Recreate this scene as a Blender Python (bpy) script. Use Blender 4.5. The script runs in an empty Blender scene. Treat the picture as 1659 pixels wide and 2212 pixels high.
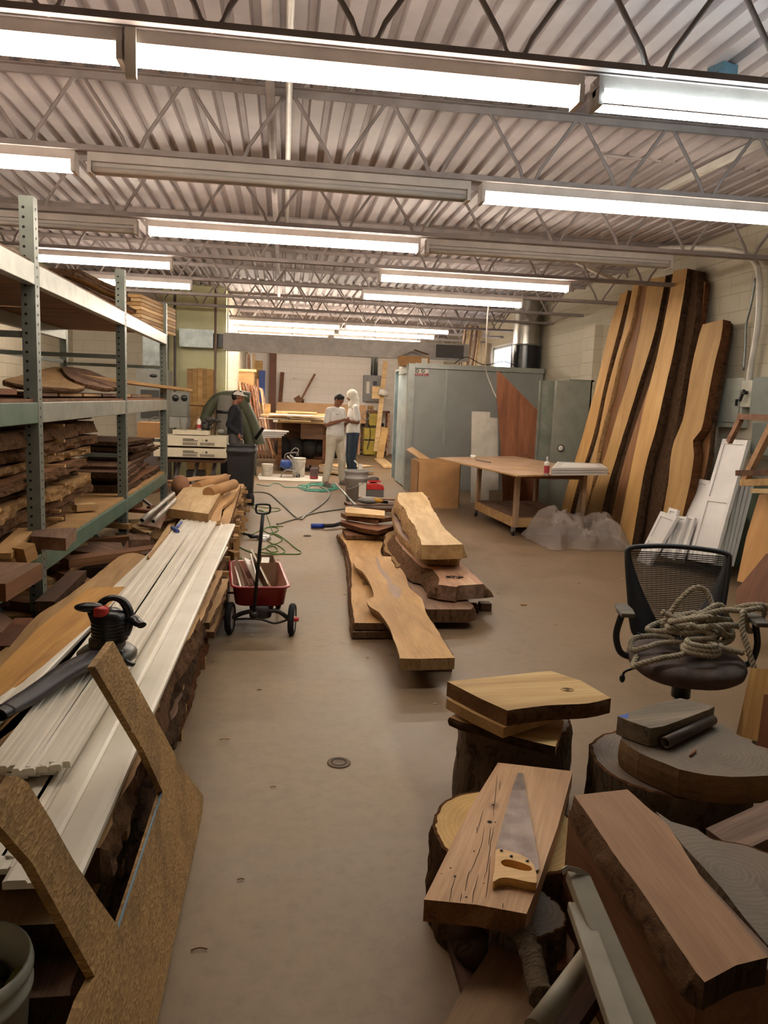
TUBE=52.0; EXPO=0.12
import bpy, bmesh, math, random
from mathutils import Vector, Matrix, noise as mn, geometry as mgeo
random.seed(7)
PI=math.pi
SC=bpy.context.scene; COL=SC.collection
V=Vector
# ---------------------------------------------------------------- camera
W,H,F=1659.,2212.,1660.
YAW,PITCH,ROLL,CZ=7.7,8.2,2.2,1.66
O=V((0,0,CZ))
RC=(Matrix.Rotation(math.radians(-YAW),3,'Z')@Matrix.Rotation(math.radians(90-PITCH),3,'X')@Matrix.Rotation(math.radians(ROLL),3,'Z'))
cd=bpy.data.cameras.new('camera'); cam=bpy.data.objects.new('camera',cd); COL.objects.link(cam)
cam.matrix_world=Matrix.Translation(O)@RC.to_4x4()
cd.sensor_fit='VERTICAL'; cd.sensor_height=24.0; cd.lens=24.0*F/H; cd.clip_end=100; cd.clip_start=.05
SC.camera=cam
def ray(px,py): return RC@V(((px-W/2)/F,-(py-H/2)/F,-1.))
def P(px,py,z=None,y=None,x=None):
    d=ray(px,py)
    if z is not None: t=(z-O.z)/d.z
    elif y is not None: t=(y-O.y)/d.y
    else: t=(x-O.x)/d.x
    return O+d*t
def PP(px,py,p0,n):
    d=ray(px,py); n=V(n); return O+d*((V(p0)-O).dot(n)/d.dot(n))
# ---------------------------------------------------------------- materials
MATS={}
def lin(h):
    if not isinstance(h,str): return tuple(h)+(1,)
    r=[int(h[i:i+2],16)/255 for i in (0,2,4)]
    return tuple(((c/12.92) if c<=.04045 else ((c+.055)/1.055)**2.4) for c in r)+(1,)
def base_mat(name,rough=.6,metal=0.,color=None):
    m=bpy.data.materials.new(name); m.use_nodes=True
    nt=m.node_tree; b=nt.nodes['Principled BSDF']
    b.inputs['Roughness'].default_value=rough; b.inputs['Metallic'].default_value=metal
    if color is not None: b.inputs['Base Color'].default_value=lin(color)
    return m,nt,b
def N(nt,t,**k):
    n=nt.nodes.new(t)
    for a,v in k.items():
        if a in n.inputs: n.inputs[a].default_value=v
        else: setattr(n,a,v)
    return n
def ramp(nt,fac,stops):
    r=nt.nodes.new('ShaderNodeValToRGB'); e=r.color_ramp.elements
    while len(e)<len(stops): e.new(.5)
    for i,(p,c) in enumerate(stops): e[i].position=p; e[i].color=lin(c)
    nt.links.new(fac,r.inputs[0]); return r.outputs[0]
def coords(nt,scale=(1,1,1),rnd=True):
    tc=nt.nodes.new('ShaderNodeTexCoord'); mp=nt.nodes.new('ShaderNodeMapping'); mp.inputs['Scale'].default_value=scale
    src=tc.outputs['Object']
    if rnd:
        oi=nt.nodes.new('ShaderNodeObjectInfo'); mu=N(nt,'ShaderNodeMath',operation='MULTIPLY'); mu.inputs[1].default_value=37.
        nt.links.new(oi.outputs['Random'],mu.inputs[0]); ad=N(nt,'ShaderNodeVectorMath',operation='ADD')
        nt.links.new(src,ad.inputs[0]); nt.links.new(mu.outputs[0],ad.inputs[1]); src=ad.outputs[0]
    nt.links.new(src,mp.inputs[0]); return mp.outputs[0]
def noise(nt,vec,scale,detail=4,rough=.55,dist=0):
    n=N(nt,'ShaderNodeTexNoise'); n.inputs['Scale'].default_value=scale; n.inputs['Detail'].default_value=detail
    n.inputs['Roughness'].default_value=rough; n.inputs['Distortion'].default_value=dist
    nt.links.new(vec,n.inputs['Vector']); return n.outputs[0]
def bump(nt,b,h,s=.3,d=.01):
    bp=nt.nodes.new('ShaderNodeBump'); bp.inputs['Strength'].default_value=s; bp.inputs['Distance'].default_value=d
    nt.links.new(h,bp.inputs['Height']); nt.links.new(bp.outputs[0],b.inputs['Normal'])
def mix(nt,fac,a,b,mode='MIX'):
    m=N(nt,'ShaderNodeMix',data_type='RGBA',blend_type=mode)
    if isinstance(fac,float): m.inputs[0].default_value=fac
    else: nt.links.new(fac,m.inputs[0])
    for s,i in ((a,6),(b,7)):
        if isinstance(s,(str,tuple)): m.inputs[i].default_value=lin(s) if isinstance(s,str) else s
        else: nt.links.new(s,m.inputs[i])
    return m.outputs[2]
def wood(key,dark,midc,light,grain=9.,rough=.65,knots=True,spec=.3):
    if key in MATS: return MATS[key]
    m,nt,b=base_mat(key,rough); b.inputs['Specular IOR Level'].default_value=spec
    v=coords(nt,(.9,grain,grain))
    n1=noise(nt,v,1.2,5,.6,.6)
    c=ramp(nt,n1,[(.25,dark),(.5,midc),(.72,light)])
    v2=coords(nt,(2.,60,60)); n2=noise(nt,v2,2.,3,.6)
    c2=mix(nt,.22,c,ramp(nt,n2,[(.35,dark),(.65,light)]))
    if knots:
        v3=coords(nt,(1,1.6,1.6)); vo=N(nt,'ShaderNodeTexVoronoi'); vo.inputs['Scale'].default_value=2.2; nt.links.new(v3,vo.inputs['Vector'])
        k=ramp(nt,vo.outputs['Distance'],[(.02,(1,1,1)),(.075,(0,0,0))]); c2=mix(nt,k,c2,dark)
        n4=noise(nt,coords(nt,(.6,2,2)),1.5,3); c2=mix(nt,ramp(nt,n4,[(.52,(0,0,0)),(.75,(.45,.45,.45))]),c2,dark)
    nt.links.new(c2,b.inputs['Base Color'])
    oi=nt.nodes.new('ShaderNodeObjectInfo'); hs=nt.nodes.new('ShaderNodeHueSaturation')
    mr=N(nt,'ShaderNodeMapRange'); mr.inputs[3].default_value=.82; mr.inputs[4].default_value=1.18
    nt.links.new(oi.outputs['Random'],mr.inputs[0]); nt.links.new(mr.outputs[0],hs.inputs['Value']); nt.links.new(c2,hs.inputs['Color']); nt.links.new(hs.outputs[0],b.inputs['Base Color'])
    bump(nt,b,n2,.15,.004); MATS[key]=m; return m
def bark(key,dark,light,scale=1.):
    if key in MATS: return MATS[key]
    m,nt,b=base_mat(key,.95); b.inputs['Specular IOR Level'].default_value=.1
    v=coords(nt,(9*scale,22*scale,7*scale)); n1=noise(nt,v,1.6,8,.7,1.2)
    c=ramp(nt,n1,[(.3,dark),(.52,light),(.7,light),(.8,dark)]); nt.links.new(c,b.inputs['Base Color'])
    bump(nt,b,n1,1.,.03); MATS[key]=m; return m
def plain(key,c,rough=.5,metal=0.,var=.0,scale=6.,c2=None,bmp=0.,spec=None):
    if key in MATS: return MATS[key]
    m,nt,b=base_mat(key,rough,metal,c)
    if spec is not None: b.inputs['Specular IOR Level'].default_value=spec
    if c2 is None:
        L=lin(c); c2=tuple(x*(.82) for x in L[:3])
    n1=noise(nt,coords(nt,(1,1,1)),scale,5,.6)
    nt.links.new(ramp(nt,n1,[(.35,c2),(.65,c)]),b.inputs['Base Color'])
    if bmp: bump(nt,b,n1,bmp,.01)
    MATS[key]=m; return m
def emis(key,c,s):
    if key in MATS: return MATS[key]
    m,nt,b=base_mat(key,.5,0,'ffffff'); b.inputs['Emission Color'].default_value=lin(c); b.inputs['Emission Strength'].default_value=s
    MATS[key]=m; return m
# ---------------------------------------------------------------- objects
def tag(o,label=None,cat=None,group=None,kind=None):
    if label: o['label']=label
    if cat: o['category']=cat
    if group: o['group']=group
    if kind: o['kind']=kind
    return o
def link(name,me,mats,M=None,parent=None):
    for m in mats: me.materials.append(m)
    o=bpy.data.objects.new(name,me); COL.objects.link(o)
    if M is None: M=Matrix()
    if parent is not None:
        o.parent=parent; o.matrix_basis=parent.matrix_basis.inverted()@M if parent.parent is None else (parent.parent.matrix_basis@parent.matrix_basis).inverted()@M
    else: o.matrix_basis=M
    return o
def empty(name,loc,label=None,cat=None,group=None,rz=0.):
    o=bpy.data.objects.new(name,None); COL.objects.link(o); o.empty_display_size=.1
    o.matrix_basis=Matrix.Translation(V(loc))@Matrix.Rotation(rz,4,'Z'); return tag(o,label,cat,group)
def kids(o): return [c for c in COL.objects if c.parent==o]
def copy_tree(o,parent=None):
    c=o.copy(); COL.objects.link(c)
    if parent: c.parent=parent
    for k in kids(o): copy_tree(k,c)
    return c
def perp(d):
    d=d.normalized(); a=V((0,0,1)) if abs(d.z)<.9 else V((1,0,0))
    u=d.cross(a).normalized(); return u,d.cross(u).normalized()
def smoothpts(pts,n=6,closed=False):
    pts=[V(p) for p in pts]; out=[]; L=len(pts)
    rng=range(L if closed else L-1)
    for i in rng:
        p0=pts[(i-1)%L] if closed or i>0 else pts[0]; p1=pts[i]; p2=pts[(i+1)%L]; p3=pts[(i+2)%L] if closed or i+2<L else pts[-1]
        for k in range(n):
            t=k/n; out.append(.5*((2*p1)+(-p0+p2)*t+(2*p0-5*p1+4*p2-p3)*t*t+(-p0+3*p1-3*p2+p3)*t**3))
    if not closed: out.append(pts[-1])
    return out
class MB:
    def __init__(s): s.v=[]; s.f=[]; s.m=[]; s.sm=[]
    def add(s,vs,fs,mi=0,sm=False):
        b=len(s.v); s.v+= [V(x) for x in vs]
        for f in fs: s.f.append([b+i for i in f]); s.m.append(mi); s.sm.append(sm)
        return s
    def obox(s,M,size,mi=0):
        x,y,z=[q/2 for q in size]
        vs=[M@V((a*x,b*y,c*z)) for a in(-1,1) for b in(-1,1) for c in(-1,1)]
        return s.add(vs,[(0,1,3,2),(4,6,7,5),(0,4,5,1),(2,3,7,6),(0,2,6,4),(1,5,7,3)],mi)
    def box(s,c,size,rz=0.,mi=0): return s.obox(Matrix.Translation(V(c))@Matrix.Rotation(rz,4,'Z'),size,mi)
    def bb(s,a,b,mi=0):
        a=V(a);b=V(b); return s.box((a+b)/2,[abs(q) for q in (b-a)],0,mi)
    def bar(s,a,b,w,h,up=(0,0,1),mi=0):
        a=V(a);b=V(b);x=(b-a); L=x.length; x.normalize(); u=V(up); y=u.cross(x)
        if y.length<1e-4: y=V((0,1,0)).cross(x)
        y.normalize(); z=x.cross(y)
        M=Matrix((x,y,z)).transposed().to_4x4(); M.translation=(a+b)/2
        return s.obox(M,(L,w,h),mi)
    def cyl(s,a,b,r0,r1=None,n=12,mi=0,caps=True,sm=True):
        if r1 is None: r1=r0
        return s.tube([a,b],[r0,r1],n,mi,caps,sm)
    def tube(s,pts,r,n=8,mi=0,caps=True,sm=True,closed=False):
        pts=[V(p) for p in pts]; L=len(pts)
        if not isinstance(r,(list,tuple)): r=[r]*L
        vs=[]; u=None
        for i,p in enumerate(pts):
            if closed: d=pts[(i+1)%L]-pts[i-1]
            else: d=pts[min(i+1,L-1)]-pts[max(i-1,0)]
            if d.length<1e-9: d=V((0,0,1))
            d.normalize()
            if u is None: u,_=perp(d)
            u=(u-d*u.dot(d))
            if u.length<1e-5: u,_=perp(d)
            u.normalize(); w=d.cross(u)
            for k in range(n):
                a=2*PI*k/n; vs.append(p+(u*math.cos(a)+w*math.sin(a))*r[i])
        fs=[(i*n+k,i*n+(k+1)%n,((i+1)%L)*n+(k+1)%n,((i+1)%L)*n+k) for i in range(L if closed else L-1) for k in range(n)]
        s.add(vs,fs,mi,sm)
        if caps and not closed:
            b=len(s.v)-len(vs); s.f.append([b+k for k in range(n)][::-1]); s.m.append(mi); s.sm.append(False)
            s.f.append([b+(L-1)*n+k for k in range(n)]); s.m.append(mi); s.sm.append(False)
        return s
    def lathe(s,prof,c=(0,0,0),n=24,mi=0,axis=None,sm=True):
        M=Matrix.Translation(V(c))
        if axis is not None: M=M@V(axis).to_track_quat('Z','Y').to_matrix().to_4x4()
        vs=[M@V((r*math.cos(2*PI*k/n),r*math.sin(2*PI*k/n),z)) for r,z in prof for k in range(n)]
        return s.add(vs,[(i*n+k,i*n+(k+1)%n,(i+1)*n+(k+1)%n,(i+1)*n+k) for i in range(len(prof)-1) for k in range(n)],mi,sm)
    def sph(s,c,r,n=12,m=8,mi=0,M=None):
        if not isinstance(r,(list,tuple)): r=(r,r,r)
        T=Matrix.Translation(V(c))@(M or Matrix())
        vs=[];fs=[]
        for i in range(m+1):
            a=PI*i/m
            for k in range(n):
                b=2*PI*k/n; vs.append(T@V((r[0]*math.sin(a)*math.cos(b),r[1]*math.sin(a)*math.sin(b),r[2]*math.cos(a))))
        for i in range(m):
            for k in range(n): fs.append((i*n+k,(i+1)*n+k,(i+1)*n+(k+1)%n,i*n+(k+1)%n))
        return s.add(vs,fs,mi,True)
    def prism(s,poly,th,M=None,mi=0,ms=None):
        M=M or Matrix(); n=len(poly)
        s.add([M@V((p[0],p[1],0)) for p in poly]+[M@V((p[0],p[1],-th)) for p in poly],[tuple(range(n))],mi)
        b=len(s.v)-2*n
        s.f.append([b+n+i for i in range(n)][::-1]); s.m.append(mi); s.sm.append(False)
        for i in range(n):
            s.f.append([b+i,b+n+i,b+n+(i+1)%n,b+(i+1)%n]); s.m.append(mi if ms is None else ms); s.sm.append(False)
        return s
    def build(s,name,mats,parent=None,label=None,cat=None,group=None,kind=None,M=None,origin=None,bev=0.,loose=True):
        if not isinstance(mats,(list,tuple)): mats=[mats]
        if M is None:
            if origin is None:
                lo=V([min(v[i] for v in s.v) for i in range(3)]); hi=V([max(v[i] for v in s.v) for i in range(3)]); origin=V(((lo.x+hi.x)/2,(lo.y+hi.y)/2,lo.z))
            M=Matrix.Translation(V(origin))
        Mi=M.inverted(); me=bpy.data.meshes.new(name)
        me.from_pydata([Mi@v for v in s.v],[],s.f)
        for p,mi,sm in zip(me.polygons,s.m,s.sm): p.material_index=mi; p.use_smooth=sm
        bm=bmesh.new(); bm.from_mesh(me); bmesh.ops.remove_doubles(bm,verts=bm.verts,dist=1e-5); bmesh.ops.recalc_face_normals(bm,faces=bm.faces); bm.to_mesh(me); bm.free()
        o=link(name,me,mats,M,parent); tag(o,label,cat,group,kind)
        if bev: 
            md=o.modifiers.new('bevel','BEVEL'); md.width=bev; md.segments=2; md.limit_method='ANGLE'; md.angle_limit=.7
        return o
def frame(pts,up,ax=None):
    c=sum(pts,V())/len(pts); n=V((0,0,0))
    for i in range(len(pts)):
        n+=(pts[i]-c).cross(pts[(i+1)%len(pts)]-c)
    n.normalize()
    if n.dot(V(up))<0: n=-n
    if ax is None:
        best=0;ax=None
        for i in range(len(pts)):
            for j in range(i):
                d=pts[i]-pts[j]
                if d.length>best: best=d.length; ax=d
        # longest chord then principal direction
        u=ax.normalized(); 
        sx=V()
        for p in pts:
            q=p-c; k=q.dot(u); sx+=q*(1 if k>0 else -1)
        ax=sx
    x=V(ax); x=(x-n*x.dot(n)).normalized(); y=n.cross(x)
    M=Matrix((x,y,n)).transposed().to_4x4(); M.translation=c; return M
def slab(name,label,cat,pts,th,mats,live=0.,flare=0.,up=(0,0,1),ax=None,group=None,parent=None,seed=0,step=.07,smooth=False,endmat=None,bev=0.,kind=None,thr=.55):
    """pts: outline of the TOP face in 3-D; extruded against 'up' by th. mats=[face, edge, end]"""
    pts=[V(p) for p in pts]; M=frame(pts,up,ax); Mi=M.inverted()
    q=[Mi@p for p in pts]; q=[V((a.x,a.y,0)) for a in q]
    area=sum(q[i].x*q[(i+1)%len(q)].y-q[(i+1)%len(q)].x*q[i].y for i in range(len(q)))
    if area<0: q=q[::-1]
    mats=list(mats) if isinstance(mats,(list,tuple)) else [mats]
    while len(mats)<3: mats.append(mats[-1] if len(mats)>1 else mats[0])
    poly=[];em=[];nn=len(q)
    islive=[]
    for i in range(nn):
        d=(q[(i+1)%nn]-q[i]); islive.append(abs(d.normalized().x)>thr)
    for i in range(nn):
        a,b=q[i],q[(i+1)%nn]; d=b-a; L=d.length; lv=islive[i]
        k=max(1,int(L/step)) if live else 1
        if smooth and lv and islive[i-1] and islive[(i+1)%nn]: pass
        for j in range(k):
            t=j/k
            if live and lv:
                p0=q[i-1] if islive[i-1] else a; p3=q[(i+2)%nn] if islive[(i+1)%nn] else b
                p=.5*((2*a)+(-p0+b)*t+(2*p0-5*a+4*b-p3)*t*t+(-p0+3*a-3*b+p3)*t**3)
            else: p=a+d*t
            poly.append(p.copy()); em.append(1 if lv else 2)
    n=len(poly); rings=[]
    ns=V((seed*3.17,seed*1.3,0))
    def offs(p,i,amp,zz):
        d=(poly[(i+1)%n]-poly[i-1]); 
        nrm=V((d.y,-d.x,0)); 
        if nrm.length>0: nrm.normalize()
        return p+nrm*amp*(mn.noise(p*6+ns+V((0,0,zz*9)))+.5*mn.noise(p*19+ns+V((0,0,zz*30))))
    zs=[0,-.3,-.65,-1.] if live else [0,-1.]
    vs=[];fs=[];ms=[]
    for zi,zf in enumerate(zs):
        for i,p in enumerate(poly):
            pp=p
            if live and (em[i]==1 and em[i-1]==1):
                pp=offs(p,i,live*(1 if zi in(0,) else 1.3),zf)
                d=(poly[(i+1)%n]-poly[i-1]); nr=V((d.y,-d.x,0))
                if nr.length>0: nr.normalize()
                pp=pp+nr*flare*(-zf)+nr*(.006 if 0<zi<3 else 0)
            elif live: pass
            vs.append(V((pp.x,pp.y,zf*th)))
    R=len(zs)
    fs.append(list(range(n)));ms.append(0)
    fs.append([ (R-1)*n+i for i in range(n)][::-1]);ms.append(0)
    for r in range(R-1):
        for i in range(n): fs.append([r*n+i,(r+1)*n+i,(r+1)*n+(i+1)%n,r*n+(i+1)%n]);ms.append(em[i])
    me=bpy.data.meshes.new(name); me.from_pydata(vs,[],fs)
    for p,mi in zip(me.polygons,ms): p.material_index=mi
    bm=bmesh.new(); bm.from_mesh(me); bmesh.ops.triangulate(bm,faces=[f for f in bm.faces if len(f.verts)>4]); bmesh.ops.recalc_face_normals(bm,faces=bm.faces); bm.to_mesh(me); bm.free()
    o=link(name,me,mats,M,parent); tag(o,label,cat if parent is None else None,group,kind)
    if bev:
        md=o.modifiers.new('bevel','BEVEL'); md.width=bev; md.segments=2; md.limit_method='ANGLE'; md.angle_limit=.7
    return o
def board(name,label,cat,a,b,w,th,mats,up=(0,0,1),live=0.,**k):
    """a,b = centre line of the top face"""
    a=V(a);b=V(b);d=(b-a).normalized();u=V(up);y=u.cross(d).normalized()
    u=d.cross(y)
    pts=[a-y*w/2,b-y*w/2,b+y*w/2,a+y*w/2]
    if live:
        L=(b-a).length; m=max(2,int(L/.45)); s=k.get('seed',0)
        lo=[a+(b-a)*(i/m)-y*(w/2+(mn.noise(V((i*.9,s*2.7,1)))*live*3 if 0<i<m else 0)) for i in range(m+1)]
        hi=[a+(b-a)*(i/m)+y*(w/2+(mn.noise(V((i*.9,s*2.7,5)))*live*3 if 0<i<m else 0)) for i in range(m+1)]
        pts=lo+hi[::-1]
    return slab(name,label,cat,pts,th,mats,live=live,up=u,ax=d,**k)
# common materials
W_tan=wood('tan_wood','8a673f','b08a5a','c9a575')
W_pale=wood('pale_wood','a9855a','cfae7e','e6cb9c')
W_yel=wood('yellow_wood','977142','bb9359','cfac74')
W_brn=wood('brown_wood','4d3020','7a5236','9a6f4c')
W_dark=wood('dark_wood','2d1c12','4e3220','6b4830')
W_red=wood('red_wood','54321f','76492f','8c5d42',6)
W_pink=wood('pinkish_wood','8a5f48','b98c6c','d3ab8a')
W_grey=wood('grey_wood','4a4034','736553','958672')
W_wal=wood('walnut_wood','4c3527','7e5f4b','a08068')
B_drk=bark('dark_bark','251911','594230')
B_mid=bark('brown_bark','38261a','7a5a40')
B_lt=bark('light_bark','7a5c3c','b89468')
B_red=bark('red_bark','3a2417','6a4429')
M_wht=plain('white_paint','e9e2d6',.45,c2='dbd3c6',scale=3)
M_gal=plain('galvanised_metal','8d9391',.38,.8,c2='767c7b',scale=9)
M_blk=plain('black_plastic','15151a',.35)
M_rub=plain('black_rubber','17161a',.8)
M_steel=plain('steel','a7a7a4',.3,.9)
M_card=plain('cardboard','b58a5c',.85,c2='a57b50',scale=4)
M_cloth=plain('dark_fabric','2c2624',.95,c2='221d1c',scale=40)
# ================================================================= ROOM
def block_mat(key,c1,c2,mort,axis):
    m,nt,b=base_mat(key,.75); tc=nt.nodes.new('ShaderNodeTexCoord'); sp=nt.nodes.new('ShaderNodeSeparateXYZ'); cb=nt.nodes.new('ShaderNodeCombineXYZ')
    nt.links.new(tc.outputs['Object'],sp.inputs[0]); nt.links.new(sp.outputs[axis],cb.inputs[0]); nt.links.new(sp.outputs['Z'],cb.inputs[1])
    br=nt.nodes.new('ShaderNodeTexBrick'); br.inputs['Scale'].default_value=1.; br.inputs['Brick Width'].default_value=.4; br.inputs['Row Height'].default_value=.2
    br.inputs['Mortar Size'].default_value=.007; br.inputs['Mortar Smooth'].default_value=.5
    br.inputs['Color1'].default_value=lin(c1); br.inputs['Color2'].default_value=lin(c2); br.inputs['Mortar'].default_value=lin(mort)
    nt.links.new(cb.outputs[0],br.inputs['Vector']); n1=noise(nt,tc.outputs['Object'],1.3,6,.65)
    c=mix(nt,ramp(nt,n1,[(.4,(0,0,0)),(.8,(.35,.35,.35))]),br.outputs[0],mort); nt.links.new(c,b.inputs['Base Color'])
    inv=N(nt,'ShaderNodeMath',operation='SUBTRACT'); inv.inputs[0].default_value=1.; nt.links.new(br.outputs['Fac'],inv.inputs[1])
    bump(nt,b,inv.outputs[0],.5,.004); return m
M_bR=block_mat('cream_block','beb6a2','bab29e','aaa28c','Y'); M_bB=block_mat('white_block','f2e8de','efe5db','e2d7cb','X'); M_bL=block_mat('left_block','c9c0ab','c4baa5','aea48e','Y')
M_bC=block_mat('cream_return','dbd2c0','d7cebb','c9c0ad','X')
# floor
m,nt,b=base_mat('concrete_floor',.5); b.inputs['Specular IOR Level'].default_value=.35
tc=nt.nodes.new('ShaderNodeTexCoord'); ob=tc.outputs['Object']
n1=noise(nt,ob,.9,7,.65,.4); n2=noise(nt,ob,14,6,.7); n3=noise(nt,ob,.35,3,.5)
c=ramp(nt,n1,[(.3,'75624a'),(.5,'877258'),(.68,'958065')]); c=mix(nt,ramp(nt,n2,[(.45,(0,0,0)),(.8,(.4,.4,.4))]),c,'5c4a36')
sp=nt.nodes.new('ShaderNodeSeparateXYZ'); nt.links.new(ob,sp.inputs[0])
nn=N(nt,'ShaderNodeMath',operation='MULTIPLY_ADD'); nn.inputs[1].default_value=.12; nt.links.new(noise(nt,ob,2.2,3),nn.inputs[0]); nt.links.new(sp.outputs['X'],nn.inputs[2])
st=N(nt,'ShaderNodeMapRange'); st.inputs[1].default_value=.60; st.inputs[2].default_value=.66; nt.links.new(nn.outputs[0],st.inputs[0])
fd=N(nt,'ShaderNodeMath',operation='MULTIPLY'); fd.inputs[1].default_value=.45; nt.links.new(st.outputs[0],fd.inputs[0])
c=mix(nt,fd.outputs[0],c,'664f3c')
vo=N(nt,'ShaderNodeTexVoronoi',feature='DISTANCE_TO_EDGE'); vo.inputs['Scale'].default_value=.33
wv=N(nt,'ShaderNodeVectorMath',operation='ADD'); nt.links.new(ob,wv.inputs[0]); nz=N(nt,'ShaderNodeTexNoise'); nz.inputs['Scale'].default_value=3.; nt.links.new(ob,nz.inputs['Vector']); nt.links.new(nz.outputs[1],wv.inputs[1]); nt.links.new(wv.outputs[0],vo.inputs['Vector'])
c=mix(nt,ramp(nt,vo.outputs['Distance'],[(.0,(.5,.5,.5)),(.004,(0,0,0))]),c,'5d4b38')
nt.links.new(c,b.inputs['Base Color']); nt.links.new(ramp(nt,n1,[(.3,(.38,.38,.38)),(.7,(.62,.62,.62))]),b.inputs['Roughness']); bump(nt,b,n2,.08,.003)
M_floor=m
S=lambda o:tag(o,kind='structure')
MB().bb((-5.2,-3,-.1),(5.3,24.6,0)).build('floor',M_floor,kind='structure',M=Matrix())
# ceiling deck
M_deck=plain('deck_paint','b0a6a5',.6,c2='a09696',scale=2.2)
mb=MB(); x=-5.2; prof=[]
while x<5.25:
    prof+=[(x,3.70),(x+.085,3.70),(x+.10,3.74),(x+.138,3.74)]; x+=.153
ys=[-3,1,5,9,13,17,21,24.6]
vs=[(px,y,z) for y in ys for px,z in prof]; n=len(prof)
mb.add(vs,[(i*n+k,i*n+k+1,(i+1)*n+k+1,(i+1)*n+k) for i in range(len(ys)-1) for k in range(n-1)])
mb.bb((-5.2,-3,3.76),(5.3,24.6,3.85)); mb.build('ceiling',M_deck,kind='structure',M=Matrix())
# right wall with window opening
def wallx(x0,x1,y0,y1,z0,z1,holes,name,mat):
    mb=MB(); (a,b2,c2,d)=holes
    mb.bb((x0,y0,z0),(x1,a,z1)); mb.bb((x0,b2,z0),(x1,y1,z1)); mb.bb((x0,a,z0),(x1,b2,c2)); mb.bb((x0,a,d),(x1,b2,z1)); mb.build(name,mat,kind='structure',M=Matrix())
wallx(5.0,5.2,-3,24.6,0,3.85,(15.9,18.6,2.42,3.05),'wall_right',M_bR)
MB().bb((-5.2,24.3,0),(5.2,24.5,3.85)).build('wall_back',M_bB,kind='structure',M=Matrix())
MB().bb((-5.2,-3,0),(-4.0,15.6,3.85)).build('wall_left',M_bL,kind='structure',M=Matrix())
MB().bb((-5.2,-3.1,0),(5.2,-3,3.85)).build('wall_front',M_bC,kind='structure',M=Matrix())
MB().bb((-5.2,15.6,0),(-2.3,15.75,3.85)).build('wall_partition',M_bC,kind='structure',M=Matrix())
M_green=plain('lime_paint','eeecc4',.7,c2='dfe0ac',scale=3)
MB().bb((-2.3,15.45,0),(-1.12,15.75,3.85)).build('wall_partition_green',M_green,kind='structure',M=Matrix())
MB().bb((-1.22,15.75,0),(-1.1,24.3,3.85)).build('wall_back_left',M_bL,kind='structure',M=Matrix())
# lower dark green band on right wall = dado paint
M_dado=plain('green_dado','76816c',.7,c2='6b7662')
MB().bb((4.985,-3,0),(5.0,8.3,1.0)).build('trim_1',M_dado,kind='structure',M=Matrix())
# window
M_sky=emis('daylight_glass','e6efff',5.)
w=empty('window_1',(5.1,17.25,2.42)); tag(w,kind='structure')
mb=MB()
for yy in (15.92,17.0,18.56): mb.bb((5.06,yy-.03,2.42),(5.12,yy+.03,3.05))
for zz in (2.45,3.02): mb.bb((5.06,15.9,zz-.03),(5.12,18.6,zz+.03))
mb.build('window_frame',plain('window_white','c9c9c6',.5),w)
MB().bb((5.10,15.93,2.46),(5.115,18.55,3.02)).build('pane',M_sky,w)
# pilaster and door outline on right wall
MB().bb((4.86,11.9,0),(5.0,12.4,2.98)).build('pilaster',M_bR,None,kind='structure').name='trim_2'
# ================================================================= JOISTS
M_jst=plain('joist_paint','a59a96',.6,c2='908582',scale=5)
M_jd=plain('joist_paint_dark','6f6663',.6)
def joist():
    r=empty('open_web_joist',(0,0,3.2))
    MB().bb((-4.0,-.05,3.2),(5,-.008,3.205)).bb((-4.0,.008,3.2),(5,.05,3.205)).bb((-4,-.013,3.2),(5,-.008,3.245)).bb((-4,.008,3.2),(5,.013,3.245)).build('bottom_chord',M_jst,r)
    MB().bb((-4.0,-.05,3.693),(5,-.008,3.698)).bb((-4.0,.008,3.693),(5,.05,3.698)).bb((-4,-.013,3.65),(5,-.008,3.693)).bb((-4,.008,3.65),(5,.013,3.693)).build('top_chord',M_jst,r)
    pts=[]; p=.675; x=.34-p*6
    while x<4.9:
        for dx,z in ((-.075,3.315),(-.05,3.255),(-.025,3.225),(0,3.215),(.025,3.225),(.05,3.255),(.075,3.315),(.27,3.60),(.30,3.645),(.3375,3.665),(.375,3.645),(.405,3.60)): pts.append((x+dx,0,z))
        x+=p
    MB().tube(pts,.0135,6).build('web_rod',M_jst,r)
    return r
J0=joist(); JY=[1.8,3.65,5.53,7.42,9.3,11.15,12.8,14.3,16.0,17.6,19.2,21.,22.8]
names=['overhead at the camera','right above the first lit lamp row','above the second lamp row, half of it unlit','above the third lamp row','fourth lamp row','fifth lamp row','just beyond the fifth lamp row','in front of the duct','above the back lamps','behind the first back lamps','over the back room bench','next to last before the back wall','last before the back wall']
for i,y in enumerate(JY):
    j=J0 if i==0 else copy_tree(J0)
    j.location.y=y; j.location.x=0 if i%2==0 or i<3 else .2
    if i==1: j.location.x=0
    lab='grey open-web steel roof joist '+(names[i] if i not in(4,5) else 'over the '+names[i])
    tag(j,lab,'joist','steel roof joists')
# cross bridging angle + struts
for i,(y0,y1,xx) in enumerate(((7.42,9.3,1.95),(9.3,11.15,-1.0),(5.53,7.42,-1.75),(3.65,5.53,-2.3))):
    pass
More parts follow.
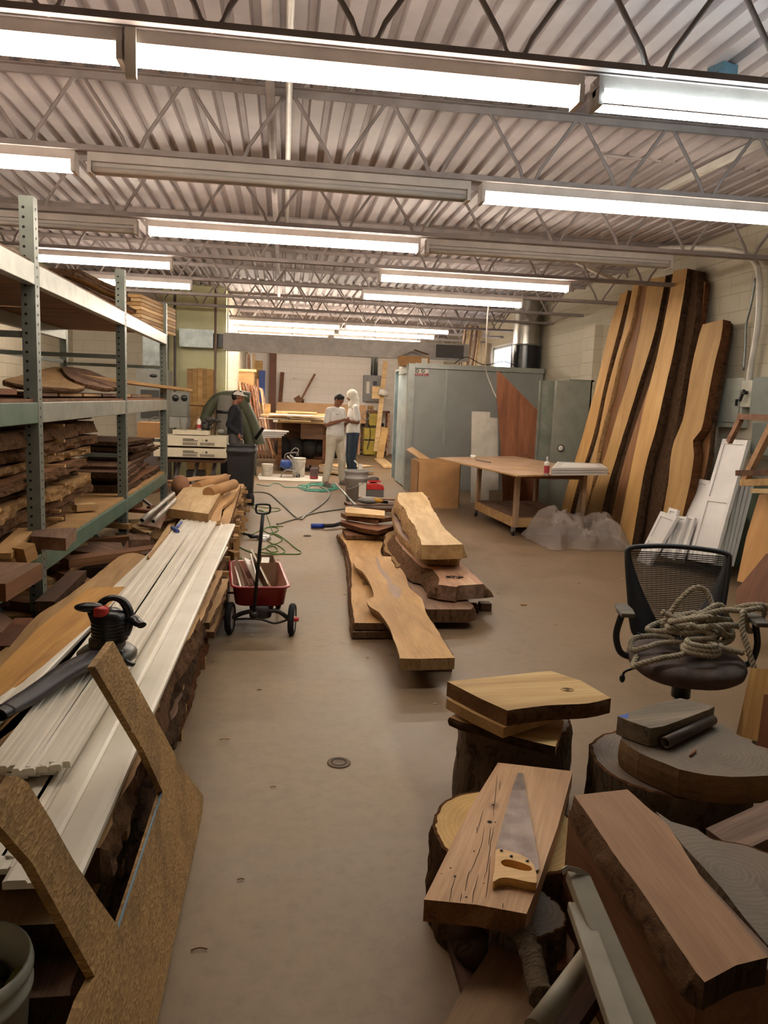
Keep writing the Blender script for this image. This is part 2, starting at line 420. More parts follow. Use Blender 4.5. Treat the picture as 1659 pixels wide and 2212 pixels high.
# ================================================================= LAMPS
M_fix=plain('fixture_paint','cfc6bf',.5); M_tube=emis('fluorescent_tube','fff0e2',1.); M_tubec=emis('cool_tube','dff1f7',1.)
for mm in (M_tube,M_tubec):
    mm.node_tree.nodes['Principled BSDF'].inputs['Emission Strength'].default_value=TUBE
M_off=plain('unlit_tube','c9c2bb',.3)
TM={}
def tubemat(mode,y):
    s=TUBE*(.62 if y<6 else 1.0 if y<13 else 1.3); k=(mode,s)
    if k not in TM: TM[k]=emis('tube_%d_%d'%(mode,int(s)),'fff0dd' if mode==1 else 'dcf0f5',s)
    return TM[k]
def fixture(x0,x1,y,mode,label,z=3.1):
    r=empty('fluorescent_light',((x0+x1)/2,y,z),label,'ceiling light','long fluorescent ceiling lights')
    MB().bb((x0,y-.055,z+.045),(x1,y+.055,z+.10)).bb((x0,y-.02,z+.02),(x1,y+.02,z+.045)).build('housing',M_fix,r)
    for xx in (x0+.012,x1-.012): MB().bb((xx-.012,y-.065,z-.03),(xx+.012,y+.065,z+.05)).build('lamp_holder',M_fix,r)
    for s in (-1,1):
        mt=tubemat(mode,y) if mode else M_off
        MB().cyl((x0+.03,y+s*(.038 if mode!=2 else .06),z-.002),(x1-.03,y+s*(.038 if mode!=2 else .06),z-.002),.019,n=8).build('tube',mt,r)
    return r
fx=[(-3.1,-0.715,3.73,1,'lit long tube light at the upper left, in the row nearest the camera'),(-0.705,1.36,3.73,1,'very bright lit tube light crossing the top centre of the view'),
(1.43,3.85,3.73,2,'bluish lit tube light at the top right with its gap between the tubes showing'),
(-3.9,-1.38,5.57,1,'lit tube light at the left edge of the second row'),(-1.3,1.27,5.57,0,'unlit tube light in the middle of the second row'),(1.35,3.85,5.57,1,'lit tube light at the right of the second row'),
(-3.8,-1.34,7.52,0,'unlit tube light behind the rack upright in the third row'),(-1.26,1.26,7.52,1,'lit tube light in the middle of the third row'),(1.32,3.8,7.52,0,'unlit tube light right of the lit one in the third row'),
(-2.9,-1.3,9.45,1,'short-looking lit tube light just above the rack top'),(1.1,3.46,9.4,1,'lit tube light in the fourth row with a white cord beneath on the next one'),
(-3.6,-1.27,11.15,1,'lit tube light partly behind lumber on the rack top'),(1.07,3.4,11.12,1,'lit tube light with a white cord hanging from its right end'),
(-1.13,1.12,16.0,1,'left lit tube light of the front row in the back room'),(1.2,3.35,15.9,1,'right lit tube light of the front row in the back room'),
(-1.12,1.1,17.4,1,'left lit tube light of the middle row in the back room'),(1.18,3.32,17.3,1,'right lit tube light of the middle row in the back room'),
(-1.1,1.05,19.0,1,'left lit tube light of the last row in the back room'),(1.17,3.29,18.9,1,'right lit tube light of the last row in the back room')]
for a in fx:
    r=fixture(*a)
    if a[0]==-0.705:
        MB().bb((-.70,3.66,3.0),(-.655,3.69,3.2)).build('hanger_strap',M_wht,r)
# hanger rods of the far lights + pipe drops
# ceiling conduits running away from camera
def pipe(name,pts,r,mat,label,cat='pipe',sm=0,n=10,group=None):
    pts=smoothpts(pts,sm) if sm else pts
    return MB().tube(pts,r,n).build(name,mat,None,label,cat,group)
M_pipe=plain('white_pipe','d8d2c8',.35)
pipe('ceiling_pipe',[(-.0,-1,3.62),(0,9.3,3.62)],.022,M_pipe,'white pipe running away from the camera under the ceiling, right one of the pair')
pipe('ceiling_pipe',[(-.12,2,3.60),(-.12,15.4,3.60)],.03,M_jst,'grey pipe running away under the ceiling, left one of the pair')
pipe('ceiling_pipe',[P(190,372,y=5.45),P(600,395,y=5.45)],.01,M_jst,'thin conduit beside the unlit light of the second row') if 0 else None
pipe('bent_conduit',[P(1310,343,y=6.2),P(1302,338,y=6.2),P(1310,334,y=6.2)+V((0,.02,0)),P(1450,350,y=6.4),P(1640,368,y=6.4)],.012,M_jst,'thin bent conduit hooking near the ceiling at the upper right','conduit')
# diagonal white braces near right
for i,(a,b) in enumerate(((P(1415,420,y=6.9),P(1659,300,y=5.6)),(P(1330,608,y=10.6),P(1235,560,y=9.6)))):
    MB().bar(a,b,.05,.05).build('diagonal_brace',M_pipe,None,['pale diagonal brace between roof joists at the upper right','short pale diagonal brace near the right end of the fourth lamp row'][i],'brace')
# grey-blue junction box on ceiling
MB().box(P(1560,160,z=3.66),(.12,.12,.08),.3).cyl(P(1560,160,z=3.62),P(1530,180,z=3.6),.03).build('junction_box',plain('blue_box','5f7f90',.5),None,'small blue-grey junction box on the ceiling at the upper right','electrical box')
# right wall conduit with elbow
pts=[P(1200,538,y=9.6)]
a=P(1330,540,x=4.9); 
pts=[V((3.6,9.2,3.22)),V((4.5,8.6,3.3)),V((4.75,8.3,3.28)),V((4.9,7.9,3.15)),V((4.93,7.75,2.95)),V((4.93,7.7,2.6)),V((4.93,7.68,2.0))]
pts=[P(1330,538,x=4.4),P(1460,535,x=4.6),P(1580,540,x=4.8),P(1625,560,x=4.9),P(1640,600,x=4.92),P(1637,700,x=4.93),P(1622,790,x=4.93),P(1617,825,x=4.93)]
pipe('conduit_pipe',pts,.032,M_pipe,'thick painted conduit with an elbow running down the right wall to the switch box','conduit',5)
pipe('conduit_pipe',[P(1632,600,x=4.95),P(1622,660,x=4.95),P(1612,700,x=4.96),P(1610,740,x=4.96),P(1606,800,x=4.96)],.012,M_gal,'thin shiny flexible conduit beside the thick one on the right wall','conduit',5)
# electrical boxes on right wall
def wbox(name,x0,px0,py0,px1,py1,d,mat,label,cat,extra=None):
    a=P(px0,py0,x=x0);b=P(px1,py1,x=x0)
    r=empty(name,(x0,(a.y+b.y)/2,min(a.z,b.z)),label,cat)
    y0,y1=sorted((a.y,b.y)); z0,z1=sorted((a.z,b.z))
    MB().bb((x0,y0,z0),(5.0,y1,z1)).build('housing',mat,r,bev=.006)
    return r,y0,y1,z0,z1
M_pan=plain('panel_grey','a9ada3',.45)
r,y0,y1,z0,z1=wbox('breaker_panel',4.9,1555,818,1598,925,.1,M_pan,'grey breaker panel with a door on the right wall beside the leaning slabs','electrical panel')
dr=MB().bb((4.885,y0+.04,z0+.06),(4.9,y1-.16,z1-.13)).build('door',plain('panel_door','9fa39a',.45),r)
MB().bb((4.87,y0+.06,z0+.24),(4.886,y0+.09,z0+.31)).build('latch',M_blk,dr)
r,y0,y1,z0,z1=wbox('switch_box',4.88,1603,822,1625,880,.1,plain('switch_grey','c0bfb0',.45),'pale disconnect switch box with a black lever below the conduit','switch box')
MB().bar((4.84,(y0+y1)/2,z1-.1),(4.84,(y0+y1)/2+.06,z1-.22),.03,.02).cyl((4.88,(y0+y1)/2,z1-.13),(4.83,(y0+y1)/2,z1-.13),.02).build('lever',M_blk,r)
r,y0,y1,z0,z1=wbox('control_cabinet',4.8,1626,815,1700,905,.1,plain('cab_grey','6d756e',.5),'dark grey electrical cabinet cut by the right edge of the view','electrical cabinet')
r,y0,y1,z0,z1=wbox('control_cabinet',4.8,1626,912,1700,990,.1,plain('cab_grey2','5f675f',.5),'lower dark grey cabinet behind the brown frame at the right edge','electrical cabinet')
# ================================================================= DUCT
M_duct=plain('duct_metal','a39c95',.5,.35,c2='8f8983',scale=8)
d=empty('air_duct',(1,15.3,2.4),'long grey air duct crossing the room behind the spray booth top','air duct')
a=P(470,742,y=15.25); 
MB().bb((-1.15,15.12,2.50),(3.6,15.4,2.83)).build('duct_run',M_duct,d)
MB().bb((-1.95,15.06,2.53),(-1.33,15.42,2.86)).build('duct_elbow',M_gal,d)
MB().bb((-1.33,15.15,2.55),(-1.15,15.38,2.8)).build('duct_collar',M_blk,d)
MB().bb((2.95,15.095,2.55),(3.5,15.12,2.8)).build('duct_grille',plain('dark_grille','4a4542',.6),d)
for xx in (.15,1.55,1.75,2.6): 
    o=MB().cyl((xx,15.28,2.8),(xx,15.28,3.66),.006,n=6).build('hanger_rod',M_steel,d)
# vertical grey duct/cabinet at left behind rack
d=empty('furnace_cabinet',(-2.35,14.6,0),'tall grey metal furnace cabinet with a sheet duct above, behind the rack end','furnace')
MB().bb((-2.6,14.3,0.9),(-2.05,14.9,2.05)).build('cabinet',plain('furnace_grey','9a9a92',.5),d)
MB().bb((-2.5,14.4,2.05),(-2.1,14.8,2.9)).build('supply_duct',M_gal,d)
MB().sph((-2.3,14.3,1.95),(.07,.01,.03)).build('badge',M_blk,d)
MB().bb((-2.52,14.28,1.2),(-2.2,14.3,1.7)).build('vent_panel',plain('vent_dark','4b4a46',.6),d)
MB().bb((-2.58,14.25,.0),(-2.07,14.9,.9)).build('base',M_jd,d)
# thin vertical pipes near the partition
for i,x in enumerate((-2.02,-1.28)): pipe('vertical_pipe',[(x,15.0,0),(x,15.0,3.65)],.025,M_jd if i==0 else plain('brown_post','8a7464',.7),['thin dark vertical pipe left of the lime painted wall','thin brownish post at the right corner of the lime wall'][i])
# ================================================================= EXHAUST STACK (right)
st=empty('exhaust_stack',(5.0-.55,15.2,2.35),'wide round exhaust stack, shiny metal above a black drum, beside the window','exhaust duct')
cx,cy=4.70,14.9
MB().lathe([(.27,2.84),(.27,3.7)],(cx,cy,0),28).build('metal_sleeve',plain('bright_sheet','b5b2aa',.28,.9),st)
MB().lathe([(0,2.86),(.30,2.86),(.30,2.835),(.285,2.83)],(cx,cy,0),28).build('flange',M_steel,st)
MB().lathe([(.285,2.83),(.285,2.345)],(cx,cy,0),28).build('black_drum',plain('gloss_black','1c1c22',.2),st)
# ================================================================= SPRAY BOOTH
M_bth=plain('booth_sheet','9c9e9a',.42,.35,c2='92948f',scale=2); M_bin=plain('booth_inner','b9cacc',.3,.3,c2='93a9ae',scale=3)  # booth inner: brighter, bluer colour carries the light reflected in the sheet
M_blip=plain('booth_trim','a9aca6',.4,.5)
bt=empty('spray_booth',(2.35,14.5,0),'large grey sheet-metal spray booth with an open blue-lit left side','spray booth')
MB().bb((2.42,14.5,0),(4.95,14.54,2.32)).build('front_wall',M_bth,bt)
MB().bb((2.4,14.56,2.30),(4.95,16.8,2.34)).build('roof',M_bth,bt)
MB().bb((2.4,16.75,0),(4.95,16.8,2.3)).build('back_wall',M_bin,bt)
MB().bb((2.36,14.62,0.03),(2.40,16.0,2.2)).build('side_panel',M_bin,bt)
MB().bb((2.32,14.46,0),(2.44,14.6,2.38)).build('corner_post',M_blip,bt)
MB().bb((2.30,14.6,2.2),(2.44,15.6,2.36)).build('side_header',M_blip,bt)
MB().bb((2.44,14.44,2.3),(4.95,14.54,2.39)).build('top_rail',M_blip,bt)
for xx in (3.05,4.17): MB().bb((xx-.02,14.475,0),(xx+.02,14.5,2.3)).build('seam_strip',M_blip,bt)
# warning sign
a=P(892,796,y=14.45);b=P(926,812,y=14.45)
sg=MB().bb((a.x,14.49,b.z),(b.x,14.498,a.z)).build('warning_sign',M_wht,None,'small white and red warning sign with two round no-flame symbols on the booth wall','sign')
Msr=plain('sign_red','b03540',.5)
w_=b.x-a.x; h_=a.z-b.z
MB().bb((a.x,14.484,b.z),(b.x,14.49,b.z+h_*.36)).build('red_band',Msr,sg)
for q in (.3,.66):
    cx_=a.x+w_*q; cz_=b.z+h_*.68; R_=h_*.24
    MB().tube([(cx_+R_*math.cos(t),14.486,cz_+R_*math.sin(t)) for t in [2*PI*k/16 for k in range(16)]],.006,5,closed=True).bar((cx_-R_*.7,14.486,cz_+R_*.7),(cx_+R_*.7,14.486,cz_-R_*.7),.006,.008).build('no_flame_symbol',M_blk,sg)
mb=MB()
for r_ in range(2):
    x=a.x+.03
    while x<b.x-.06:
        l=random.uniform(.02,.05); mb.bb((x,14.481,b.z+.012+r_*.022),(x+l,14.485,b.z+.022+r_*.022)); x+=l+.012
mb.build('text_lines',M_wht,sg)
# ================================================================= RACK
M_rk=plain('rack_paint','7c827a',.45,.3,c2='6d746c',scale=6); M_rkg=plain('rack_green','5d7565',.5,.15,c2='4f6557',scale=5); M_rkl=plain('rack_pale','a3a59a',.4,.4,c2='8b8f86',scale=7)
M_hole=plain('hole_black','121210',.9)
rack=empty('pallet_rack',(-1.9,5.7,0),'long grey-green steel pallet rack loaded with lumber along the left side','rack')
Yp=[2.15,4.58,7.0,9.38]; XF=-1.39
for i,y in enumerate(Yp):
    for x in (XF,-2.5):
        mb=MB().bb((x-.04,y-.038,0),(x+.035,y+.038,2.68))
        if x==XF and i:
            h=mb; z=.12
            while z<2.62:
                for dx in (-.012,): h.lathe([(0,0),(.0085,0)],(x+dx-.005,y-.0385,z),6,1,axis=(0,-1,0))
                for dy in (.0,): h.lathe([(0,0),(.0085,0)],(x+.0358,y+dy,z),6,1,axis=(1,0,0))
                z+=.051
        mb.build('upright',[M_rk,M_hole],rack)
    for z in (1.1,1.95): MB().bar((XF,y,z),(-2.5,y,z),.035,.035).build('frame_brace',M_rk,rack)
    MB().bar((XF,y,.2),(-2.5,y,1.05),.035,.03).build('frame_brace',M_rk,rack)
for i in range(3):
    y0,y1=Yp[i]+.04,Yp[i+1]-.04
    for li,z in enumerate((.72,1.58,2.33)):
        mt=[M_rkg,M_rkl if i else M_rkg,M_rkl][li]
        for x in (XF,-2.5):
            MB().bb((x-.02,y0,z-.115),(x+.035,y1,z)).build('beam',mt,rack,bev=.004)
        k=MB(); 
        MB().bb((-2.48,y0,z),(XF+.015,y1,z+.018)).build('shelf_board',W_brn if li else W_tan,rack)
    MB().bb((-2.52,y0,1.95),(-2.49,y1,1.99)).build('tie_bar',M_rk,rack)
# ---- lumber stacks on lower shelf
LOC={}
ordn=['bottom']+[w+' from bottom' for w in ('second','third','fourth','fifth','sixth','seventh','eighth','ninth','tenth')]+['top']
random.seed(11)
z=.74; specs=[(5.75,.05,W_brn,B_mid),(6.05,.035,W_wal,B_mid),(6.6,.06,W_wal,B_mid),(6.35,.085,W_tan,B_lt),(6.0,.035,W_brn,B_drk),(6.2,.05,W_brn,B_mid),(6.5,.06,W_wal,B_lt),(6.55,.07,W_brn,B_mid),(6.6,.085,W_tan,B_mid),(6.65,.05,W_brn,B_drk)]
hz=.74
for i,(ye,t,mf,me_) in enumerate(specs):
    lab='long bark-edged slab behind the front rack upright, '+ordn[i]+' on the lower shelf'
    xr=-1.46-random.uniform(0,.08); w=random.uniform(.5,.8); ys=2.3+random.uniform(-.1,.3)
    sl=(random.uniform(0,.008))
    board('live_edge_slab',lab,'slab',(xr-w/2,ys,hz+t),(xr-w/2-random.uniform(-.03,.05),ye-.15,hz+t),w,t,[mf,me_],live=.022,flare=random.choice((.03,.015,-.02)),seed=i+3,step=.05,group='slabs on the lower rack shelf')
    hz+=t
    if i<9:
        for y in (2.7,4.1,5.3):
            MB().bb((xr-w*.9,y,hz),(xr+.035+random.uniform(0,.03),y+.035,hz+.018)).build('sticker_strip',W_tan,None,'thin wood spacer strip sticking out between the stacked slabs','spacer','spacer strips in the slab stack')
        hz+=.018
# things at shelf edge
slab('wood_block','thick brown block overhanging the lower shelf beside the second upright','block',[P(66,1158,z=.86),P(142,1163,z=.86),P(155,1148,z=.86),P(165,1140,z=.86),P(75,1143,z=.86)],.07,[W_wal])
board('wood_offcut','short pale block on the lower shelf in the middle bay','block',(-1.55,6.0,.8),(-1.42,6.1,.8),.1,.05,[W_pale])
board('wood_offcut','tan scrap on the lower shelf close to the left edge of the view','block',P(0,1195,z=.85),P(60,1140,z=.85),.1,.03,[W_tan])
board('wood_block','reddish brown thick board end lying on the lower shelf at the left edge','board',P(-40,1260,z=.82),P(45,1215,z=.82),.2,.08,[W_wal,W_brn])
board('wood_offcut','light brown wedge of wood leaning at the shelf edge left of the upright','block',P(38,1185,z=.86),P(62,1172,z=.88),.08,.08,[W_tan])
# rear bay stack (bay 3)
random.seed(5); hz=.745
for i in range(9):
    t=random.choice((.03,.04,.055)); w=random.uniform(.4,.8); ys=7.1+random.uniform(0,.3); ye=9.2+random.uniform(-.5,.5)
    if i>4: ys+=.7
    board('rough_board','rough brown board in the far rack bay, '+ordn[i]+' of its stack','board',(-1.5-w/2+random.uniform(-.05,.12),ys,hz+t),(-1.5-w/2+random.uniform(-.05,.12),ye,hz+t),w,t,[random.choice((W_brn,W_wal,W_red,W_dark)),B_drk],live=.012,seed=i+40,step=.09,group='boards in the far rack bay')
    hz+=t+random.choice((.0,.018))
# middle shelf (z 1.6)
Z=1.60
def px_board(name,label,cat,pts,z,th,mats,**k): return slab(name,label,cat,[P(a,b,z=z) for a,b in pts],th,mats,**k)
# wide tan sheets with curved live edge, tilted: plane through shelf edge
def tiltp(px,py,z0=1.62,x0=-1.42,k=-.28): return PP(px,py,(x0,5,z0),(-k,0,-1) if False else V((k,0,-1)).normalized())
def tslab(name,label,cat,pts,th,mats,z0,k,x0=-1.42,**kw):
    # plane: z = z0 + k*(x0 - x)
    n=V((k,0,1)).normalized(); return slab(name,label,cat,[PP(a,b,(x0,5,z0),n) for a,b in pts],th,mats,up=n,**kw)
tslab('live_edge_sheet','wide pale slab with a curved bark edge tilted on the middle shelf, left one','slab',[(10,822),(40,812),(120,792),(150,800),(182,832),(165,840),(140,838),(105,836),(60,833)],.03,[W_tan,B_mid],1.66,.32,live=.006)
tslab('live_edge_sheet','wide brown slab with a notched bark edge beside the second rack upright, right one','slab',[(136,793),(170,795),(205,803),(262,832),(235,838),(200,832),(180,828),(150,815)],.035,[W_wal,B_mid],1.68,.33,live=.006)
board('long_board','long tan board on the middle shelf sticking out past the third upright','board',(-1.9,6.9,1.80),(-1.19,9.85,1.72),.16,.03,[W_tan])
slab('board','flat reddish board lying on the middle shelf left of the front upright','board',[V((-1.5,3.2,1.65)),V((-1.42,3.2,1.65)),V((-1.42,4.4,1.65)),V((-1.7,4.4,1.65))],.03,[W_red])
for i in range(7):
    y=4.8+i*.62; board('flat_board','flat weathered board under the sheets on the middle shelf','board',(-1.75,y,1.63),(-1.75,y+.55,1.63),.55,.02,[random.choice((W_brn,W_tan,W_wal))],group='flat boards on the middle shelf')
# carton with red band on middle shelf
cx=MB().bb((-2.35,4.1,1.63),(-1.75,4.95,2.08)).build('carton',plain('lilac_card','8f8ba0',.7,c2='857f96'),None,'lilac carton with a red band and blue dot on the middle shelf','carton')
MB().bb((-1.752,4.1,1.98),(-1.745,4.95,2.04)).bb((-2.35,4.095,1.98),(-1.745,4.1,2.04)).build('red_band',plain('carton_red','a23a48',.6),cx)
MB().lathe([(0,0),(.11,0)],(-1.743,4.5,1.72),20,axis=(1,0,0)).lathe([(0,0),(.11,0)],(-1.95,4.093,1.72),20,axis=(0,-1,0)).build('blue_dot',plain('carton_blue','2c5fa5',.6),cx)
MB().bb((-2.2,4.09,1.86),(-1.85,4.096,1.89)).build('print_line',plain('ink','35323a',.7),cx)
# upper shelf (z 2.35)
ca=MB().bb((-2.2,3.75,2.35),(-1.55,4.5,2.47)).build('cardboard_box',plain('orange_card','b0713c',.8),None,'orange brown cardboard box on the rack top at the left edge','box')
MB().bb((-1.56,4.0,2.40),(-1.548,4.2,2.44)).build('label_sticker',M_wht,ca)
random.seed(9)
hz=2.35
for i in range(8):
    t=.04; dx=random.uniform(-.12,.1); ys=6.0+i*.16+random.uniform(-.1,.1)
    board('bark_board','dark edged board in the fanned stack on the rack top, '+ordn[i],'board',(-1.95+dx,ys,hz+t),(-1.75+dx,ys+2.6,hz+t),.35,t*.85,[W_dark if i%3 else W_pale,B_drk],live=.012,seed=i+70,step=.1,group='boards on the rack top')
    hz+=t
hz=2.35
for i in range(8):
    board('planed_plank','pale planed plank stacked at the far end of the rack top, '+ordn[i],'board',(-1.62,8.55,hz+.038),(-1.45,9.9,hz+.038),.26,.034,[W_tan if i%2 else W_pale],group='pale planks at the far end of the rack top')
    hz+=.04
# ---- behind rack: cables on the left wall
random.seed(3)
for i,(px,) in enumerate(((128,),(178,),(190,))):
    mb=MB()
    for k in range(6):
        c=V((-3.95,0,2.35+random.uniform(-.05,.05))); y=8.7+i*1.1
        pts=[(-3.93,y+.12*math.sin(t)*(1+.15*k*.3),2.35-.28-.3*(1-math.cos(t))*.5*(1+.1*k)+.28) for t in [2*PI*q/14 for q in range(14)]]
        mb.tube([V(p)+V((.012*k,0,0)) for p in pts],.008,5,closed=True)
    mb.cyl((-4.0,y,2.36),(-3.88,y,2.36),.012)
    mb.build('coiled_cable',M_rub,None,['dark coiled cable hung on the left wall, nearest','dark coiled cable hung on the left wall, middle one','dark coiled cable hung on the left wall, farthest'][i],'cable')
# ================================================================= HEAPS (height-map stacking)
class Heap:
    def __init__(s,x0,x1,y0,y1,c=.05,z0=0.): s.x0,s.y0,s.c=x0,y0,c; s.nx=int((x1-x0)/c)+1; s.ny=int((y1-y0)/c)+1; s.h=[[z0]*s.ny for _ in range(s.nx)]
    def cells(s,cx,cy,L,w,a):
        out=set(); ca,sa=math.cos(a),math.sin(a); n=max(2,int(L/s.c*1.5)); m=max(2,int(w/s.c*1.5))
        for i in range(n+1):
            for j in range(m+1):
                u=(i/n-.5)*L; v=(j/m-.5)*w; X=cx+u*ca-v*sa; Y=cy+u*sa+v*ca
                a_=int((X-s.x0)/s.c); b_=int((Y-s.y0)/s.c)
                if 0<=a_<s.nx and 0<=b_<s.ny: out.add((a_,b_))
        return out
    def put(s,cx,cy,L,w,a,t):
        ce=s.cells(cx,cy,L,w,a)
        if not ce: return None
        z=max(s.h[i][j] for i,j in ce)
        for i,j in ce: s.h[i][j]=z+t
        return z
def heap(H_,n,xr,yr,Ls,ws,ts,mats,name,label,cat,group,a0=PI/2,da=.4,zmax=9,live=0.):
    for i in range(n):
        for tr in range(6):
            cx=random.uniform(*xr); cy=random.uniform(*yr); L=random.uniform(*Ls); w=random.uniform(*ws); t=random.uniform(*ts); a=a0+random.gauss(0,da)
            ce=H_.cells(cx,cy,L,w,a)
            if not ce: continue
            z=max(H_.h[p][q] for p,q in ce)
            if z+t<zmax: break
        else: continue
        z=H_.put(cx,cy,L,w,a,t)
        d=V((math.cos(a),math.sin(a),0))*L/2
        mf=random.choice(mats)
        board(name,label,cat,V((cx,cy,z+t))-d,V((cx,cy,z+t))+d,w,t*.97,mf,live=live,seed=i,step=.12,group=group)
random.seed(21)
H1=Heap(-2.5,-1.0,3.2,9.6)
allw=[[W_brn],[W_tan],[W_wal],[W_red],[W_pale],[W_dark,B_drk]]
heap(H1,16,(-2.2,-1.5),(3.6,9.2),(1.2,2.2),(.12,.3),(.04,.08),allw,'long_offcut','rough board lying lengthwise beneath the lower rack shelf','board','boards beneath the rack',da=.12,zmax=.55)
heap(H1,60,(-2.2,-1.15),(3.4,9.2),(.25,.8),(.05,.14),(.03,.07),allw,'wood_offcut','short wood offcut in the jumbled heap beneath the rack','offcut','offcuts beneath the rack',da=1.2,zmax=.52)
# ================================================================= PILE IN FRONT
# bottom slabs with bark, stickered (X -1.15..-.5), z 0..0.5
H2=Heap(-1.4,-.4,1.3,11.2)
random.seed(31)
for i,(x,y0,y1,w,z,t,mf,me_,lab) in enumerate([
 (-.80,1.9,6.2,.66,.07,.07,W_brn,B_red,'lowest dark bark-edged slab of the floor pile, under the white boards'),
 (-.80,1.7,6.1,.66,.17,.08,W_wal,B_drk,'second bark-edged slab from the floor under the white boards'),
 (-.78,1.8,5.6,.64,.285,.08,W_tan,B_drk,'third bark-edged slab from the floor under the white boards'),
 (-.69,1.9,5.3,.49,.40,.10,W_tan,B_mid,'uppermost bark-edged slab directly beneath the white boards')]):
    board('live_edge_slab',lab,'slab',(x,y0,z+t),(x,y1,z+t),w,t,[mf,me_],live=.018,flare=.02,seed=90+i,step=.045,group='slabs under the white boards')
for i,(y,z) in enumerate([(y,z) for z in (.0,.14,.252,.367) for y in (2.15,2.75,3.6,4.6,5.4)]):
    t=.07 if z==0 else .03
    MB().bb((-1.1,y,z if z else 0),(-.475+random.uniform(0,.05),y+.045,z+t)).build('spacer_block',W_tan,None,'small light wood spacer peeking out of the floor pile side','spacer','spacers in the floor pile')
# folded lower boards by bucket
for i,(z,w,L,mf) in enumerate(((.06,.34,.5,W_red),(.13,.36,.62,W_dark),(.22,.38,.55,W_red),(.31,.36,.62,W_brn),(.39,.36,.5,W_dark))):
    board('short_board','short reddish brown board stacked behind the white bucket, '+ordn[i],'board',(-1.5,1.95+.02*i,z+.06),(-.92+.02*(i%2),2.12,z+.06),w,.06,[mf],group='short boards behind the bucket')
# big tan slabs left
M_warm=W_yel
px_board('live_edge_slab','long tan slab with a curved left bark edge between the rack and the white boards','slab',[(270,1196),(320,1206),(300,1262),(250,1350),(160,1450),(60,1550),(-80,1660),(-220,1640),(-90,1490),(10,1400),(50,1360),(85,1326),(142,1290),(202,1245)],.50,.09,[W_tan,B_lt],live=.01,flare=.03,step=.06)
px_board('tan_board','smooth tan board lying on the long curved slab left of the blower','board',[(271,1267),(211,1337),(90,1440),(0,1505),(-90,1575),(-260,1575),(-120,1500),(0,1440),(85,1355),(190,1270)],.545,.035,[wood('warm_tan','a8763e','c8954f','d8a962')])
# white boards
random.seed(41)

def strip(far,near,wf,z,t,label,group='white trim boards on the pile'):
    a=P(far[0],far[1],z=z); b=P(near[0],near[1],z=z)
    d=(a-b).normalized(); y=V((0,0,1)).cross(d)
    r=empty('white_trim_board',(a+b)/2-V((0,0,t)),label,'trim board',group)
    M=Matrix((d,y,V((0,0,1)))).transposed().to_4x4(); M.translation=(a+b)/2; L=(a-b).length
    # moulded profile
    w=wf; pf=[(-w/2,-t),(w/2,-t),(w/2,-.004),(w*.44,0),(w*.2,0),(w*.17,-t*.35),(w*.06,-t*.35),(w*.03,-.003),(-w*.3,0),(-w*.44,0),(-w/2,-.006)]
    mb=MB(); n=len(pf)
    mb.add([M@V((sx*L/2,p[0],p[1])) for sx in(-1,1) for p in pf],[tuple(range(n)),tuple(range(n,2*n))[::-1]]+[(i,(i+1)%n,n+(i+1)%n,n+i) for i in range(n)])
    o=mb.build('painted_board',M_trim,r,M=M); 
    return r
M_trim=plain('aged_white','f0e9db',.42,c2='ddd4c1',scale=1.6)
strip((487,1131),(88,1900),.17,.54,.022,'widest white board along the right edge of the white stack')
strip((460,1128),(25,1870),.15,.54,.022,'wide white board second from the right in the white stack')
strip((430,1126),(-40,1850),.15,.54,.022,'wide white board under the narrow strips at the left of the white stack')
ends=[(-10,1655),(22,1652),(50,1660),(78,1655),(108,1652),(128,1645)]
fars=[(398,1122),(412,1119),(424,1117),(436,1121),(448,1123),(460,1126)]
for i in range(6):
    strip(fars[i],ends[i],.062,.59,.02,'narrow white moulding strip on top of the white stack, number %s from the left'%['one','two','three','four','five','six'][i])
for i in range(4):
    strip((fars[i+1][0]+3,fars[i+1][1]+3),(ends[i+1][0]-15,ends[i+1][1]+10),.06,.565,.018,'narrow white strip in the lower layer beneath the topmost strips')
strip((380,1150),(-140,1660),.09,.545,.022,'white strip along the left flank of the white stack next to the tan board')
strip((478,1180),(262,1540),.10,.515,.015,'white board with a grooved edge lowest on the right of the white stack')
# far half of pile: boards behind white stack
def zb(name,label,cat,pts,z,th,mats,**k): return px_board(name,label,cat,pts,z,th,mats,**k)
H3=Heap(-1.4,-.35,6.2,11.3)
random.seed(51)
for i,(x,y0,y1,w,z,t,mf,me_) in enumerate([(-.82,6.3,10.9,.62,.02,.09,W_brn,B_drk),(-.82,6.2,10.8,.62,.15,.09,W_tan,B_mid),(-.80,6.3,10.7,.60,.28,.09,W_brn,B_mid),(-.80,6.4,10.6,.58,.40,.07,W_tan,B_lt)]):
    board('live_edge_slab','bark-edged slab in the far half of the floor pile, '+ordn[i],'slab',(x,y0,z+t),(x,y1,z+t),w,t,[mf,me_],live=.02,flare=.02,seed=110+i,step=.06,group='slabs in the far half of the floor pile')
    for y in (6.6,7.5,8.5,9.6,10.4):
        MB().bb((-1.1,y,z-.04 if z>.1 else 0),(-.47+random.uniform(0,.07),y+.05,z)).build('spacer_block',W_tan,None,'small light wood spacer peeking out of the far pile side','spacer','spacers in the far pile')
zb('butcher_block','wide pale glued board with a thick front edge on the far end of the pile','board',[(402,1047),(487,1046),(450,1110),(360,1098)],.66,.075,[W_pale,W_tan])
zb('curved_board','tan board with a wavy edge just right of the wide pale glued board','board',[(512,1052),(519,1050),(505,1075),(480,1095),(476,1125),(455,1128),(458,1100),(485,1070)],.58,.03,[W_tan])
zb('long_plank','long plank along the right edge of the pile behind the white boards','board',[(505,1048),(520,1047),(478,1190),(462,1190),(478,1120)],.53,.05,[W_tan,B_mid],live=.006)
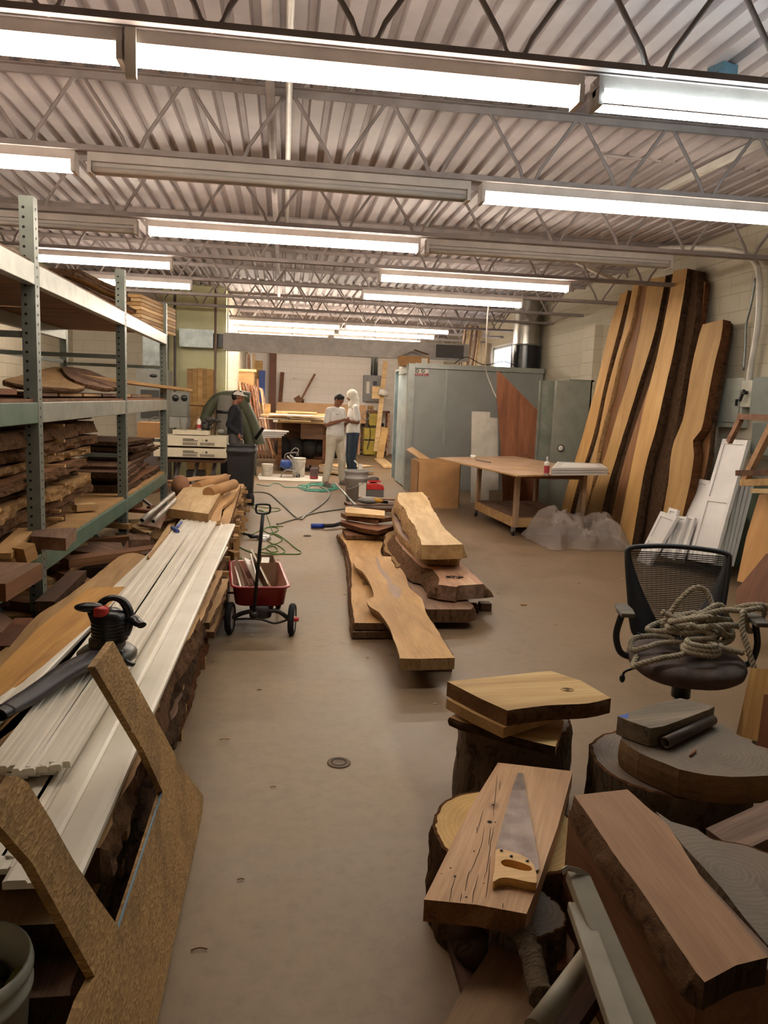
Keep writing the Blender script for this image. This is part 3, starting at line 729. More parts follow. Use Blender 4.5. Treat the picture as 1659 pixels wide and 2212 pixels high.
zb('flat_board','plain tan board under the grey tubes at the far end of the pile','board',[(330,1110),(370,1085),(345,1140),(300,1132)],.62,.02,[W_wal])
for i,(a,b_,r) in enumerate((((306,1125),(374,1067),.022),((330,1127),(378,1080),.02))):
    A=P(*a,z=.68);B=P(*b_,z=.68)
    MB().tube([A,B],[r,r],14,caps=False).tube([A,B],[r*.8]*2,14,caps=False).lathe([(r,0),(r*.8,0)],A,14,axis=(B-A)).lathe([(r,0),(r*.8,0)],B,14,axis=(B-A)).build('metal_tube',plain('tube_grey','a09a90',.4,.5),None,['left pale metal tube on the pile','right pale metal tube on the pile'][i],'tube')
for i,(a,b_,r,z) in enumerate((((425,1070),(487,1054),.055,.66),((450,1083),(505,1068),.06,.68) )):
    A=P(a[0]+0,a[1]-18,z=z);B=P(b_[0],b_[1]-22,z=z)
    MB().tube([A,B],[r,r*.95],16).build('paper_roll',M_card,None,['rolled kraft paper tube lying behind the pale glued board, far one','rolled kraft paper tube behind the pale glued board, ending at the black bin'][i],'paper roll')
MB().sph(P(390,1050,z=.66),(.10,.16,.12),14,10).build('crumpled_kraft_bag',plain('kraft_brown','8a6044',.85,bmp=.6),None,'brown rounded paper bundle at the left corner of the pale glued board','bundle')
for i in range(4):
    a=P(370+i*22,1040-i*3,z=.62); board('flattened_carton','folded brown cardboard piece behind the pale glued board','cardboard',a,a+V((.35,.3-.1*i,.03)),.25,.01,[M_card],group='folded cardboard on the far pile')
# boards between white stack and rack
zb('wood_block','square brown block end left of the white boards, near the grey tubes','block',[(278,1155),(322,1150),(325,1165),(280,1166)],.55,.1,[W_wal])
zb('wood_board','dark reddish plank stacked under the square block left of the white boards','board',[(275,1168),(395,1150),(350,1200),(262,1190)],.43,.06,[W_red])
zb('wood_board','brown plank end with sawn face just above the long curved slab','board',[(150,1168),(262,1172),(270,1190),(240,1200),(150,1188)],.46,.05,[W_wal])
zb('narrow_board','narrow board hugging the left side of the white stack, longer one','board',[(412,1104),(416,1110),(330,1215),(318,1200)],.56,.03,[W_tan])
zb('narrow_board','narrow pale board hugging the left side of the white stack, shorter one','board',[(372,1120),(385,1122),(325,1210),(316,1205)],.53,.03,[W_pale])
heap(H2,26,(-1.3,-1.0),(5.6,8.6),(.3,1.),(.05,.15),(.03,.06),allw,'wood_offcut','wood offcut between the far floor pile and the rack','offcut','offcuts between pile and rack',da=.7,zmax=.6)
heap(H2,22,(-1.28,-1.15),(3.2,5.6),(.3,.9),(.05,.13),(.03,.06),allw,'wood_scrap','wood scrap wedged between the curved slab and the rack','offcut','scraps beside the curved slab',da=.4,zmax=.38)
# upright little blocks on pile's outer side far end
for i,(px,py,h) in enumerate(((512,1150,.30),(508,1180,.26),(520,1120,.22),(503,1205,.2))):
    a=P(px,py+30,z=0); MB().box((a.x+.0,a.y,h/2),(.06,.14,h),.2*i).build('upright_offcut',W_tan,None,'short tan block standing against the far pile side, '+['second nearest','third','farthest','nearest'][i],'block')
MB().tube([P(377,1144,z=.6),P(392,1128,z=.62)],.012,8).tube([P(372,1140,z=.6),P(384,1148,z=.6)],.016,8).build('blue_clamp',plain('clamp_blue','3d5196',.5),None,'small blue clamp lying between the grey tubes and the white boards','clamp')
# small jumble near wagon : curling boards end
for i,(p,q,w,z,t) in enumerate((((462,1232),(405,1350),.12,.42,.05),((478,1250),(432,1345),.11,.30,.04),((474,1290),(445,1365),.1,.16,.04))):
    board('curved_offcut','short bark-edged board end curling out of the pile behind the wagon, '+['upper','middle','lower'][i],'board',P(*p,z=z+t),P(*q,z=z+t),w,t,[W_tan,B_mid],live=.01,seed=130+i)
# ================================================================= BLOWER
c=P(232,1425,z=.595); 
bl=empty('leaf_blower',c,'black electric leaf blower with red button and grey nozzle tube lying on the white boards','leaf blower')
M_bl=plain('blower_black','17161b',.28); M_bg=plain('blower_grey','4a4648',.4,c2='39363a'); M_rd=plain('red_plastic','c8322c',.35)
Rw=P(282,1415,y=c.y).x-P(178,1415,y=c.y).x; R=.115
MB().lathe([(0,0),(R*.8,0),(R,.02),(R,.055),(R*.8,.085),(R*.55,.095)],c,28).build('fan_housing',plain('blower_body','5d5a50',.35),bl)
MB().lathe([(R*.62,.08),(R*.6,.14),(R*.5,.145)],c,24).build('collar',plain('blower_brown','5c4f44',.4),bl)
k=R/.19*1.0
tp=c+V((R*.10,0,0))
MB().lathe([(R*.60,.135),(R*.60,.25),(R*.55,.30),(R*.3,.325),(0,.33)],tp,24).build('motor_cover',M_bl,bl)
mb=MB()
for i in range(5): mb.lathe([(R*.605,.16+i*.022),(R*.63,.166+i*.022),(R*.605,.172+i*.022)],tp,24)
mb.build('cooling_ribs',M_bl,bl)
MB().lathe([(R*.26,.30),(R*.26,.345),(R*.2,.355),(0,.357)],tp+V((-R*.22,-R*.28,0)),18).build('red_button',M_rd,bl)
hp=[tp+V((-R*.5,0,.27)),tp+V((-R*.32,R*.2,.35)),tp+V((R*.0,R*.25,.385)),tp+V((R*.38,R*.2,.37)),tp+V((R*.62,R*.1,.30)),tp+V((R*.62,0,.22)),tp+V((R*.5,-.0,.16))]
MB().tube(smoothpts(hp,6),.019,10).build('loop_handle',M_bl,bl)
MB().tube(smoothpts([tp+V((R*.72,.0,.27)),tp+V((R*1.0,-.03,.25)),tp+V((R*1.15,-.05,.245))],5),[.026]*3+[.022]*4+[.02]*4,10).build('throttle_grip',M_bl,bl)
MB().sph(tp+V((-R*.62,-.02,.345)),(.06,.03,.03),14,10).tube([tp+V((-R*.6,0,.33)),tp+V((-R*.4,0,.22))],.022,10).build('side_handle',M_bl,bl)
MB().tube(smoothpts([c+V((R*.5,-R*.5,.09)),c+V((R*.7,-R*.62,.03)),c+V((R*.98,-R*.55,.0))],4),.014,8).build('foot',M_bl,bl)
e=P(10,1528,z=.63)
s0=c+V((-.02,-R*.75,.06))
MB().tube(smoothpts([s0,s0.lerp(e,.35)+V((0,0,.02)),s0.lerp(e,.75),e],5),[.05,.05,.05,.05,.048,.046,.045,.044,.042,.042,.04,.04,.038,.036,.034,.034],16,caps=True).build('nozzle_tube',M_bg,bl)
MB().tube([e,e+(e-s0).normalized()*.03],[.037,.035],16,caps=False).lathe([(0,0),(.034,0)],e+(e-s0).normalized()*.005,16,axis=(e-s0)).build('nozzle_mouth',M_blk,bl)
MB().box(c+V((-R*.35,-R*.93,.06)),(.07,.02,.02),.2).build('red_trim',M_rd,bl)
for ch_ in kids(bl):
    ch_.matrix_basis.translation.z*=.64
    for v_ in ch_.data.vertices: v_.co.z*=.64
# ================================================================= OSB sheet
def osb_mat():
    m,nt,b=base_mat('osb_board',.8); v=coords(nt,(1,1,1),False)
    vo=N(nt,'ShaderNodeTexVoronoi'); vo.inputs['Scale'].default_value=70; 
    mp=nt.nodes.new('ShaderNodeMapping'); mp.inputs['Scale'].default_value=(1,2.6,1); nz=N(nt,'ShaderNodeTexNoise'); nz.inputs['Scale'].default_value=5
    nt.links.new(v,nz.inputs['Vector']); ad=N(nt,'ShaderNodeVectorMath',operation='MULTIPLY_ADD'); ad.inputs[1].default_value=(.06,.06,.06); nt.links.new(nz.outputs[1],ad.inputs[0]); nt.links.new(v,ad.inputs[2]); nt.links.new(ad.outputs[0],mp.inputs[0]); nt.links.new(mp.outputs[0],vo.inputs['Vector'])
    c=ramp(nt,vo.outputs['Color'],[(.1,'94713f'),(.5,'b08a55'),(.9,'c6a069')])
    n=noise(nt,v,3.2,5,.6); c=mix(nt,ramp(nt,n,[(.5,(0,0,0)),(.72,(.7,.7,.7))]),c,'5c4630')
    n2=noise(nt,v,45,4,.8); c=mix(nt,ramp(nt,n2,[(.3,(.6,.6,.6)),(.42,(0,0,0))]),c,'4a3520')
    nt.links.new(c,b.inputs['Base Color']); bump(nt,b,vo.outputs['Distance'],.3,.004); return m
M_osb=osb_mat()
nO=V((1,0,.13)).normalized(); oP=V((-.29,2.4,0))
def OP(px,py): return PP(px,py,oP,nO)
pts=[(245,1385),(330,1540),(395,1660),(440,1720),(437,1760),(385,1990),(335,2230),(310,2330),(130,2330),(160,2220),(180,2160),(205,2110),(150,2010),(70,1865),(0,1785),(-5,1745),(35,1675),(60,1690),(110,1770),(160,1860),(215,1945),(258,2005),(265,1990),(300,1880),(352,1712),(310,1620),(205,1440)]
o=slab('osb_cutout','large K-shaped chipboard cut-out leaning on the pile in the left foreground','board',[OP(*p) for p in pts],.018,[M_osb,M_osb,M_osb],up=nO,ax=V((0,1,0)))
# blue painted edge strip along the inner edge
a=OP(352,1712);b=OP(258,2005)
MB().bar(a+V((-.004,0,0)),b+V((-.004,0,0)),.003,.005,up=nO).build('blue_edge',plain('blue_edge_paint','6f8fa3',.6),o)
for (x,y) in ((297,1545),(285,1575),(315,1590),(303,1605)):
    q=OP(x,y)+nO*.0008; MB().lathe([(0,0),(.011,0)],q,12,axis=nO).build('oval_mark',plain('pale_knock','b58f5a',.8),o)
# blue tape scrap
MB().bb((-1.02,1.9,.56),(-.9,2.3,.575)).build('blue_tape_strip',plain('blue_tape','2f7fb5',.5),None,'bright blue plastic strip under the white strips at the left edge','strip')
# ================================================================= BUCKET foreground
r=P(65,2075,z=.38); bc=V((r.x-.155,r.y-.0,0))
bk=empty('plastic_bucket',bc,'white plastic bucket with wet leaves inside at the lower left corner','bucket')
M_bw=plain('bucket_grey_white','b9b5a4',.5,c2='aaa592')
MB().lathe([(0,.005),(.125,.005),(.13,.0),(.14,.2),(.147,.30),(.155,.305),(.155,.315),(.148,.32),(.150,.345),(.157,.35),(.157,.36),(.152,.38),(.146,.38),(.14,.3),(.122,.02),(0,.02)],bc,36).build('pail',M_bw,bk)
mb=MB(); random.seed(2)
for i in range(40):
    a=random.uniform(0,6.28);rr=random.uniform(0,.12); mb.sph(bc+V((rr*math.cos(a),rr*math.sin(a),.25+random.uniform(0,.05))),(random.uniform(.02,.05),random.uniform(.015,.03),.008),8,5,M=Matrix.Rotation(random.uniform(0,3),4,'Z')@Matrix.Rotation(random.uniform(-.6,.6),4,'X'))
mb.lathe([(0,.25),(.138,.25)],bc,24); mb.build('wet_leaves',plain('leaf_green','3c3f24',.5,c2='262617',scale=20),bk,kind='stuff')
MB().tube([bc+V((.08,.06,.26)),bc+V((.125,.02,.34))],.012,8).build('yellow_stem',plain('yellow_stem','8a8435',.6),bk)
def smooth2(L,n=4):
    q=smoothpts([V((a,b,0)) for a,b in L],n,True); return [(p.x,p.y) for p in q]
# ================================================================= CENTRE SLABS
def c1(x,y): return (400+x/2.37,1040+y/2.37)
def c5(x,y): return (700+x/4.1475,1020+y/4.1475)
def zs(name,label,cat,pts,z,th,mats,conv=None,**k):
    if conv: pts=[conv(*p) for p in pts]
    return slab(name,label,cat,[P(a,b,z=z) for a,b in pts],th,mats,**k)
W_fs=wood('slab_tan','8f6838','b58a54','cfa872',5)
zs('live_edge_slab','thin rough slab lowest under the two long tan slabs on the floor','slab',[(790,265),(985,300),(1060,770),(858,772),(845,640),(832,440),(812,330)],.055,.045,[W_wal,B_mid],c1,live=.01,flare=.01,seed=200,ax=V((.1,1,0)))
zs('live_edge_slab','left long tan slab lying flat, partly beneath the wavy slab','slab',[(800,268),(1000,302),(1002,372),(1100,520),(1120,600),(1060,700),(1040,726),(868,724),(852,600),(850,430),(826,330)],.115,.05,[W_fs,B_mid],c1,live=.008,flare=.012,seed=201,ax=V((.1,1,0)))
wv_=zs('live_edge_slab','wavy tan slab with a knob and purplish heart streak, in the middle of the floor','slab',[(868,380),(985,383),(1070,385),(1095,430),(1128,480),(1150,545),(1210,600),(1232,670),(1265,720),(1300,775),(1345,850),(1381,903),(1200,908),(1098,906),(1090,870),(1062,790),(1040,735),(1005,685),(990,668),(945,640),(930,612),(935,600),(965,592),(945,520),(905,460),(872,440),(862,405)],.19,.07,[W_fs,B_lt],c1,live=.004,flare=-.03,seed=202,ax=V((-.05,1,0)),step=.06)
a=P(1300,1,z=0)
MB().bb((.93,4.52,0),(1.08,4.95,.115)).build('support_block',W_dark,None,'dark block under the near end of the wavy tan slab','block')
MB().bb((.70,6.3,.0),(.85,6.6,.115)).build('support_block',W_dark,None,'dark block under the far end of the wavy tan slab','block')
M_hrt=plain('heartwood','806252',.6,c2='967452',scale=14)
hp_=[P(*c1(a,b),z=.1905) for a,b in smooth2([(975,388),(990,400),(1010,450),(1040,480),(1060,520),(1100,545),(1105,570),(1088,600),(1060,580),(1040,545),(1035,510),(1010,480),(985,440)])]
slab('heart_streak','purplish brown heartwood streak',None,hp_,.0004,[M_hrt],parent=wv_)
# right stack
zs('live_edge_slab','lowest dark slab of the right stack, on small feet beside a green tag','slab',[(1100,330),(1330,470),(1440,600),(1478,640),(1462,655),(1235,655),(1190,600),(1130,500),(1090,380)],.16,.10,[W_wal,B_mid],c1,live=.01,flare=.02,seed=203)
for i,(x,y) in enumerate(((1.25,5.75),(1.62,5.9),(1.25,7.6),(1.5,5.85))):
    MB().bb((x,y,0),(x+.09,y+.09,.065)).build('support_block',W_dark,None,'small dark foot block under the lowest dark slab, '+['left front','right front','rear','middle front'][i],'block')
a=P(1012,1322,z=0); MB().bb((a.x-.06,a.y,0),(a.x+.04,a.y+.05,.045)).build('green_block',plain('green_tag','5fae4b',.6),None,'small bright green block under the right end of the slab stack','block')
zs('live_edge_slab','wide brown slab with a notched front end and a small heap of screws on it','slab',[(1110,260),(1235,400),(1380,400),(1440,440),(1528,525),(1400,533),(1388,540),(1295,528),(1300,500),(1265,450),(1215,440),(1150,380),(1075,290)],.29,.115,[W_pink,B_mid,W_wal],c1,live=.012,flare=.10,seed=204)
# its notch
zs('live_edge_slab','narrow brown slab between the top pale slab and the notched slab','slab',[(1070,120),(1200,150),(1385,345),(1392,390),(1240,385),(1130,300),(1075,220)],.37,.07,[W_wal,B_lt],c1,live=.01,flare=.0,seed=205)
zs('live_edge_slab','pale top slab of the right stack with thick rough bark on its left side','slab',[(1092,58),(1214,54),(1240,85),(1262,130),(1290,180),(1325,235),(1365,275),(1402,305),(1421,322),(1300,326),(1212,325),(1205,300),(1190,270),(1175,225),(1140,180),(1125,140),(1090,100)],.52,.12,[W_pale,B_lt,W_tan],c1,live=.012,flare=.05,seed=206)
zs('live_edge_slab','long slab with pale bark hidden beneath the pale top slab','slab',[(1075,75),(1210,70),(1330,240),(1380,320),(1200,318),(1180,290),(1120,215),(1070,140)],.42,.05,[W_wal,B_lt],c1,live=.015,flare=.04,seed=207) if 0 else None
MB_=MB(); random.seed(8); q=P(*c1(1378,492),z=.293)
for i in range(9):
    a=random.uniform(0,3.1); d=V((math.cos(a),math.sin(a),0))*.03; o_=q+V((random.uniform(-.05,.05),random.uniform(-.02,.02),.004*(i%3)))
    s=MB().cyl(o_-d,o_+d,.0035,n=5).cyl(o_+d,o_+d*1.12,.006,n=6).build('wood_screw',M_blk,None,'dark screw in the little heap on the notched brown slab','screw','screws on the notched slab')
# bark chunk between
zs('bark_chunk','gnarled piece of bark lying between the left slabs and the right stack','bark',[(1030,270),(1075,262),(1110,430),(1085,440),(1050,380),(1020,350)],.20,.12,[B_lt,B_mid],c1,live=.02,seed=210)
# short boards stack
for i,(pts,z,t,m,lab) in enumerate([
 ([(165,508),(200,505),(560,540),(560,570),(195,565)],.17,.045,[W_red,B_mid],'bottom dark board of the short stack behind the left slabs'),
 ([(148,425),(200,430),(420,470),(640,470),(640,480),(480,525),(330,500),(150,445)],.25,.05,[W_red,B_red],'curved reddish board in the short stack behind the left slabs'),
 ([(150,362),(190,358),(620,400),(490,418),(485,430),(200,390)],.31,.05,[W_wal,W_brn],'angled brown board second from the top of the short stack'),
 ([(192,312),(230,310),(545,345),(543,390),(192,362)],.37,.035,[W_pale,W_tan],'pale top board of the short stack behind the left slabs'),
 ([(200,470),(560,500),(640,560),(300,560)],.115,.05,[W_dark,B_drk],'dark board underneath the short stack')]):
    zs('short_board',lab,'board',pts,z,t,m,c5,ax=V((1,.1,0)))
# floor tool tray behind the stack : low cart made of boards
zs('rough_plank','weathered plank spanning behind the pale top slab','board',[(310,215),(660,235),(950,220),(940,232),(660,245),(305,224)],.36,.02,[W_wal],c5)
zs('rough_plank','dark plank below the weathered one behind the short stack','board',[(190,300),(620,300),(640,325),(195,322)],.24,.05,[W_dark],c5)
a=P(*c5(200,480),z=0)
MB().bar(P(*c5(200,290),z=.12),P(*c5(640,290),z=.12),.3,.04).build('rough_plank',W_dark,None,'dark plank lying lowest behind the short stack','board')
# grass-catcher like shape: circular saw w yellow
q=P(*c5(400,285),z=.27)
ts=empty('power_tool',q,'grey and yellow power tool lying behind the short stack of boards','power tool')
MB().sph(q+V((0,0,.05)),(.16,.1,.05),16,8).build('guard',plain('tool_grey','7e7a74',.4),ts)
MB().sph(q+V((.1,-.05,.06)),(.10,.04,.035),12,6,M=Matrix.Rotation(-.4,4,'Z')).build('yellow_body',plain('tool_yellow','d09a28',.5),ts)
MB().tube([q+V((.15,-.02,.04)),q+V((.26,-.03,.03))],.02,8).build('handle',M_blk,ts)
# grey bucket with brush
a=P(771,1128,z=0); a=P(771,1075,z=.25)
by=12.6; bx=P(770,1030,y=by).x; ztop=P(770,1016,y=by).z; rt=(P(796,1016,y=by).x-P(745,1016,y=by).x)/2
bk=empty('grey_bucket',(bx,by,0.0),'grey plastic bucket with a pale label behind the short board stack, holding a white brush','bucket')
M_gb=plain('bucket_grey','9a958f',.5)
zb0=max(0,P(770,1092,y=by).z-.05); h_=ztop
MB().lathe([(0,.0),(rt*.82,.0),(rt*.95,h_*.72),(rt*1.02,h_*.74),(rt*1.02,h_*.78),(rt*.96,h_*.79),(rt*.98,h_*.93),(rt*1.04,h_*.95),(rt*1.04,h_),(rt*.97,h_),(rt*.9,h_*.7),(0,h_*.65)],(bx,by,0),30).build('pail',M_gb,bk)
MB().tube(smoothpts([(bx-rt*1.02,by-.02,h_*.76),(bx-rt*.8,by-rt,h_*.45),(bx,by-rt*1.1,h_*.55),(bx+rt*.8,by-rt*.7,h_*.7),(bx+rt*1.02,by,h_*.76)],6),.005,6).build('wire_handle',M_steel,bk)
MB().box((bx+rt*.45,by-rt*.83,h_*.38),(rt*.7,.01,h_*.5),.45).build('label',M_wht,bk)
q=P(778,1008,y=by); MB().box(q,(.07,.03,.09),.3).cyl(q+V((-.02,0,.02)),q+V((-.1,.02,.1)),.012).build('paint_brush',M_wht,None,'white brush sticking out of the grey bucket','brush')
# red sander / vac right of bucket
q=P(808,1058,z=0); 
rv=empty('red_tool_case',V((P(808,1045,y=13.4).x,13.4,0)),'red and grey tool box with a tool on it, right of the grey bucket','tool box')
x=rv.location.x
MB().bb((x-.16,13.25,0),(x+.16,13.55,.12)).build('grey_base',plain('case_grey','6a6560',.5),rv)
MB().prism([(x-.17,.12),(x+.17,.12),(x+.15,.2),(x+.02,.24),(x-.15,.22)],.3,Matrix(((1,0,0,0),(0,0,-1,13.25),(0,1,0,0),(0,0,0,1)))).build('red_lid',M_rd,rv,bev=.01)
MB().sph((x-.02,13.4,.29),(.11,.1,.06),14,8).build('tool_body',plain('sander_brown','5f544c',.5),rv)
MB().bar((x-.12,13.27,.27),(x+.1,13.27,.27),.02,.03).build('red_strap',M_rd,rv)
# long metal pole
MB().tube([P(724,1044,z=.42),P(768,1092,z=.46)],.014,8).build('metal_rod',M_steel,None,'slanting thin metal rod leaning on the short board stack','rod')
# rubbish bits on floor
def hose(name,pts,r,mat,label,cat,sm=8,n=8,z=None,group=None):
    q=[P(a,b,z=(z if z is not None else r)) for a,b in pts]
    return MB().tube(smoothpts(q,sm),r,n).build(name,mat,None,label,cat,group)
hb=hose('vacuum_hose',[(672,1136),(700,1136)],.032,plain('blue_cuff','1e3fa0',.4),'black vacuum hose with a blue end cuff on the floor left of the board stack','hose',1,14)
o=MB().tube(smoothpts([P(700,1136,z=.04),P(720,1135,z=.04),P(735,1131,z=.05),P(750,1127,z=.06)],6),.026,12).build('black_hose',M_rub,hb)
hb.name='vacuum_hose'
# ================================================================= FLOOR DRAINS etc
for i,(px,py,r,lab) in enumerate(((732,1648,.055,'round rusty floor drain cover in the foreground aisle'),(664,1158,.05,'small dark round floor plug behind the wagon'))):
    q=P(px,py,z=.0); mb=MB().lathe([(0,.004),(r*.8,.004),(r*.85,.006),(r,.003),(r,0)],(q.x,q.y,0),28)
    o=mb.build('floor_drain',plain('drain_iron','6b5742',.7) if i==0 else plain('drain_dark','2c241d',.8),None,lab,'drain')
    if i==0:
        MB().lathe([(r*.55,.0045),(r*.6,.007),(r*.65,.0045)],(q.x,q.y,0),24).build('inner_ring',plain('drain_dark','2c241d',.8),o)
random.seed(77)
bits=[(485,1597),(602,1325),(640,1333),(1132,1307),(1375,1265),(1372,1356),(1076,1282),(430,2052),(700,1255),(795,1420),(847,1414),(1060,1300),(600,1210),(745,1285),(545,1372),(460,1430),(560,1490),(940,1520),(1200,1350),(1250,1260),(1345,1250),(590,1700),(520,1900)]
for i,(px,py) in enumerate(bits):
    q=P(px,py,z=.004); c_=[W_tan,W_brn,M_wht][i%3]; s=.024 if i in(0,7,3,4) else .012
    if i==4: c_=plain('blue_tape2','2a4f9e',.5)
    lab={0:'curled pale wood chip on the floor between the pile and the drain',3:'small tan wood bit on the floor left of the office chair',4:'blue tape scrap on the floor left of the office chair',7:'curled wood shaving on the floor at the lower centre'}.get(i,'tiny crumb of wood on the concrete floor')
    MB().tube(smoothpts([q+V((-s,0,0)),q+V((0,s*.3,.002)),q+V((s,.1*s,0))],3),.0022 if i not in(3,4) else .011,5).build('floor_scrap',c_,None,lab,'scrap','crumbs on the floor' if lab.startswith('tiny') else None)
# ================================================================= WAGON
M_wr=plain('wagon_red','9c2a2c',.28,c2='8a2226'); M_wi=plain('wagon_inside','a8705c',.55,c2='8f5a48')
fl=P(503,1368,z=0); fr=P(618,1375,z=0); rl=P(487,1318,z=0); rr=P(593,1312,z=0)
cen=V(((fl.x+fr.x)/2,5.75,0))
wg=empty('toy_wagon',cen,'red pull wagon with black tyres and an upright black handle in the aisle','wagon')
x0,x1=fl.x-.0,fr.x+.01; xm=(x0+x1)/2; yf=5.26; yr=6.12; sk=-.075 # rear shift in x
def wx(x,y): return x+sk*(y-yf)/(yr-yf)
zr=.345; zb_=.215
def rrect(xa,xb,ya,yb,r,n=5):
    out=[]
    for (cx,cy,a0) in ((xb-r,yb-r,0),(xa+r,yb-r,PI/2),(xa+r,ya+r,PI),(xb-r,ya+r,1.5*PI)):
        for k in range(n+1):
            a=a0+PI/2*k/n; out.append((cx+r*math.cos(a),cy+r*math.sin(a)))
    return out
def ringw(inset,z,r=.08): 
    return [V((wx(px,py),py,z)) for px,py in rrect(x0-.01+inset,x1+.01-inset,yf-.02+inset,yr+inset*-1,r)]
rings=[ringw(.03,zb_),ringw(.012,zr-.01),ringw(.0,zr),ringw(-.008,zr+.006),ringw(-.004,zr+.014),ringw(.014,zr+.012)]
mb=MB(); n=len(rings[0]); vs=[p for r in rings for p in r]
mb.add(vs,[(i*n+k,i*n+(k+1)%n,(i+1)*n+(k+1)%n,(i+1)*n+k) for i in range(len(rings)-1) for k in range(n)]+[tuple(range(n))[::-1]],0,True)
mb.build('tub_outside',M_wr,wg)
rings=[ringw(.0145,zr+.012),ringw(.02,zr-.005),ringw(.04,zb_+.012)]
mb=MB(); vs=[p for r in rings for p in r]
mb.add(vs,[(i*n+k,i*n+(k+1)%n,(i+1)*n+(k+1)%n,(i+1)*n+k) for i in range(2) for k in range(n)]+[tuple(2*n+k for k in range(n))],0,True)
mb.build('tub_inside',M_wi,wg)
R=.112
for (px,y,lab) in ((fl.x-.02,yf+.07,0),(fr.x+.04,yf+.04,1),(fl.x-.10,yr-.08,2),(fr.x-.06,yr-.12,3)):
    s=1 if lab in(1,3) else -1
    w_=empty('wheel',(px,y,R)); w_.parent=wg; w_.matrix_basis=Matrix.Translation(V((px,y,R))-cen)
    ax=V((1,-.12,0)).normalized() if lab in(0,1) else V((1,0,0))
    c_=V((px,y,R))
    t=MB().lathe([(R*.72,-.018),(R*.9,-.022),(R,-.012),(R*1.0,.012),(R*.9,.022),(R*.72,.018),(R*.72,-.018)],c_,28,axis=ax).build('tyre',M_rub,w_)
    MB().lathe([(0,-.012),(R*.3,-.014),(R*.5,-.006),(R*.73,-.016)],c_,24,axis=ax).lathe([(0,.012),(R*.3,.014),(R*.5,.006),(R*.73,.016)],c_,24,axis=ax).build('rim',plain('wheel_white','c9c3c4',.4),w_)
    MB().lathe([(0,.05),(.016,.045),(.02,.0),(.02,-.0)],c_+ax*s*.0,12,axis=ax*s).build('hub_cap',M_rd,w_)
M_wf=plain('wagon_iron','2b2320',.45)
A=V((fl.x,yf+.07,R)); B=V((fr.x+.02,yf+.04,R)); mid=(A+B)/2+V((0,-.02,.05))
MB().tube(smoothpts([A,A+V((.06,-.01,.035)),mid+V((-.05,0,.01)),mid+V((.05,0,.01)),B+V((-.08,-.01,.06)),B],6),.016,8).tube(smoothpts([A+V((.01,0,-.01)),mid+V((-.1,-.02,-.04)),mid+V((0,-.02,-.045)),B+V((-.1,0,-.03)),B],5),.008,6).build('front_axle',M_wf,wg)
MB().lathe([(.07,.12),(.09,.215),(0,.215)],mid-V((0,-.05,R+.05)),16).build('turntable',M_wf,wg)
MB().cyl((fl.x-.1,yr-.08,R),(fr.x-.06,yr-.12,R),.01).bb((xm-.16,yr-.2,R),(xm-.13,yr-.05,.215)).bb((xm+.02,yr-.2,R),(xm+.05,yr-.05,.215)).build('rear_axle',M_wf,wg)
hb_=P(548,1328,y=5.16); ht=P(568,1110,y=5.0)
MB().sph(hb_,(.03,.03,.03)).build('hitch',M_wf,wg)
MB().tube([hb_,ht],.0125,10).tube(smoothpts([ht+V((-.0,0,0)),ht+V((-.035,0,.005)),ht+V((-.045,0,.02)),ht+V((-.043,0,.05)),ht+V((-.03,0,.062)),ht+V((.03,0,.062)),ht+V((.045,0,.05)),ht+V((.045,0,.02)),ht+V((.035,0,.005)),ht],4),.007,8).build('pull_handle',M_blk,wg)
# contents
def wi(u,v,z): return V((wx(x0+.04+(x1-x0-.08)*u,yf+(yr-yf)*v),yf+(yr-yf)*v,z))
bf=zb_+.015
cb=empty('cardboard_carton',wi(.75,.8,bf),'open cardboard carton with a white item in the back of the wagon','carton')
mb=MB(); a=wi(.45,.62,bf);b=wi(.98,.62,bf);c_=wi(.98,.97,bf);d=wi(.45,.97,bf)
for p,q in ((a,b),(b,c_),(c_,d),(d,a)): mb.bar(p+V((0,0,.09)),q+V((0,0,.09)),.006,.18)
mb.build('carton_walls',plain('old_carton','8a6a52',.85),cb)
o=MB().bar(wi(.7,.66,bf+.1),wi(.78,.92,bf+.12),.06,.1).build('white_item',M_wht,None,'crumpled white item inside the carton in the wagon','rag')
board('trim_offcut','white painted strip leaning across the wagon, front one','trim piece',wi(.28,.85,bf+.17),wi(.66,.05,bf+.03),.05,.012,[M_wht],up=(.5,0,1))
board('trim_offcut','white-edged wooden tray piece standing tilted in the wagon','trim piece',wi(.52,.80,bf+.19),wi(.82,.12,bf+.06),.17,.01,[W_tan,M_wht,M_wht],up=(.9,.3,.55))
board('trim_offcut','white panel piece standing behind the tray piece in the wagon','trim piece',wi(.42,.72,bf+.17),wi(.52,.12,bf+.06),.14,.01,[M_wht],up=(1,.1,.2))
board('wood_scrap','reddish wood sliver at the left wall of the wagon','scrap',wi(.05,.85,bf+.16),wi(.22,.12,bf+.05),.05,.015,[W_wal],up=(1,0,.5))
board('wood_scrap','brown wood offcut leaning near the left wall of the wagon','scrap',wi(.12,.8,bf+.14),wi(.34,.35,bf+.04),.05,.012,[W_brn],up=(1,0,.3))
board('wood_scrap','pale flat strip along the left side inside the wagon','scrap',wi(.02,.75,bf+.1),wi(.1,.06,bf+.08),.06,.012,[M_wht],up=(1,0,.2))
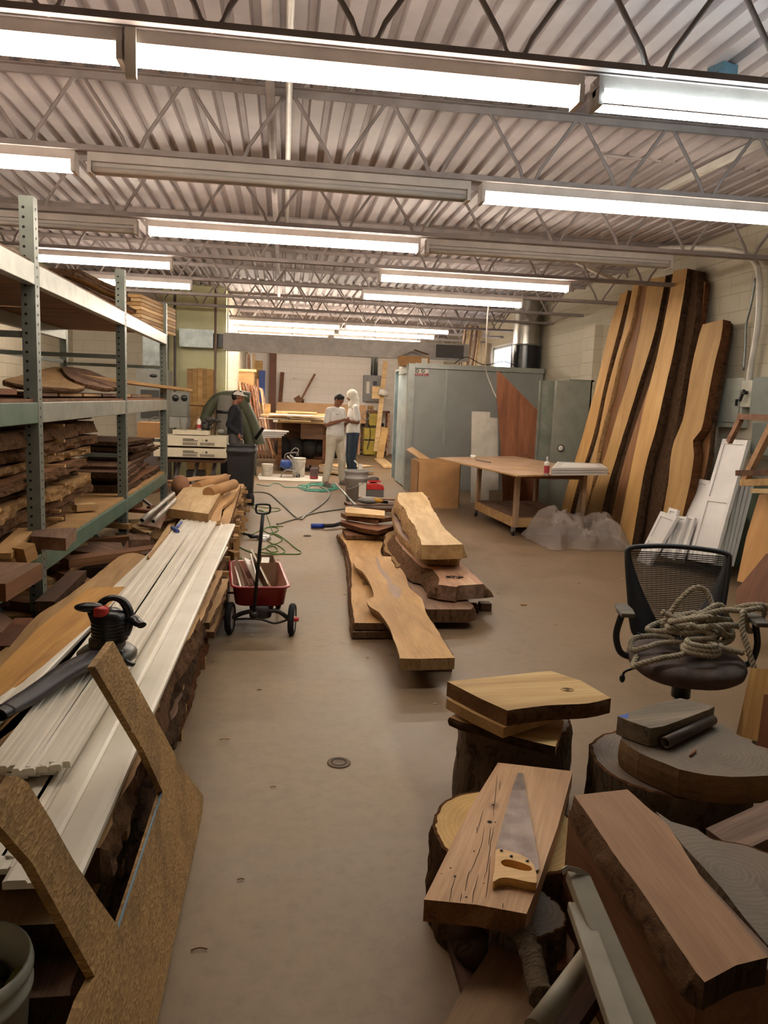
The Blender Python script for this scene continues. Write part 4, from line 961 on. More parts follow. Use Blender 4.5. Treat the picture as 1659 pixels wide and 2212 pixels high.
# ================================================================= CORDS
M_gc=plain('green_cord','4f7a35',.5); M_tc=plain('teal_cord','2a8f74',.5); M_hs=plain('grey_hose','8b8880',.45)
hose('extension_cable',[(560,1100),(575,1110),(590,1150),(610,1165),(590,1175),(575,1160),(600,1155),(640,1185),(650,1192),(640,1197),(580,1195),(560,1190),(590,1180),(600,1190),(585,1192),(575,1182),(595,1176),(615,1190),(600,1197),(560,1198),(530,1188),(515,1180)],.006,M_gc,'tangled green extension cord on the floor behind the wagon','cord')
hose('extension_cable',[(543,1083),(560,1095),(600,1098),(603,1103),(575,1106),(550,1100),(548,1090)],.006,M_gc,'green cord loop by the black bin wheel','cord')
hose('extension_cable',[(515,1150),(540,1155),(575,1140),(598,1140),(600,1146),(585,1152),(570,1146),(580,1138),(612,1137)],.006,M_gc,'green cord knot just above the metal reflector lamp','cord')
hose('extension_cable',[(545,1200),(530,1215),(520,1205)],.006,M_gc,'short green cord end left of the wagon handle','cord')
q=P(570,1165,z=0)
lp=empty('clamp_lamp',q,'shiny metal reflector lamp lying on the floor behind the wagon','lamp')
MB().lathe([(.0,.05),(.05,.05),(.075,.045),(.085,.0)],q,24).build('reflector',M_steel,lp)
MB().tube([q+V((-.08,0,.03)),q+V((-.15,.02,.03)),q+V((-.2,.05,.05))],[.02,.028,.01],8).tube([q+V((-.15,.02,.03)),q+V((-.24,.06,.06))],.01,6).build('clamp',M_blk,lp)
random.seed(61)
pts=[]
for i in range(34): pts.append((680+random.gauss(0,1)*22 if 0 else 690+38*math.cos(i*1.7)+random.uniform(-12,12),1053+8*math.sin(i*1.7)+random.uniform(-3,3)))
hose('extension_cable',pts,.008,M_tc,'tangled teal green cord heaped at the feet of the man in white','cord',6)
hose('extension_cable',[(555,1046),(580,1050),(590,1044),(605,1046),(615,1052),(640,1053),(668,1053)],.007,M_tc,'teal cord stretching left from the tangle toward the black bin','cord')
hose('grey_hose',[(518,1085),(525,1070),(545,1063),(580,1066),(610,1090),(645,1120),(662,1112),(700,1085),(712,1068),(705,1058),(690,1050)],.013,M_hs,'grey hose curving across the floor from the pile to the sprayer','hose')
hose('grey_hose',[(598,1132),(640,1120),(680,1108),(745,1098)],.012,M_hs,'straight grey hose lying toward the short board stack','hose')
# ================================================================= LEANING SLABS
def c3(x,y): return (1180+x/2.9896,500+y/2.9892)
W_ls=wood('leaning_slab','9d7645','b78f58','c9a46c',4.)
W_ls2=wood('leaning_brown','5a3a24','7d5534','996f48',6)
def lean(name,label,left,right,xb,xt,ht,th,mats,conv=c3,live=.006,flare=.0,seed=0,cat='slab',group='slabs leaning on the right wall',**kw):
    # plane through (xb,z=0) and (xt,z=ht), containing Y direction
    d=V((xt-xb,0,ht)); n=V((-d.z,0,d.x)).normalized()
    pts=[PP(*conv(*p),(xb,0,0),n) for p in left+right[::-1]]
    # flatten ends onto floor
    return slab(name,label,cat,pts,th,mats,live=live,flare=flare,up=n,ax=d,seed=seed,group=group,step=.09,**kw)
lean('leaning_slab','leftmost pale slab leaning on the right wall, narrowest upright in view',[(480,408),(400,650),(340,920),(240,1300),(150,1600),(90,1832)],[(528,378),(465,640),(385,950),(300,1330),(205,1620),(150,1842)],4.35,4.86,3.2,.07,[W_ls,B_mid],seed=301)
lean('leaning_slab','second pale slab from the left on the right wall, with bark patches',[(560,350),(500,640),(400,1000),(320,1380),(235,1640),(185,1850)],[(602,322),(545,600),(482,790),(420,1060),(350,1330),(290,1660),(240,1856)],4.38,4.86,3.4,.07,[W_ls,B_lt],seed=302)
lean('leaning_slab','dark brown slab seen between the second and third pale slabs',[(600,340),(560,640),(470,900),(400,1180),(330,1450),(262,1700),(215,1870)],[(650,350),(640,450),(570,780),(500,1050),(430,1300),(370,1520),(290,1870)],4.47,4.90,3.4,.06,[W_ls2,B_red],seed=303,flare=.01)
lean('leaning_slab','broad pale slab third among the tall ones, wide at the top',[(660,308),(600,650),(530,950),(460,1180),(380,1450),(300,1680),(248,1862)],[(772,288),(740,460),(690,690),(600,980),(520,1240),(440,1500),(385,1690),(340,1885)],4.34,4.84,3.42,.09,[W_ls,B_drk],seed=304,flare=-.0)
lean('leaning_slab','dark bark-covered slab right of the broad pale slab',[(770,285),(740,460),(680,740),(600,1000),(500,1350),(430,1580),(340,1900)],[(815,275),(800,500),(730,760),(660,1040),(585,1330),(500,1640),(400,1940)],4.42,4.90,3.45,.07,[B_drk,B_drk],seed=305,flare=.02)
lean('leaning_slab','reddish brown slab low between the dark bark slab and the tallest pale slab',[(700,900),(600,1180),(500,1500),(400,1935)],[(740,900),(660,1180),(560,1560),(455,1975)],4.4,4.84,3.3,.05,[W_ls2,B_red],seed=306)
lean('leaning_slab','tallest pale slab with a long wavy edge in the middle of the leaning group',[(822,252),(775,520),(710,830),(640,1100),(575,1400),(510,1720),(458,1985)],[(912,238),(880,450),(822,780),(780,960),(715,1250),(640,1520),(590,1800),(545,2068)],4.24,4.80,3.42,.11,[W_ls,B_drk],seed=307)
lean('leaning_slab','round-backed dark bark slab right of the tallest pale slab',[(925,250),(890,450),(830,780),(780,1000),(720,1250),(650,1540),(600,1800),(550,2035)],[(980,255),(960,560),(905,860),(860,1150),(800,1500),(740,1800),(650,2010)],4.40,4.87,3.45,.10,[B_drk,B_drk],seed=308,flare=.02)
lean('leaning_slab','brown weathered slab behind the short wide slab',[(965,260),(950,560),(900,900),(850,1200),(790,1500),(700,1900)],[(1028,330),(1005,560),(960,860),(900,1150),(850,1400),(800,1650),(760,1850)],4.48,4.92,3.3,.06,[W_ls2,B_red],seed=309)
lean('leaning_slab','short wide pale slab with a notch and curving sides, rightmost of the leaning group',[(1010,600),(982,690),(942,860),(918,1000),(880,1220),(828,1350),(803,1460),(790,1600),(757,1800),(720,2000)],[(1141,568),(1128,690),(1085,860),(1048,1050),(1000,1280),(948,1348),(955,1440),(925,1640),(890,1790),(850,2010)],4.36,4.80,2.7,.10,[W_ls,B_red],seed=310)
lean('leaning_slab','reddish dark slab half hidden behind the short wide slab',[(1100,700),(1060,1000),(1000,1300),(960,1500),(930,1900)],[(1175,590),(1130,900),(1075,1200),(1040,1500),(990,1700),(950,1950)],4.50,4.90,2.7,.06,[W_ls2,B_drk],seed=311)
# ================================================================= WHITE DOORS
M_dw=plain('door_white','dedad6',.4,c2='d2cecb',scale=3)
def shaker(label,tl,tr,br,bl,xb,k,th=.022,rails=1,group='white cabinet doors leaning on the right wall'):
    """door leaning: plane X = xb + k z"""
    n=V((-1,0,k)).normalized(); T=lambda p:PP(*p,(xb,0,0),n)
    a,b,c,d=T(tl),T(tr),T(br),T(bl)
    r=empty('cabinet_door',(a+b+c+d)/4*1.0-V((0,0,((a+b+c+d)/4).z)),label,'cabinet door',group)
    slab('door_panel',None,None,[a,b,c,d],th,[M_dw],up=n,parent=r,ax=(a-d))
    def L(u,v,o=.0): return (a*(1-u)+b*u)*(1-v)+(d*(1-u)+c*u)*v+n*o
    W_=(b-a).length; H_=(d-a).length; fw=min(.055,W_*.2); fu=fw/W_; fv=fw/H_
    mb=MB()
    cuts=[0]+[ (i/ (rails)) for i in range(1,rails)]+[1]
    def q(u0,v0,u1,v1):
        ps=[L(u0,v0),L(u1,v0),L(u1,v1),L(u0,v1)]; 
        mb.add(ps+[p+n*.013 for p in ps],[(4,5,6,7),(0,1,5,4),(1,2,6,5),(2,3,7,6),(3,0,4,7)])
    q(0,0,fu,1); q(1-fu,0,1,1); q(fu,0,1-fu,fv); q(fu,1-fv,1-fu,1)
    for c_ in cuts[1:-1]: q(fu,c_-fv/2,1-fu,c_+fv/2)
    mb.build('raised_frame',M_dw,r)
    return r
C=c3
shaker('tallest white cabinet door with two panels leaning at the right wall',C(1145,1342),C(1308,1352),C(1085,2150),C(918,2120),4.22,.40,rails=2)
shaker('wide white cabinet door behind and left of the tallest one',C(938,1590),C(1062,1612),C(970,2110),C(800,2080),4.26,.42)
shaker('small white cabinet door upright behind the narrow ones',C(888,1705),C(950,1712),C(890,1850),C(845,1835),4.22,.5)
shaker('leftmost white cabinet door with two panels reaching lowest on the floor',C(745,1808),C(852,1845),C(640,2205),C(575,2150),3.98,.52,rails=2)
shaker('narrow white cabinet door edge second from the left',C(800,1785),C(855,1800),C(760,2100),C(700,2080),4.05,.5)
shaker('narrow white cabinet door edge third from the left',C(862,1840),C(915,1845),C(820,2120),C(765,2100),4.1,.48)
shaker('narrow white cabinet door edge fourth from the left',C(925,1840),C(965,1850),C(880,2120),C(835,2110),4.15,.46)
# grey-white stacked edges to the right of tallest door
for i in range(5):
    shaker('white cabinet door seen edge-on in the tight row right of the tallest door',C(1215+i*24,1490+i*35),C(1235+i*24,1500+i*35),C(1110+i*22,2160),C(1090+i*22,2150),4.30+i*.05,.36)
# ================================================================= RIGHT EDGE FRAMES
M_fr=wood('frame_brown','6a4732','8a624a','a27a60')
fr=empty('wooden_easel',P(1610,1100,x=4.35)-V((0,0,1.2)),'brown wooden frame with slanted rails at the right edge above the white doors','frame')
xx=4.1
def bx_(a,b,w,h,m,p,name='rail',x=4.1):
    A=P(*a,x=x);B=P(*b,x=x); return MB().bar(A,B,w,h,up=(-1,0,0)).build(name,m,p)
bx_((1600,900),(1700,903),.05,.07,M_fr,fr); bx_((1600,905),(1575,955),.05,.04,M_fr,fr); bx_((1608,1040),(1680,895),.06,.05,wood('frame_tan','936a47','b08660','c79d76'),fr,'slanted_rail'); bx_((1604,1043),(1700,1040),.06,.06,W_tan,fr); bx_((1625,1060),(1700,1062),.04,.03,W_pale,fr)
bx_((1595,1022),(1700,1020),.05,.06,W_dark,fr)
W_or=wood('orange_panel','9a6d3c','b0814c','bf9159',3)
lean('plywood_sheet','large smooth orange-tan panel leaning behind the office chair at the right edge',[(1640/1,1068),(1612,1160),(1592,1255)],[(1760,1060),(1760,1160),(1760,1300)],3.9,4.35,1.3,.02,[W_or],conv=lambda x,y:(x,y),live=0,cat='panel',group=None)
lean('red_board','reddish brown board leaning low at the right edge beside the chair back',[(1655,1196),(1590,1275),(1592,1308)],[(1760,1196),(1760,1275),(1760,1350)],3.2,3.5,.8,.03,[W_red],conv=lambda x,y:(x,y),live=0,cat='board',group=None)
A=P(1610,1560,z=0.05)
lean('pale_plank','pale upright plank at the right edge between the chair and the big round slice',[(1622,1443),(1590,1588)],[(1720,1450),(1720,1625)],2.05,2.1,.9,.04,[W_yel,W_brn],conv=lambda x,y:(x,y),live=0,cat='plank',group=None)
lean('bark_plank','dark bark-edged plank behind the pale upright plank at the right edge',[(1650,1500),(1635,1610)],[(1740,1500),(1740,1640)],2.0,2.04,.9,.02,[W_red,B_drk],conv=lambda x,y:(x,y),live=0,cat='plank',group=None)
# ================================================================= WORK TABLE
M_tt=plain('table_ply','a98c70',.6,c2='96785e',scale=3)
tb=empty('work_table',(3.3,10.3,0),'rolling wooden work table with a large plywood top','table')
zt=.84
tp=[P(942,988,z=zt),P(1118,1027,z=zt),P(1316,1021,z=zt),P(1112,985,z=zt)]
fr_=P(1103,1158,z=0); lf=P(1030,1120,z=0); rt=P(1203,1140,z=0)
slab('table_top',None,None,tp,.02,[M_tt,W_tan],parent=tb,bev=.002)
u=(lf-fr_); v=V((-u.y,u.x,0)).normalized(); v=v if v.x>0 else -v
Wd=.95; uu=u.normalized(); ul=1.62
o0=fr_+uu*.06+v*.05
def TB(a,b,z): return o0+uu*a*ul+v*b*Wd+V((0,0,z))
mb=MB().bar(TB(0,0,.17),TB(1,0,.17),.04,.12).bar(TB(0,1,.17),TB(1,1,.17),.04,.12).bar(TB(0,0,.17),TB(0,1,.17),.04,.12).bar(TB(1,0,.17),TB(1,1,.17),.04,.12)
mb.build('lower_frame',W_tan,tb)
slab('lower_shelf',None,None,[TB(0,0,.245),TB(1,0,.245),TB(1,1,.245),TB(0,1,.245)],.015,[W_wal],parent=tb)
mb=MB().bar(TB(0,0,zt-.06),TB(1,0,zt-.06),.04,.07).bar(TB(0,1,zt-.06),TB(1,1,zt-.06),.04,.07).bar(TB(0,0,zt-.06),TB(0,1,zt-.06),.04,.07).bar(TB(1,0,zt-.06),TB(1,1,zt-.06),.04,.07).build('upper_frame',W_brn,tb)
for a in(0,1):
    for b_ in(0,1):
        MB().bar(TB(a,b_,.11)+v*.02*(1-2*b_),TB(a,b_,zt-.02)+v*.02*(1-2*b_),.09,.05,up=v).build('leg',M_tt,tb)
        c_=TB(a,b_,0)
        k=MB().lathe([(0,-.015),(.035,-.015),(.035,.015),(0,.015)],c_+V((0,0,.036)),16,axis=v).build('caster_wheel',M_rub,tb)
        MB().bar(c_+V((0,0,.05)),c_+V((0,0,.11)),.05,.04,up=v).build('fork',M_jd,k)
# things on table
q=P(1022,990,z=zt); MB().lathe([(.02,0),(.045,0),(.045,.05),(.02,.05),(.02,0)],q,20).build('tape_roll',M_wht,None,'white tape roll on the work table','tape')
MB().bar(P(1028,993,z=zt+.01),P(1060,999,z=zt+.01),.02,.012).build('putty_knife',M_jd,None,'thin dark tool lying right of the tape roll on the work table','tool')
q=P(1180,1027,z=zt)
sc=empty('spray_can',q,'white and red spray can standing on the work table','can')
MB().lathe([(0,0),(.033,0),(.033,.15),(.028,.165),(.014,.172)],q,20).build('can_body',M_wht,sc)
MB().lathe([(.0335,.03),(.0335,.12)],q,20).build('red_label',Msr,sc)
MB().lathe([(.014,.17),(.014,.205),(.006,.23),(0,.23)],q,14).build('nozzle',plain('nozzle_grey','b8b4b0',.4),sc)
MB().box(P(1125,1012,z=zt+.002),(.25,.06,.003),.5).build('masking_paper',plain('yellow_paper','c2a36a',.8),None,'pale yellow paper strip on the middle of the work table','paper')
for i in range(3):
    z=zt+.0+i*.032; pts=[P(a,b-.0,z=zt)+V((0,0,.03+i*.032)) for a,b in ((1190,1028),(1312,1027),(1296,1016),(1203,1012))]
    r=slab('stacked_door','white cabinet door lying flat on the work table, '+['bottom one','middle one','top one'][i],'cabinet door',pts,.027,[M_dw],group='doors lying on the table')
    if i==2:
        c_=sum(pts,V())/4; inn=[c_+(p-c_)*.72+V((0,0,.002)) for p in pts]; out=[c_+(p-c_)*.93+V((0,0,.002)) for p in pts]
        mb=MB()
        mb.add(inn+out,[(0,1,5,4),(1,2,6,5),(2,3,7,6),(3,0,4,7)]); mb.build('border_shadow_line',plain('door_shadow_line','c9c5c1',.5),r)  # flat greyer ring: shadow line of the door border, put in as colour
# ================================================================= PLASTIC SHEET
m,nt,b=base_mat('plastic_film',.22,0,'cfc0ba'); b.inputs['Transmission Weight'].default_value=.3; b.inputs['Alpha'].default_value=.42; b.inputs['IOR'].default_value=1.45
n1=noise(nt,coords(nt,(1,1,1)),9,5,.7,1.5); bump(nt,b,n1,1.,.03); b.inputs['Base Color'].default_value=lin('ddd0c8')
M_film=m
a=P(1145,1165,z=0.0); c_=P(1350,1190,z=0.0)
cx_=P(1245,1180,z=.1); 
mb=MB(); nu,nv=90,60; vs=[]
x0_,x1_=a.x-.03,c_.x+.1; y0_,y1_=8.55,9.55
for i in range(nu+1):
    for j in range(nv+1):
        u=i/nu;v_=j/nv; x=x0_+(x1_-x0_)*u+.08*mn.noise(V((u*5,v_*5,3))); y=y0_+(y1_-y0_)*v_+.08*mn.noise(V((u*5,v_*5,9)))
        e=(1-abs(2*u-1)**2.2)*(1-abs(2*v_-1)**2.2); e=max(e,0)
        r_=.25+.5*mn.noise(V((u*2.6,v_*2.2,0)))+.22*(1-2*abs(mn.noise(V((u*6,v_*5,5)))))+.10*(1-2*abs(mn.noise(V((u*14,v_*12,7)))))
        vs.append(V((x,y,.01+ (e**.5)*(.15+.5*r_)+ .10*math.exp(-((u-.9)**2+(v_-.6)**2)*60))))
mb.add(vs,[(i*(nv+1)+j,(i+1)*(nv+1)+j,(i+1)*(nv+1)+j+1,i*(nv+1)+j+1) for i in range(nu) for j in range(nv)],0,True)
mb.build('plastic_sheeting',M_film,None,'crumpled clear plastic sheeting heaped on the floor before the leaning slabs','plastic sheet')
# ================================================================= ITEMS AT BOOTH
def yslab(name,label,cat,pts,y,th,mats,ky=0.,**k):
    n=V((0,-1,ky)).normalized(); return slab(name,label,cat,[PP(a,b,(0,y,0),n) for a,b in pts],th,mats,up=n,**k)
def c2p(x,y): return (780+x/3.19,640+y/3.19)
MAP=lambda L:[c2p(*p) for p in L]
yslab('notched_board','pale grey notched board leaning on the booth front behind the work table','board',MAP([(763,793),(888,797),(888,835),(942,838),(948,1332),(882,1335),(880,1470),(755,1470)]),12.7,.02,[plain('grey_panel','b5ada0',.7)],.1)
yslab('plywood_sheet','tall reddish brown plywood panel with a slanted top leaning on the booth','panel',MAP([(938,515),(965,530),(1220,790),(1215,1100),(1195,1495),(978,1470),(960,1000),(935,700)]),12.3,.02,[W_red],.1,ax=V((0,0,1)))
lk=empty('steel_locker',(4.1,12.0,0),'grey-green steel locker doors standing in front of the booth at right','locker')
M_lk=plain('locker_paint','8a8b80',.5,.15,c2='747a6e'); 
q0=P(1165,822,y=12.4);q1=P(1203,824,y=12.4)
MB().bb((q0.x,12.35,0.05),(q1.x,12.4,q0.z)).bb((q0.x,12.33,.05),(q0.x+.02,12.35,q0.z)).build('side_leaf',M_lk,lk)
q0=P(1204,822,y=11.9);q1=P(1280,822,y=11.9)
MB().bb((q0.x,11.9,0),(q1.x,12.0,q0.z)).build('door_leaf',plain('locker_paint2','8f9085',.5,.15),lk)
w=q1.x-q0.x
MB().bb((q0.x+.2,11.9,q0.z),(q1.x+.03,12.2,q0.z+.03)).build('top_strip',M_lk,lk)
q=P(1211,968,y=11.89); hd=MB().lathe([(0,.01),(.04,.01),(.048,.0)],q,20,axis=(0,-1,0)).build('round_latch',M_wht,lk); MB().tube([q+V((.05*math.cos(t),-.008,.05*math.sin(t))) for t in [2*PI*k/20 for k in range(20)]],.006,6,closed=True).build('dark_ring',M_blk,hd)
# cardboard box big
q0=P(900,1096,z=0); q1=P(991,1098,z=0); yb=(q0.y+q1.y)/2; zt_=P(990,1000,y=yb).z
bx=empty('cardboard_box',((q0.x+q1.x)/2,yb,0),'large open brown cardboard box standing left of the work table','box')
x0_,x1_=q0.x,q1.x
MB().bb((x0_,yb,0),(x1_,yb+.008,zt_)).build('front_side',M_card,bx); MB().bb((x0_,yb,0),(x0_+.008,yb+.7,zt_)).build('left_side',M_card,bx); MB().bb((x1_-.008,yb,0),(x1_,yb+.7,zt_)).build('right_side',M_card,bx); MB().bb((x0_,yb+.7,0),(x1_,yb+.708,zt_)).build('back_side',M_card,bx)
MB().add([V((x0_,yb,zt_)),V((x1_,yb,zt_)),V((x1_,yb+.12,zt_-.06)),V((x0_,yb+.12,zt_-.06))],[(0,1,2,3)]).build('tucked_flap',plain('card_dark','8d6440',.85),bx)
board('plywood_strip','tan plywood strip leaning diagonally behind the cardboard box against the booth corner','board',P(884,968,y=14.2),P(932,1000,y=13.2),.12,.02,[W_tan],up=(0,-1,.3))
# box on booth
q0=P(862,776,y=14.9);q1=P(925,780,y=14.9)
bx=empty('open_carton',((q0.x+q1.x)/2,14.9,2.34),'brown open carton lying on top of the spray booth at its left corner','carton')
MB().bb((q0.x,14.75,2.34),(q1.x,15.05,2.53)).build('box_body',M_card,bx)
MB().add([V((q0.x,14.75,2.53)),V(((q0.x+q1.x)/2,14.75,2.66)),V((q1.x,14.75,2.58)),V((q1.x,15.05,2.58)),V(((q0.x+q1.x)/2,15.05,2.66)),V((q0.x,15.05,2.53))],[(0,1,4,5),(1,2,3,4)]).build('raised_flaps',plain('card_pale','c9ab80',.85),bx)
MB().bb((q1.x-.16,14.74,2.38),(q1.x-.04,14.75,2.5)).build('white_label',M_wht,bx)
# cord hanging from lamp & cable over booth
pp=[P(1055,660,y=11.0),P(1052,700,y=11.2),P(1050,760,y=11.6),P(1050,800,y=12.0),P(1063,838,y=12.2),P(1072,858,y=12.25)]
MB().tube(smoothpts(pp,6),.009,6).build('hanging_cable',M_pipe,None,'white cord hanging from a ceiling lamp down to the red panel','cord')
pp=[V((3.2,14.5,2.42)),V((3.45,14.6,2.55)),V((3.8,14.6,2.42)),V((4.2,14.6,2.5)),V((4.5,14.6,2.38))]
MB().tube(smoothpts(pp,6),.008,6).build('black_cable',M_rub,None,'thin dark cable looping over the top of the spray booth','cable')
# planks standing on booth behind / right back
for i,(px,m) in enumerate(((995,W_wal),(1003,W_pale),(1010,W_wal),(1020,W_brn),(1028,W_pale))):
    a=V((P(px,760,y=16.2).x,16.2,2.35));b=a+V((.12,.15,.95))
    MB().bar(a,b,.14,.03,up=(1,0,0)).build('standing_plank',m,None,'plank standing upright behind the spray booth roof by the window','plank','planks behind the booth')
MB().bar(V((3.62,16.1,2.35)),V((3.8,16.3,3.1)),.03,.03).build('thin_stick',W_dark,None,'thin dark stick leaning behind the duct end','stick')
MB().cyl((4.26,16.2,2.345),(4.26,16.2,2.95),.11,n=20).build('tan_drum',plain('tan_drum','b7a284',.6),None,'tall tan round drum on the booth roof by the window','drum')
# ================================================================= OFFICE CHAIR
SCx=V((1.93,3.32,0)); zs_=.5
ch=empty('office_chair',SCx,'black office chair with a mesh back and dusty armrests, holding a heap of rope','chair')
fw=V((-.27,-1,0)).normalized(); rt_=V((-fw.y,fw.x,0)); rt_=rt_ if rt_.x>0 else -rt_
def CP(a,b,z): return SCx+rt_*a+fw*b+V((0,0,z))
prof=[]
mb=MB(); n=36; rows=[(0,-.03,.0),(.5,-.035,0),(.85,-.025,0),(.97,0,0),(1,.03,0),(.97,.055,0),(.85,.07,0),(.5,.072,0),(0,.07,0)]
vs=[]
for s,z,_ in rows:
    for k in range(n):
        a=2*PI*k/n; ex=math.copysign(abs(math.cos(a))**.75,math.cos(a)); ey=math.copysign(abs(math.sin(a))**.75,math.sin(a))
        vs.append(CP(.265*s*ex,.24*s*ey,zs_-.04+z-(.02*max(0,ey)**3*s)))
mb.add(vs,[(i*n+k,i*n+(k+1)%n,(i+1)*n+(k+1)%n,(i+1)*n+k) for i in range(len(rows)-1) for k in range(n)],0,True)
mb.build('seat',plain('seat_fabric','6a5a54',.95,c2='4d413d',scale=12),ch)
# back
def BP(a,t,o=0): # t 0..1 up
    w=.20+.055*max(t,0)**.7
    bow=.03*(1-(a)**2)
    return CP(a*w,-.22-.10*t-bow+o,zs_+.03+.43*t)
pts=[BP(-.88,0),BP(-1,.1),BP(-1,.5),BP(-1,.9),BP(-.93,1.0),BP(-.5,1.03),BP(0,1.04),BP(.5,1.03),BP(.93,1.0),BP(1,.9),BP(1,.5),BP(1,.1),BP(.88,0),BP(.3,-.02),BP(-.3,-.02)]
bf_=MB().tube(smoothpts(pts,4,True),.013,8,closed=True)
# solid side wings curved inward at the bottom
for s in (-1,1):
    vs=[];K=16
    for i in range(K+1):
        t=i/K; inn=1-(.72*(1-t)**1.6+.07)
        vs+= [BP(s*1,t),BP(s*inn,t),BP(s*inn,t,-.012),BP(s*1,t,-.012)]
    bf_.add(vs,[f for i in range(K) for f in ((i*4,i*4+1,i*4+5,i*4+4),(i*4+2,i*4+3,i*4+7,i*4+6),(i*4+1,i*4+2,i*4+6,i*4+5))],0,True)
bf_.build('back_frame',plain('chair_frame','201c1d',.5),ch)
mb=MB(); nb=44
for i in range(nb):
    t=.03+.95*i/nb; inn=1-(.72*(1-t)**1.6+.07)
    L_=[BP(-inn+2*inn*k/10,t,-.004) for k in range(11)]
    mb.tube(L_,.0030,4,sm=False)
for k in range(-9,10):
    L_=[BP(k/10.,t/12,-.004) for t in range(13) if abs(k/10.)<1-(.72*(1-t/12)**1.6+.07)]
    if len(L_)>1: mb.tube(L_,.0008,3,sm=False)
mb.build('mesh_back',plain('mesh_black','2a2625',.8),ch)
M_arm=plain('armrest_dusty','6d6358',.8,c2='554c44',scale=15)
for s in (-1,1):
    pts=[CP(s*.24,-.0,zs_-.02),CP(s*.30,-.01,zs_+.0),CP(s*.325,-.02,zs_+.08),CP(s*.31,-.02,zs_+.17),CP(s*.30,-.02,zs_+.20)]
    ar=MB().tube(smoothpts(pts,5),.016,8).build('arm_support',M_blk,ch)
    MB().add([CP(s*.30+dx,b,zs_+.20+dz) for dz in(0,.022) for dx,b in ((-.03,-.10),(.03,-.10),(.04,.0),(.035,.09),(-.03,.10),(-.038,.0))],[(0,1,2,3,4,5),(6,7,8,9,10,11)]+[(i,(i+1)%6,6+(i+1)%6,6+i) for i in range(6)]).build('armrest',M_arm,ch,bev=.006)
MB().cyl(CP(0,-.02,.30),CP(0,-.02,zs_-.06),.045,n=16).cyl(CP(0,-.02,.12),CP(0,-.02,.32),.028,n=16).build('gas_column',M_blk,ch)
MB().bar(CP(0,-.15,zs_-.05),CP(0,-.26,zs_-.05),.08,.02).bar(CP(0,-.25,zs_-.05),CP(0,-.25,zs_+.12),.06,.015,up=fw).build('back_bracket',M_blk,ch)
MB().tube(smoothpts([CP(-.2,.0,zs_-.06),CP(-.27,.02,zs_-.08),CP(-.285,.02,zs_-.10)],4),.006,6).sph(CP(-.287,.02,zs_-.12),(.014,.014,.022)).build('lever',M_blk,ch)
for k in range(5):
    a=2*PI*k/5+.5; d=V((math.cos(a),math.sin(a),0))
    l=MB().bar(CP(0,-.02,.12),CP(0,-.02,.08)+d*.29,.04,.03).build('leg',M_blk,ch)
    MB().lathe([(0,-.02),(.025,-.02),(.025,.02),(0,.02)],CP(0,-.02,.026)+d*.28,12,axis=V((-d.y,d.x,0))).cyl(CP(0,-.02,.03)+d*.28,CP(0,-.02,.08)+d*.28,.008).build('caster',M_rub,l)
# rope
def rope_from(path,r,mb):
    # 3 strands twisted
    pts=smoothpts(path,14); L=[0]
    for i in range(1,len(pts)): L.append(L[-1]+(pts[i]-pts[i-1]).length)
    n=int(L[-1]/.010); res=[];j=0
    for i in range(n+1):
        s=L[-1]*i/n
        while j<len(L)-2 and L[j+1]<s: j+=1
        t=(s-L[j])/max(1e-6,L[j+1]-L[j]); res.append(pts[j].lerp(pts[j+1],t))
    u=None; fr=[]
    for i,p in enumerate(res):
        d=(res[min(i+1,n)]-res[max(i-1,0)]).normalized()
        if u is None: u,_=perp(d)
        u=(u-d*u.dot(d)).normalized(); fr.append((p,u.copy(),d.cross(u)))
    for k in range(3):
        st=[]
        for i,(p,a,b_) in enumerate(fr):
            th=2*PI*k/3+i*.010/.055*2*PI; st.append(p+(a*math.cos(th)+b_*math.sin(th))*r*.48)
        mb.tube(st,r*.56,6)
random.seed(14)
path=[]
def sp(a,b,z): return CP(a,b,zs_+.05+z)
path+=[sp(-.245,.10,-.03),sp(-.27,.16,-.06),sp(-.24,.20,-.03),sp(-.15,.19,.0),sp(-.05,.15,.015),sp(-.03,.05,.02),sp(-.08,-.02,.04),sp(-.18,-.04,.03),sp(-.25,.0,.02),sp(-.26,.07,-.01),sp(-.2,.09,.015),sp(-.1,.04,.03)]
for i in range(34):   # tumbled loops, each turn tilted its own way
    a=i*1.55; cx_=.05+.07*math.sin(i*.71); cy_=-.04+.05*math.cos(i*.53); R_=.085+.04*math.sin(i*1.31); tl=.9*math.sin(i*.37+1)
    u_=math.cos(a)*R_*1.25; v_=math.sin(a)*R_
    path.append(sp(cx_+u_,cy_+v_*math.cos(tl)*.9,max(.02,.045+.10*(i/34)*(1-abs(cx_+u_-.06)/.34)+abs(v_*math.sin(tl))*.9)))
path+=[sp(.15,-.02,.19),sp(.24,.0,.20),sp(.31,-.01,.215),sp(.35,-.05,.19),sp(.34,-.08,.12),sp(.28,-.02,.10),sp(.235,.02,.20),sp(.22,.06,.14),sp(.25,.12,.02),sp(.285,.16,-.1),sp(.30,.15,-.28),sp(.31,.13,-.46)]
mb=MB(); rope_from(path,.0145,mb)
p2=[]
for i in range(15):
    a=i*1.25; p2.append(sp(.03+.085*math.cos(a)*(1-.02*i),.125+.06*math.sin(a)*(1-.02*i),.022+.0035*i))
rope_from(p2+[sp(.1,.08,.09),sp(.0,.02,.12)],.0145,mb)
rope_from([sp(.18,-.08,.17),sp(.27,-.03,.22),sp(.36,-.03,.215),sp(.40,-.02,.12),sp(.41,-.02,-.05)],.0145,mb)
rope_from([sp(-.1,-.08,.08),sp(-.03,-.1,.2),sp(.05,-.12,.27),sp(.11,-.12,.24),sp(.13,-.06,.13),sp(.02,.0,.12),sp(-.1,.02,.09)],.0145,mb)
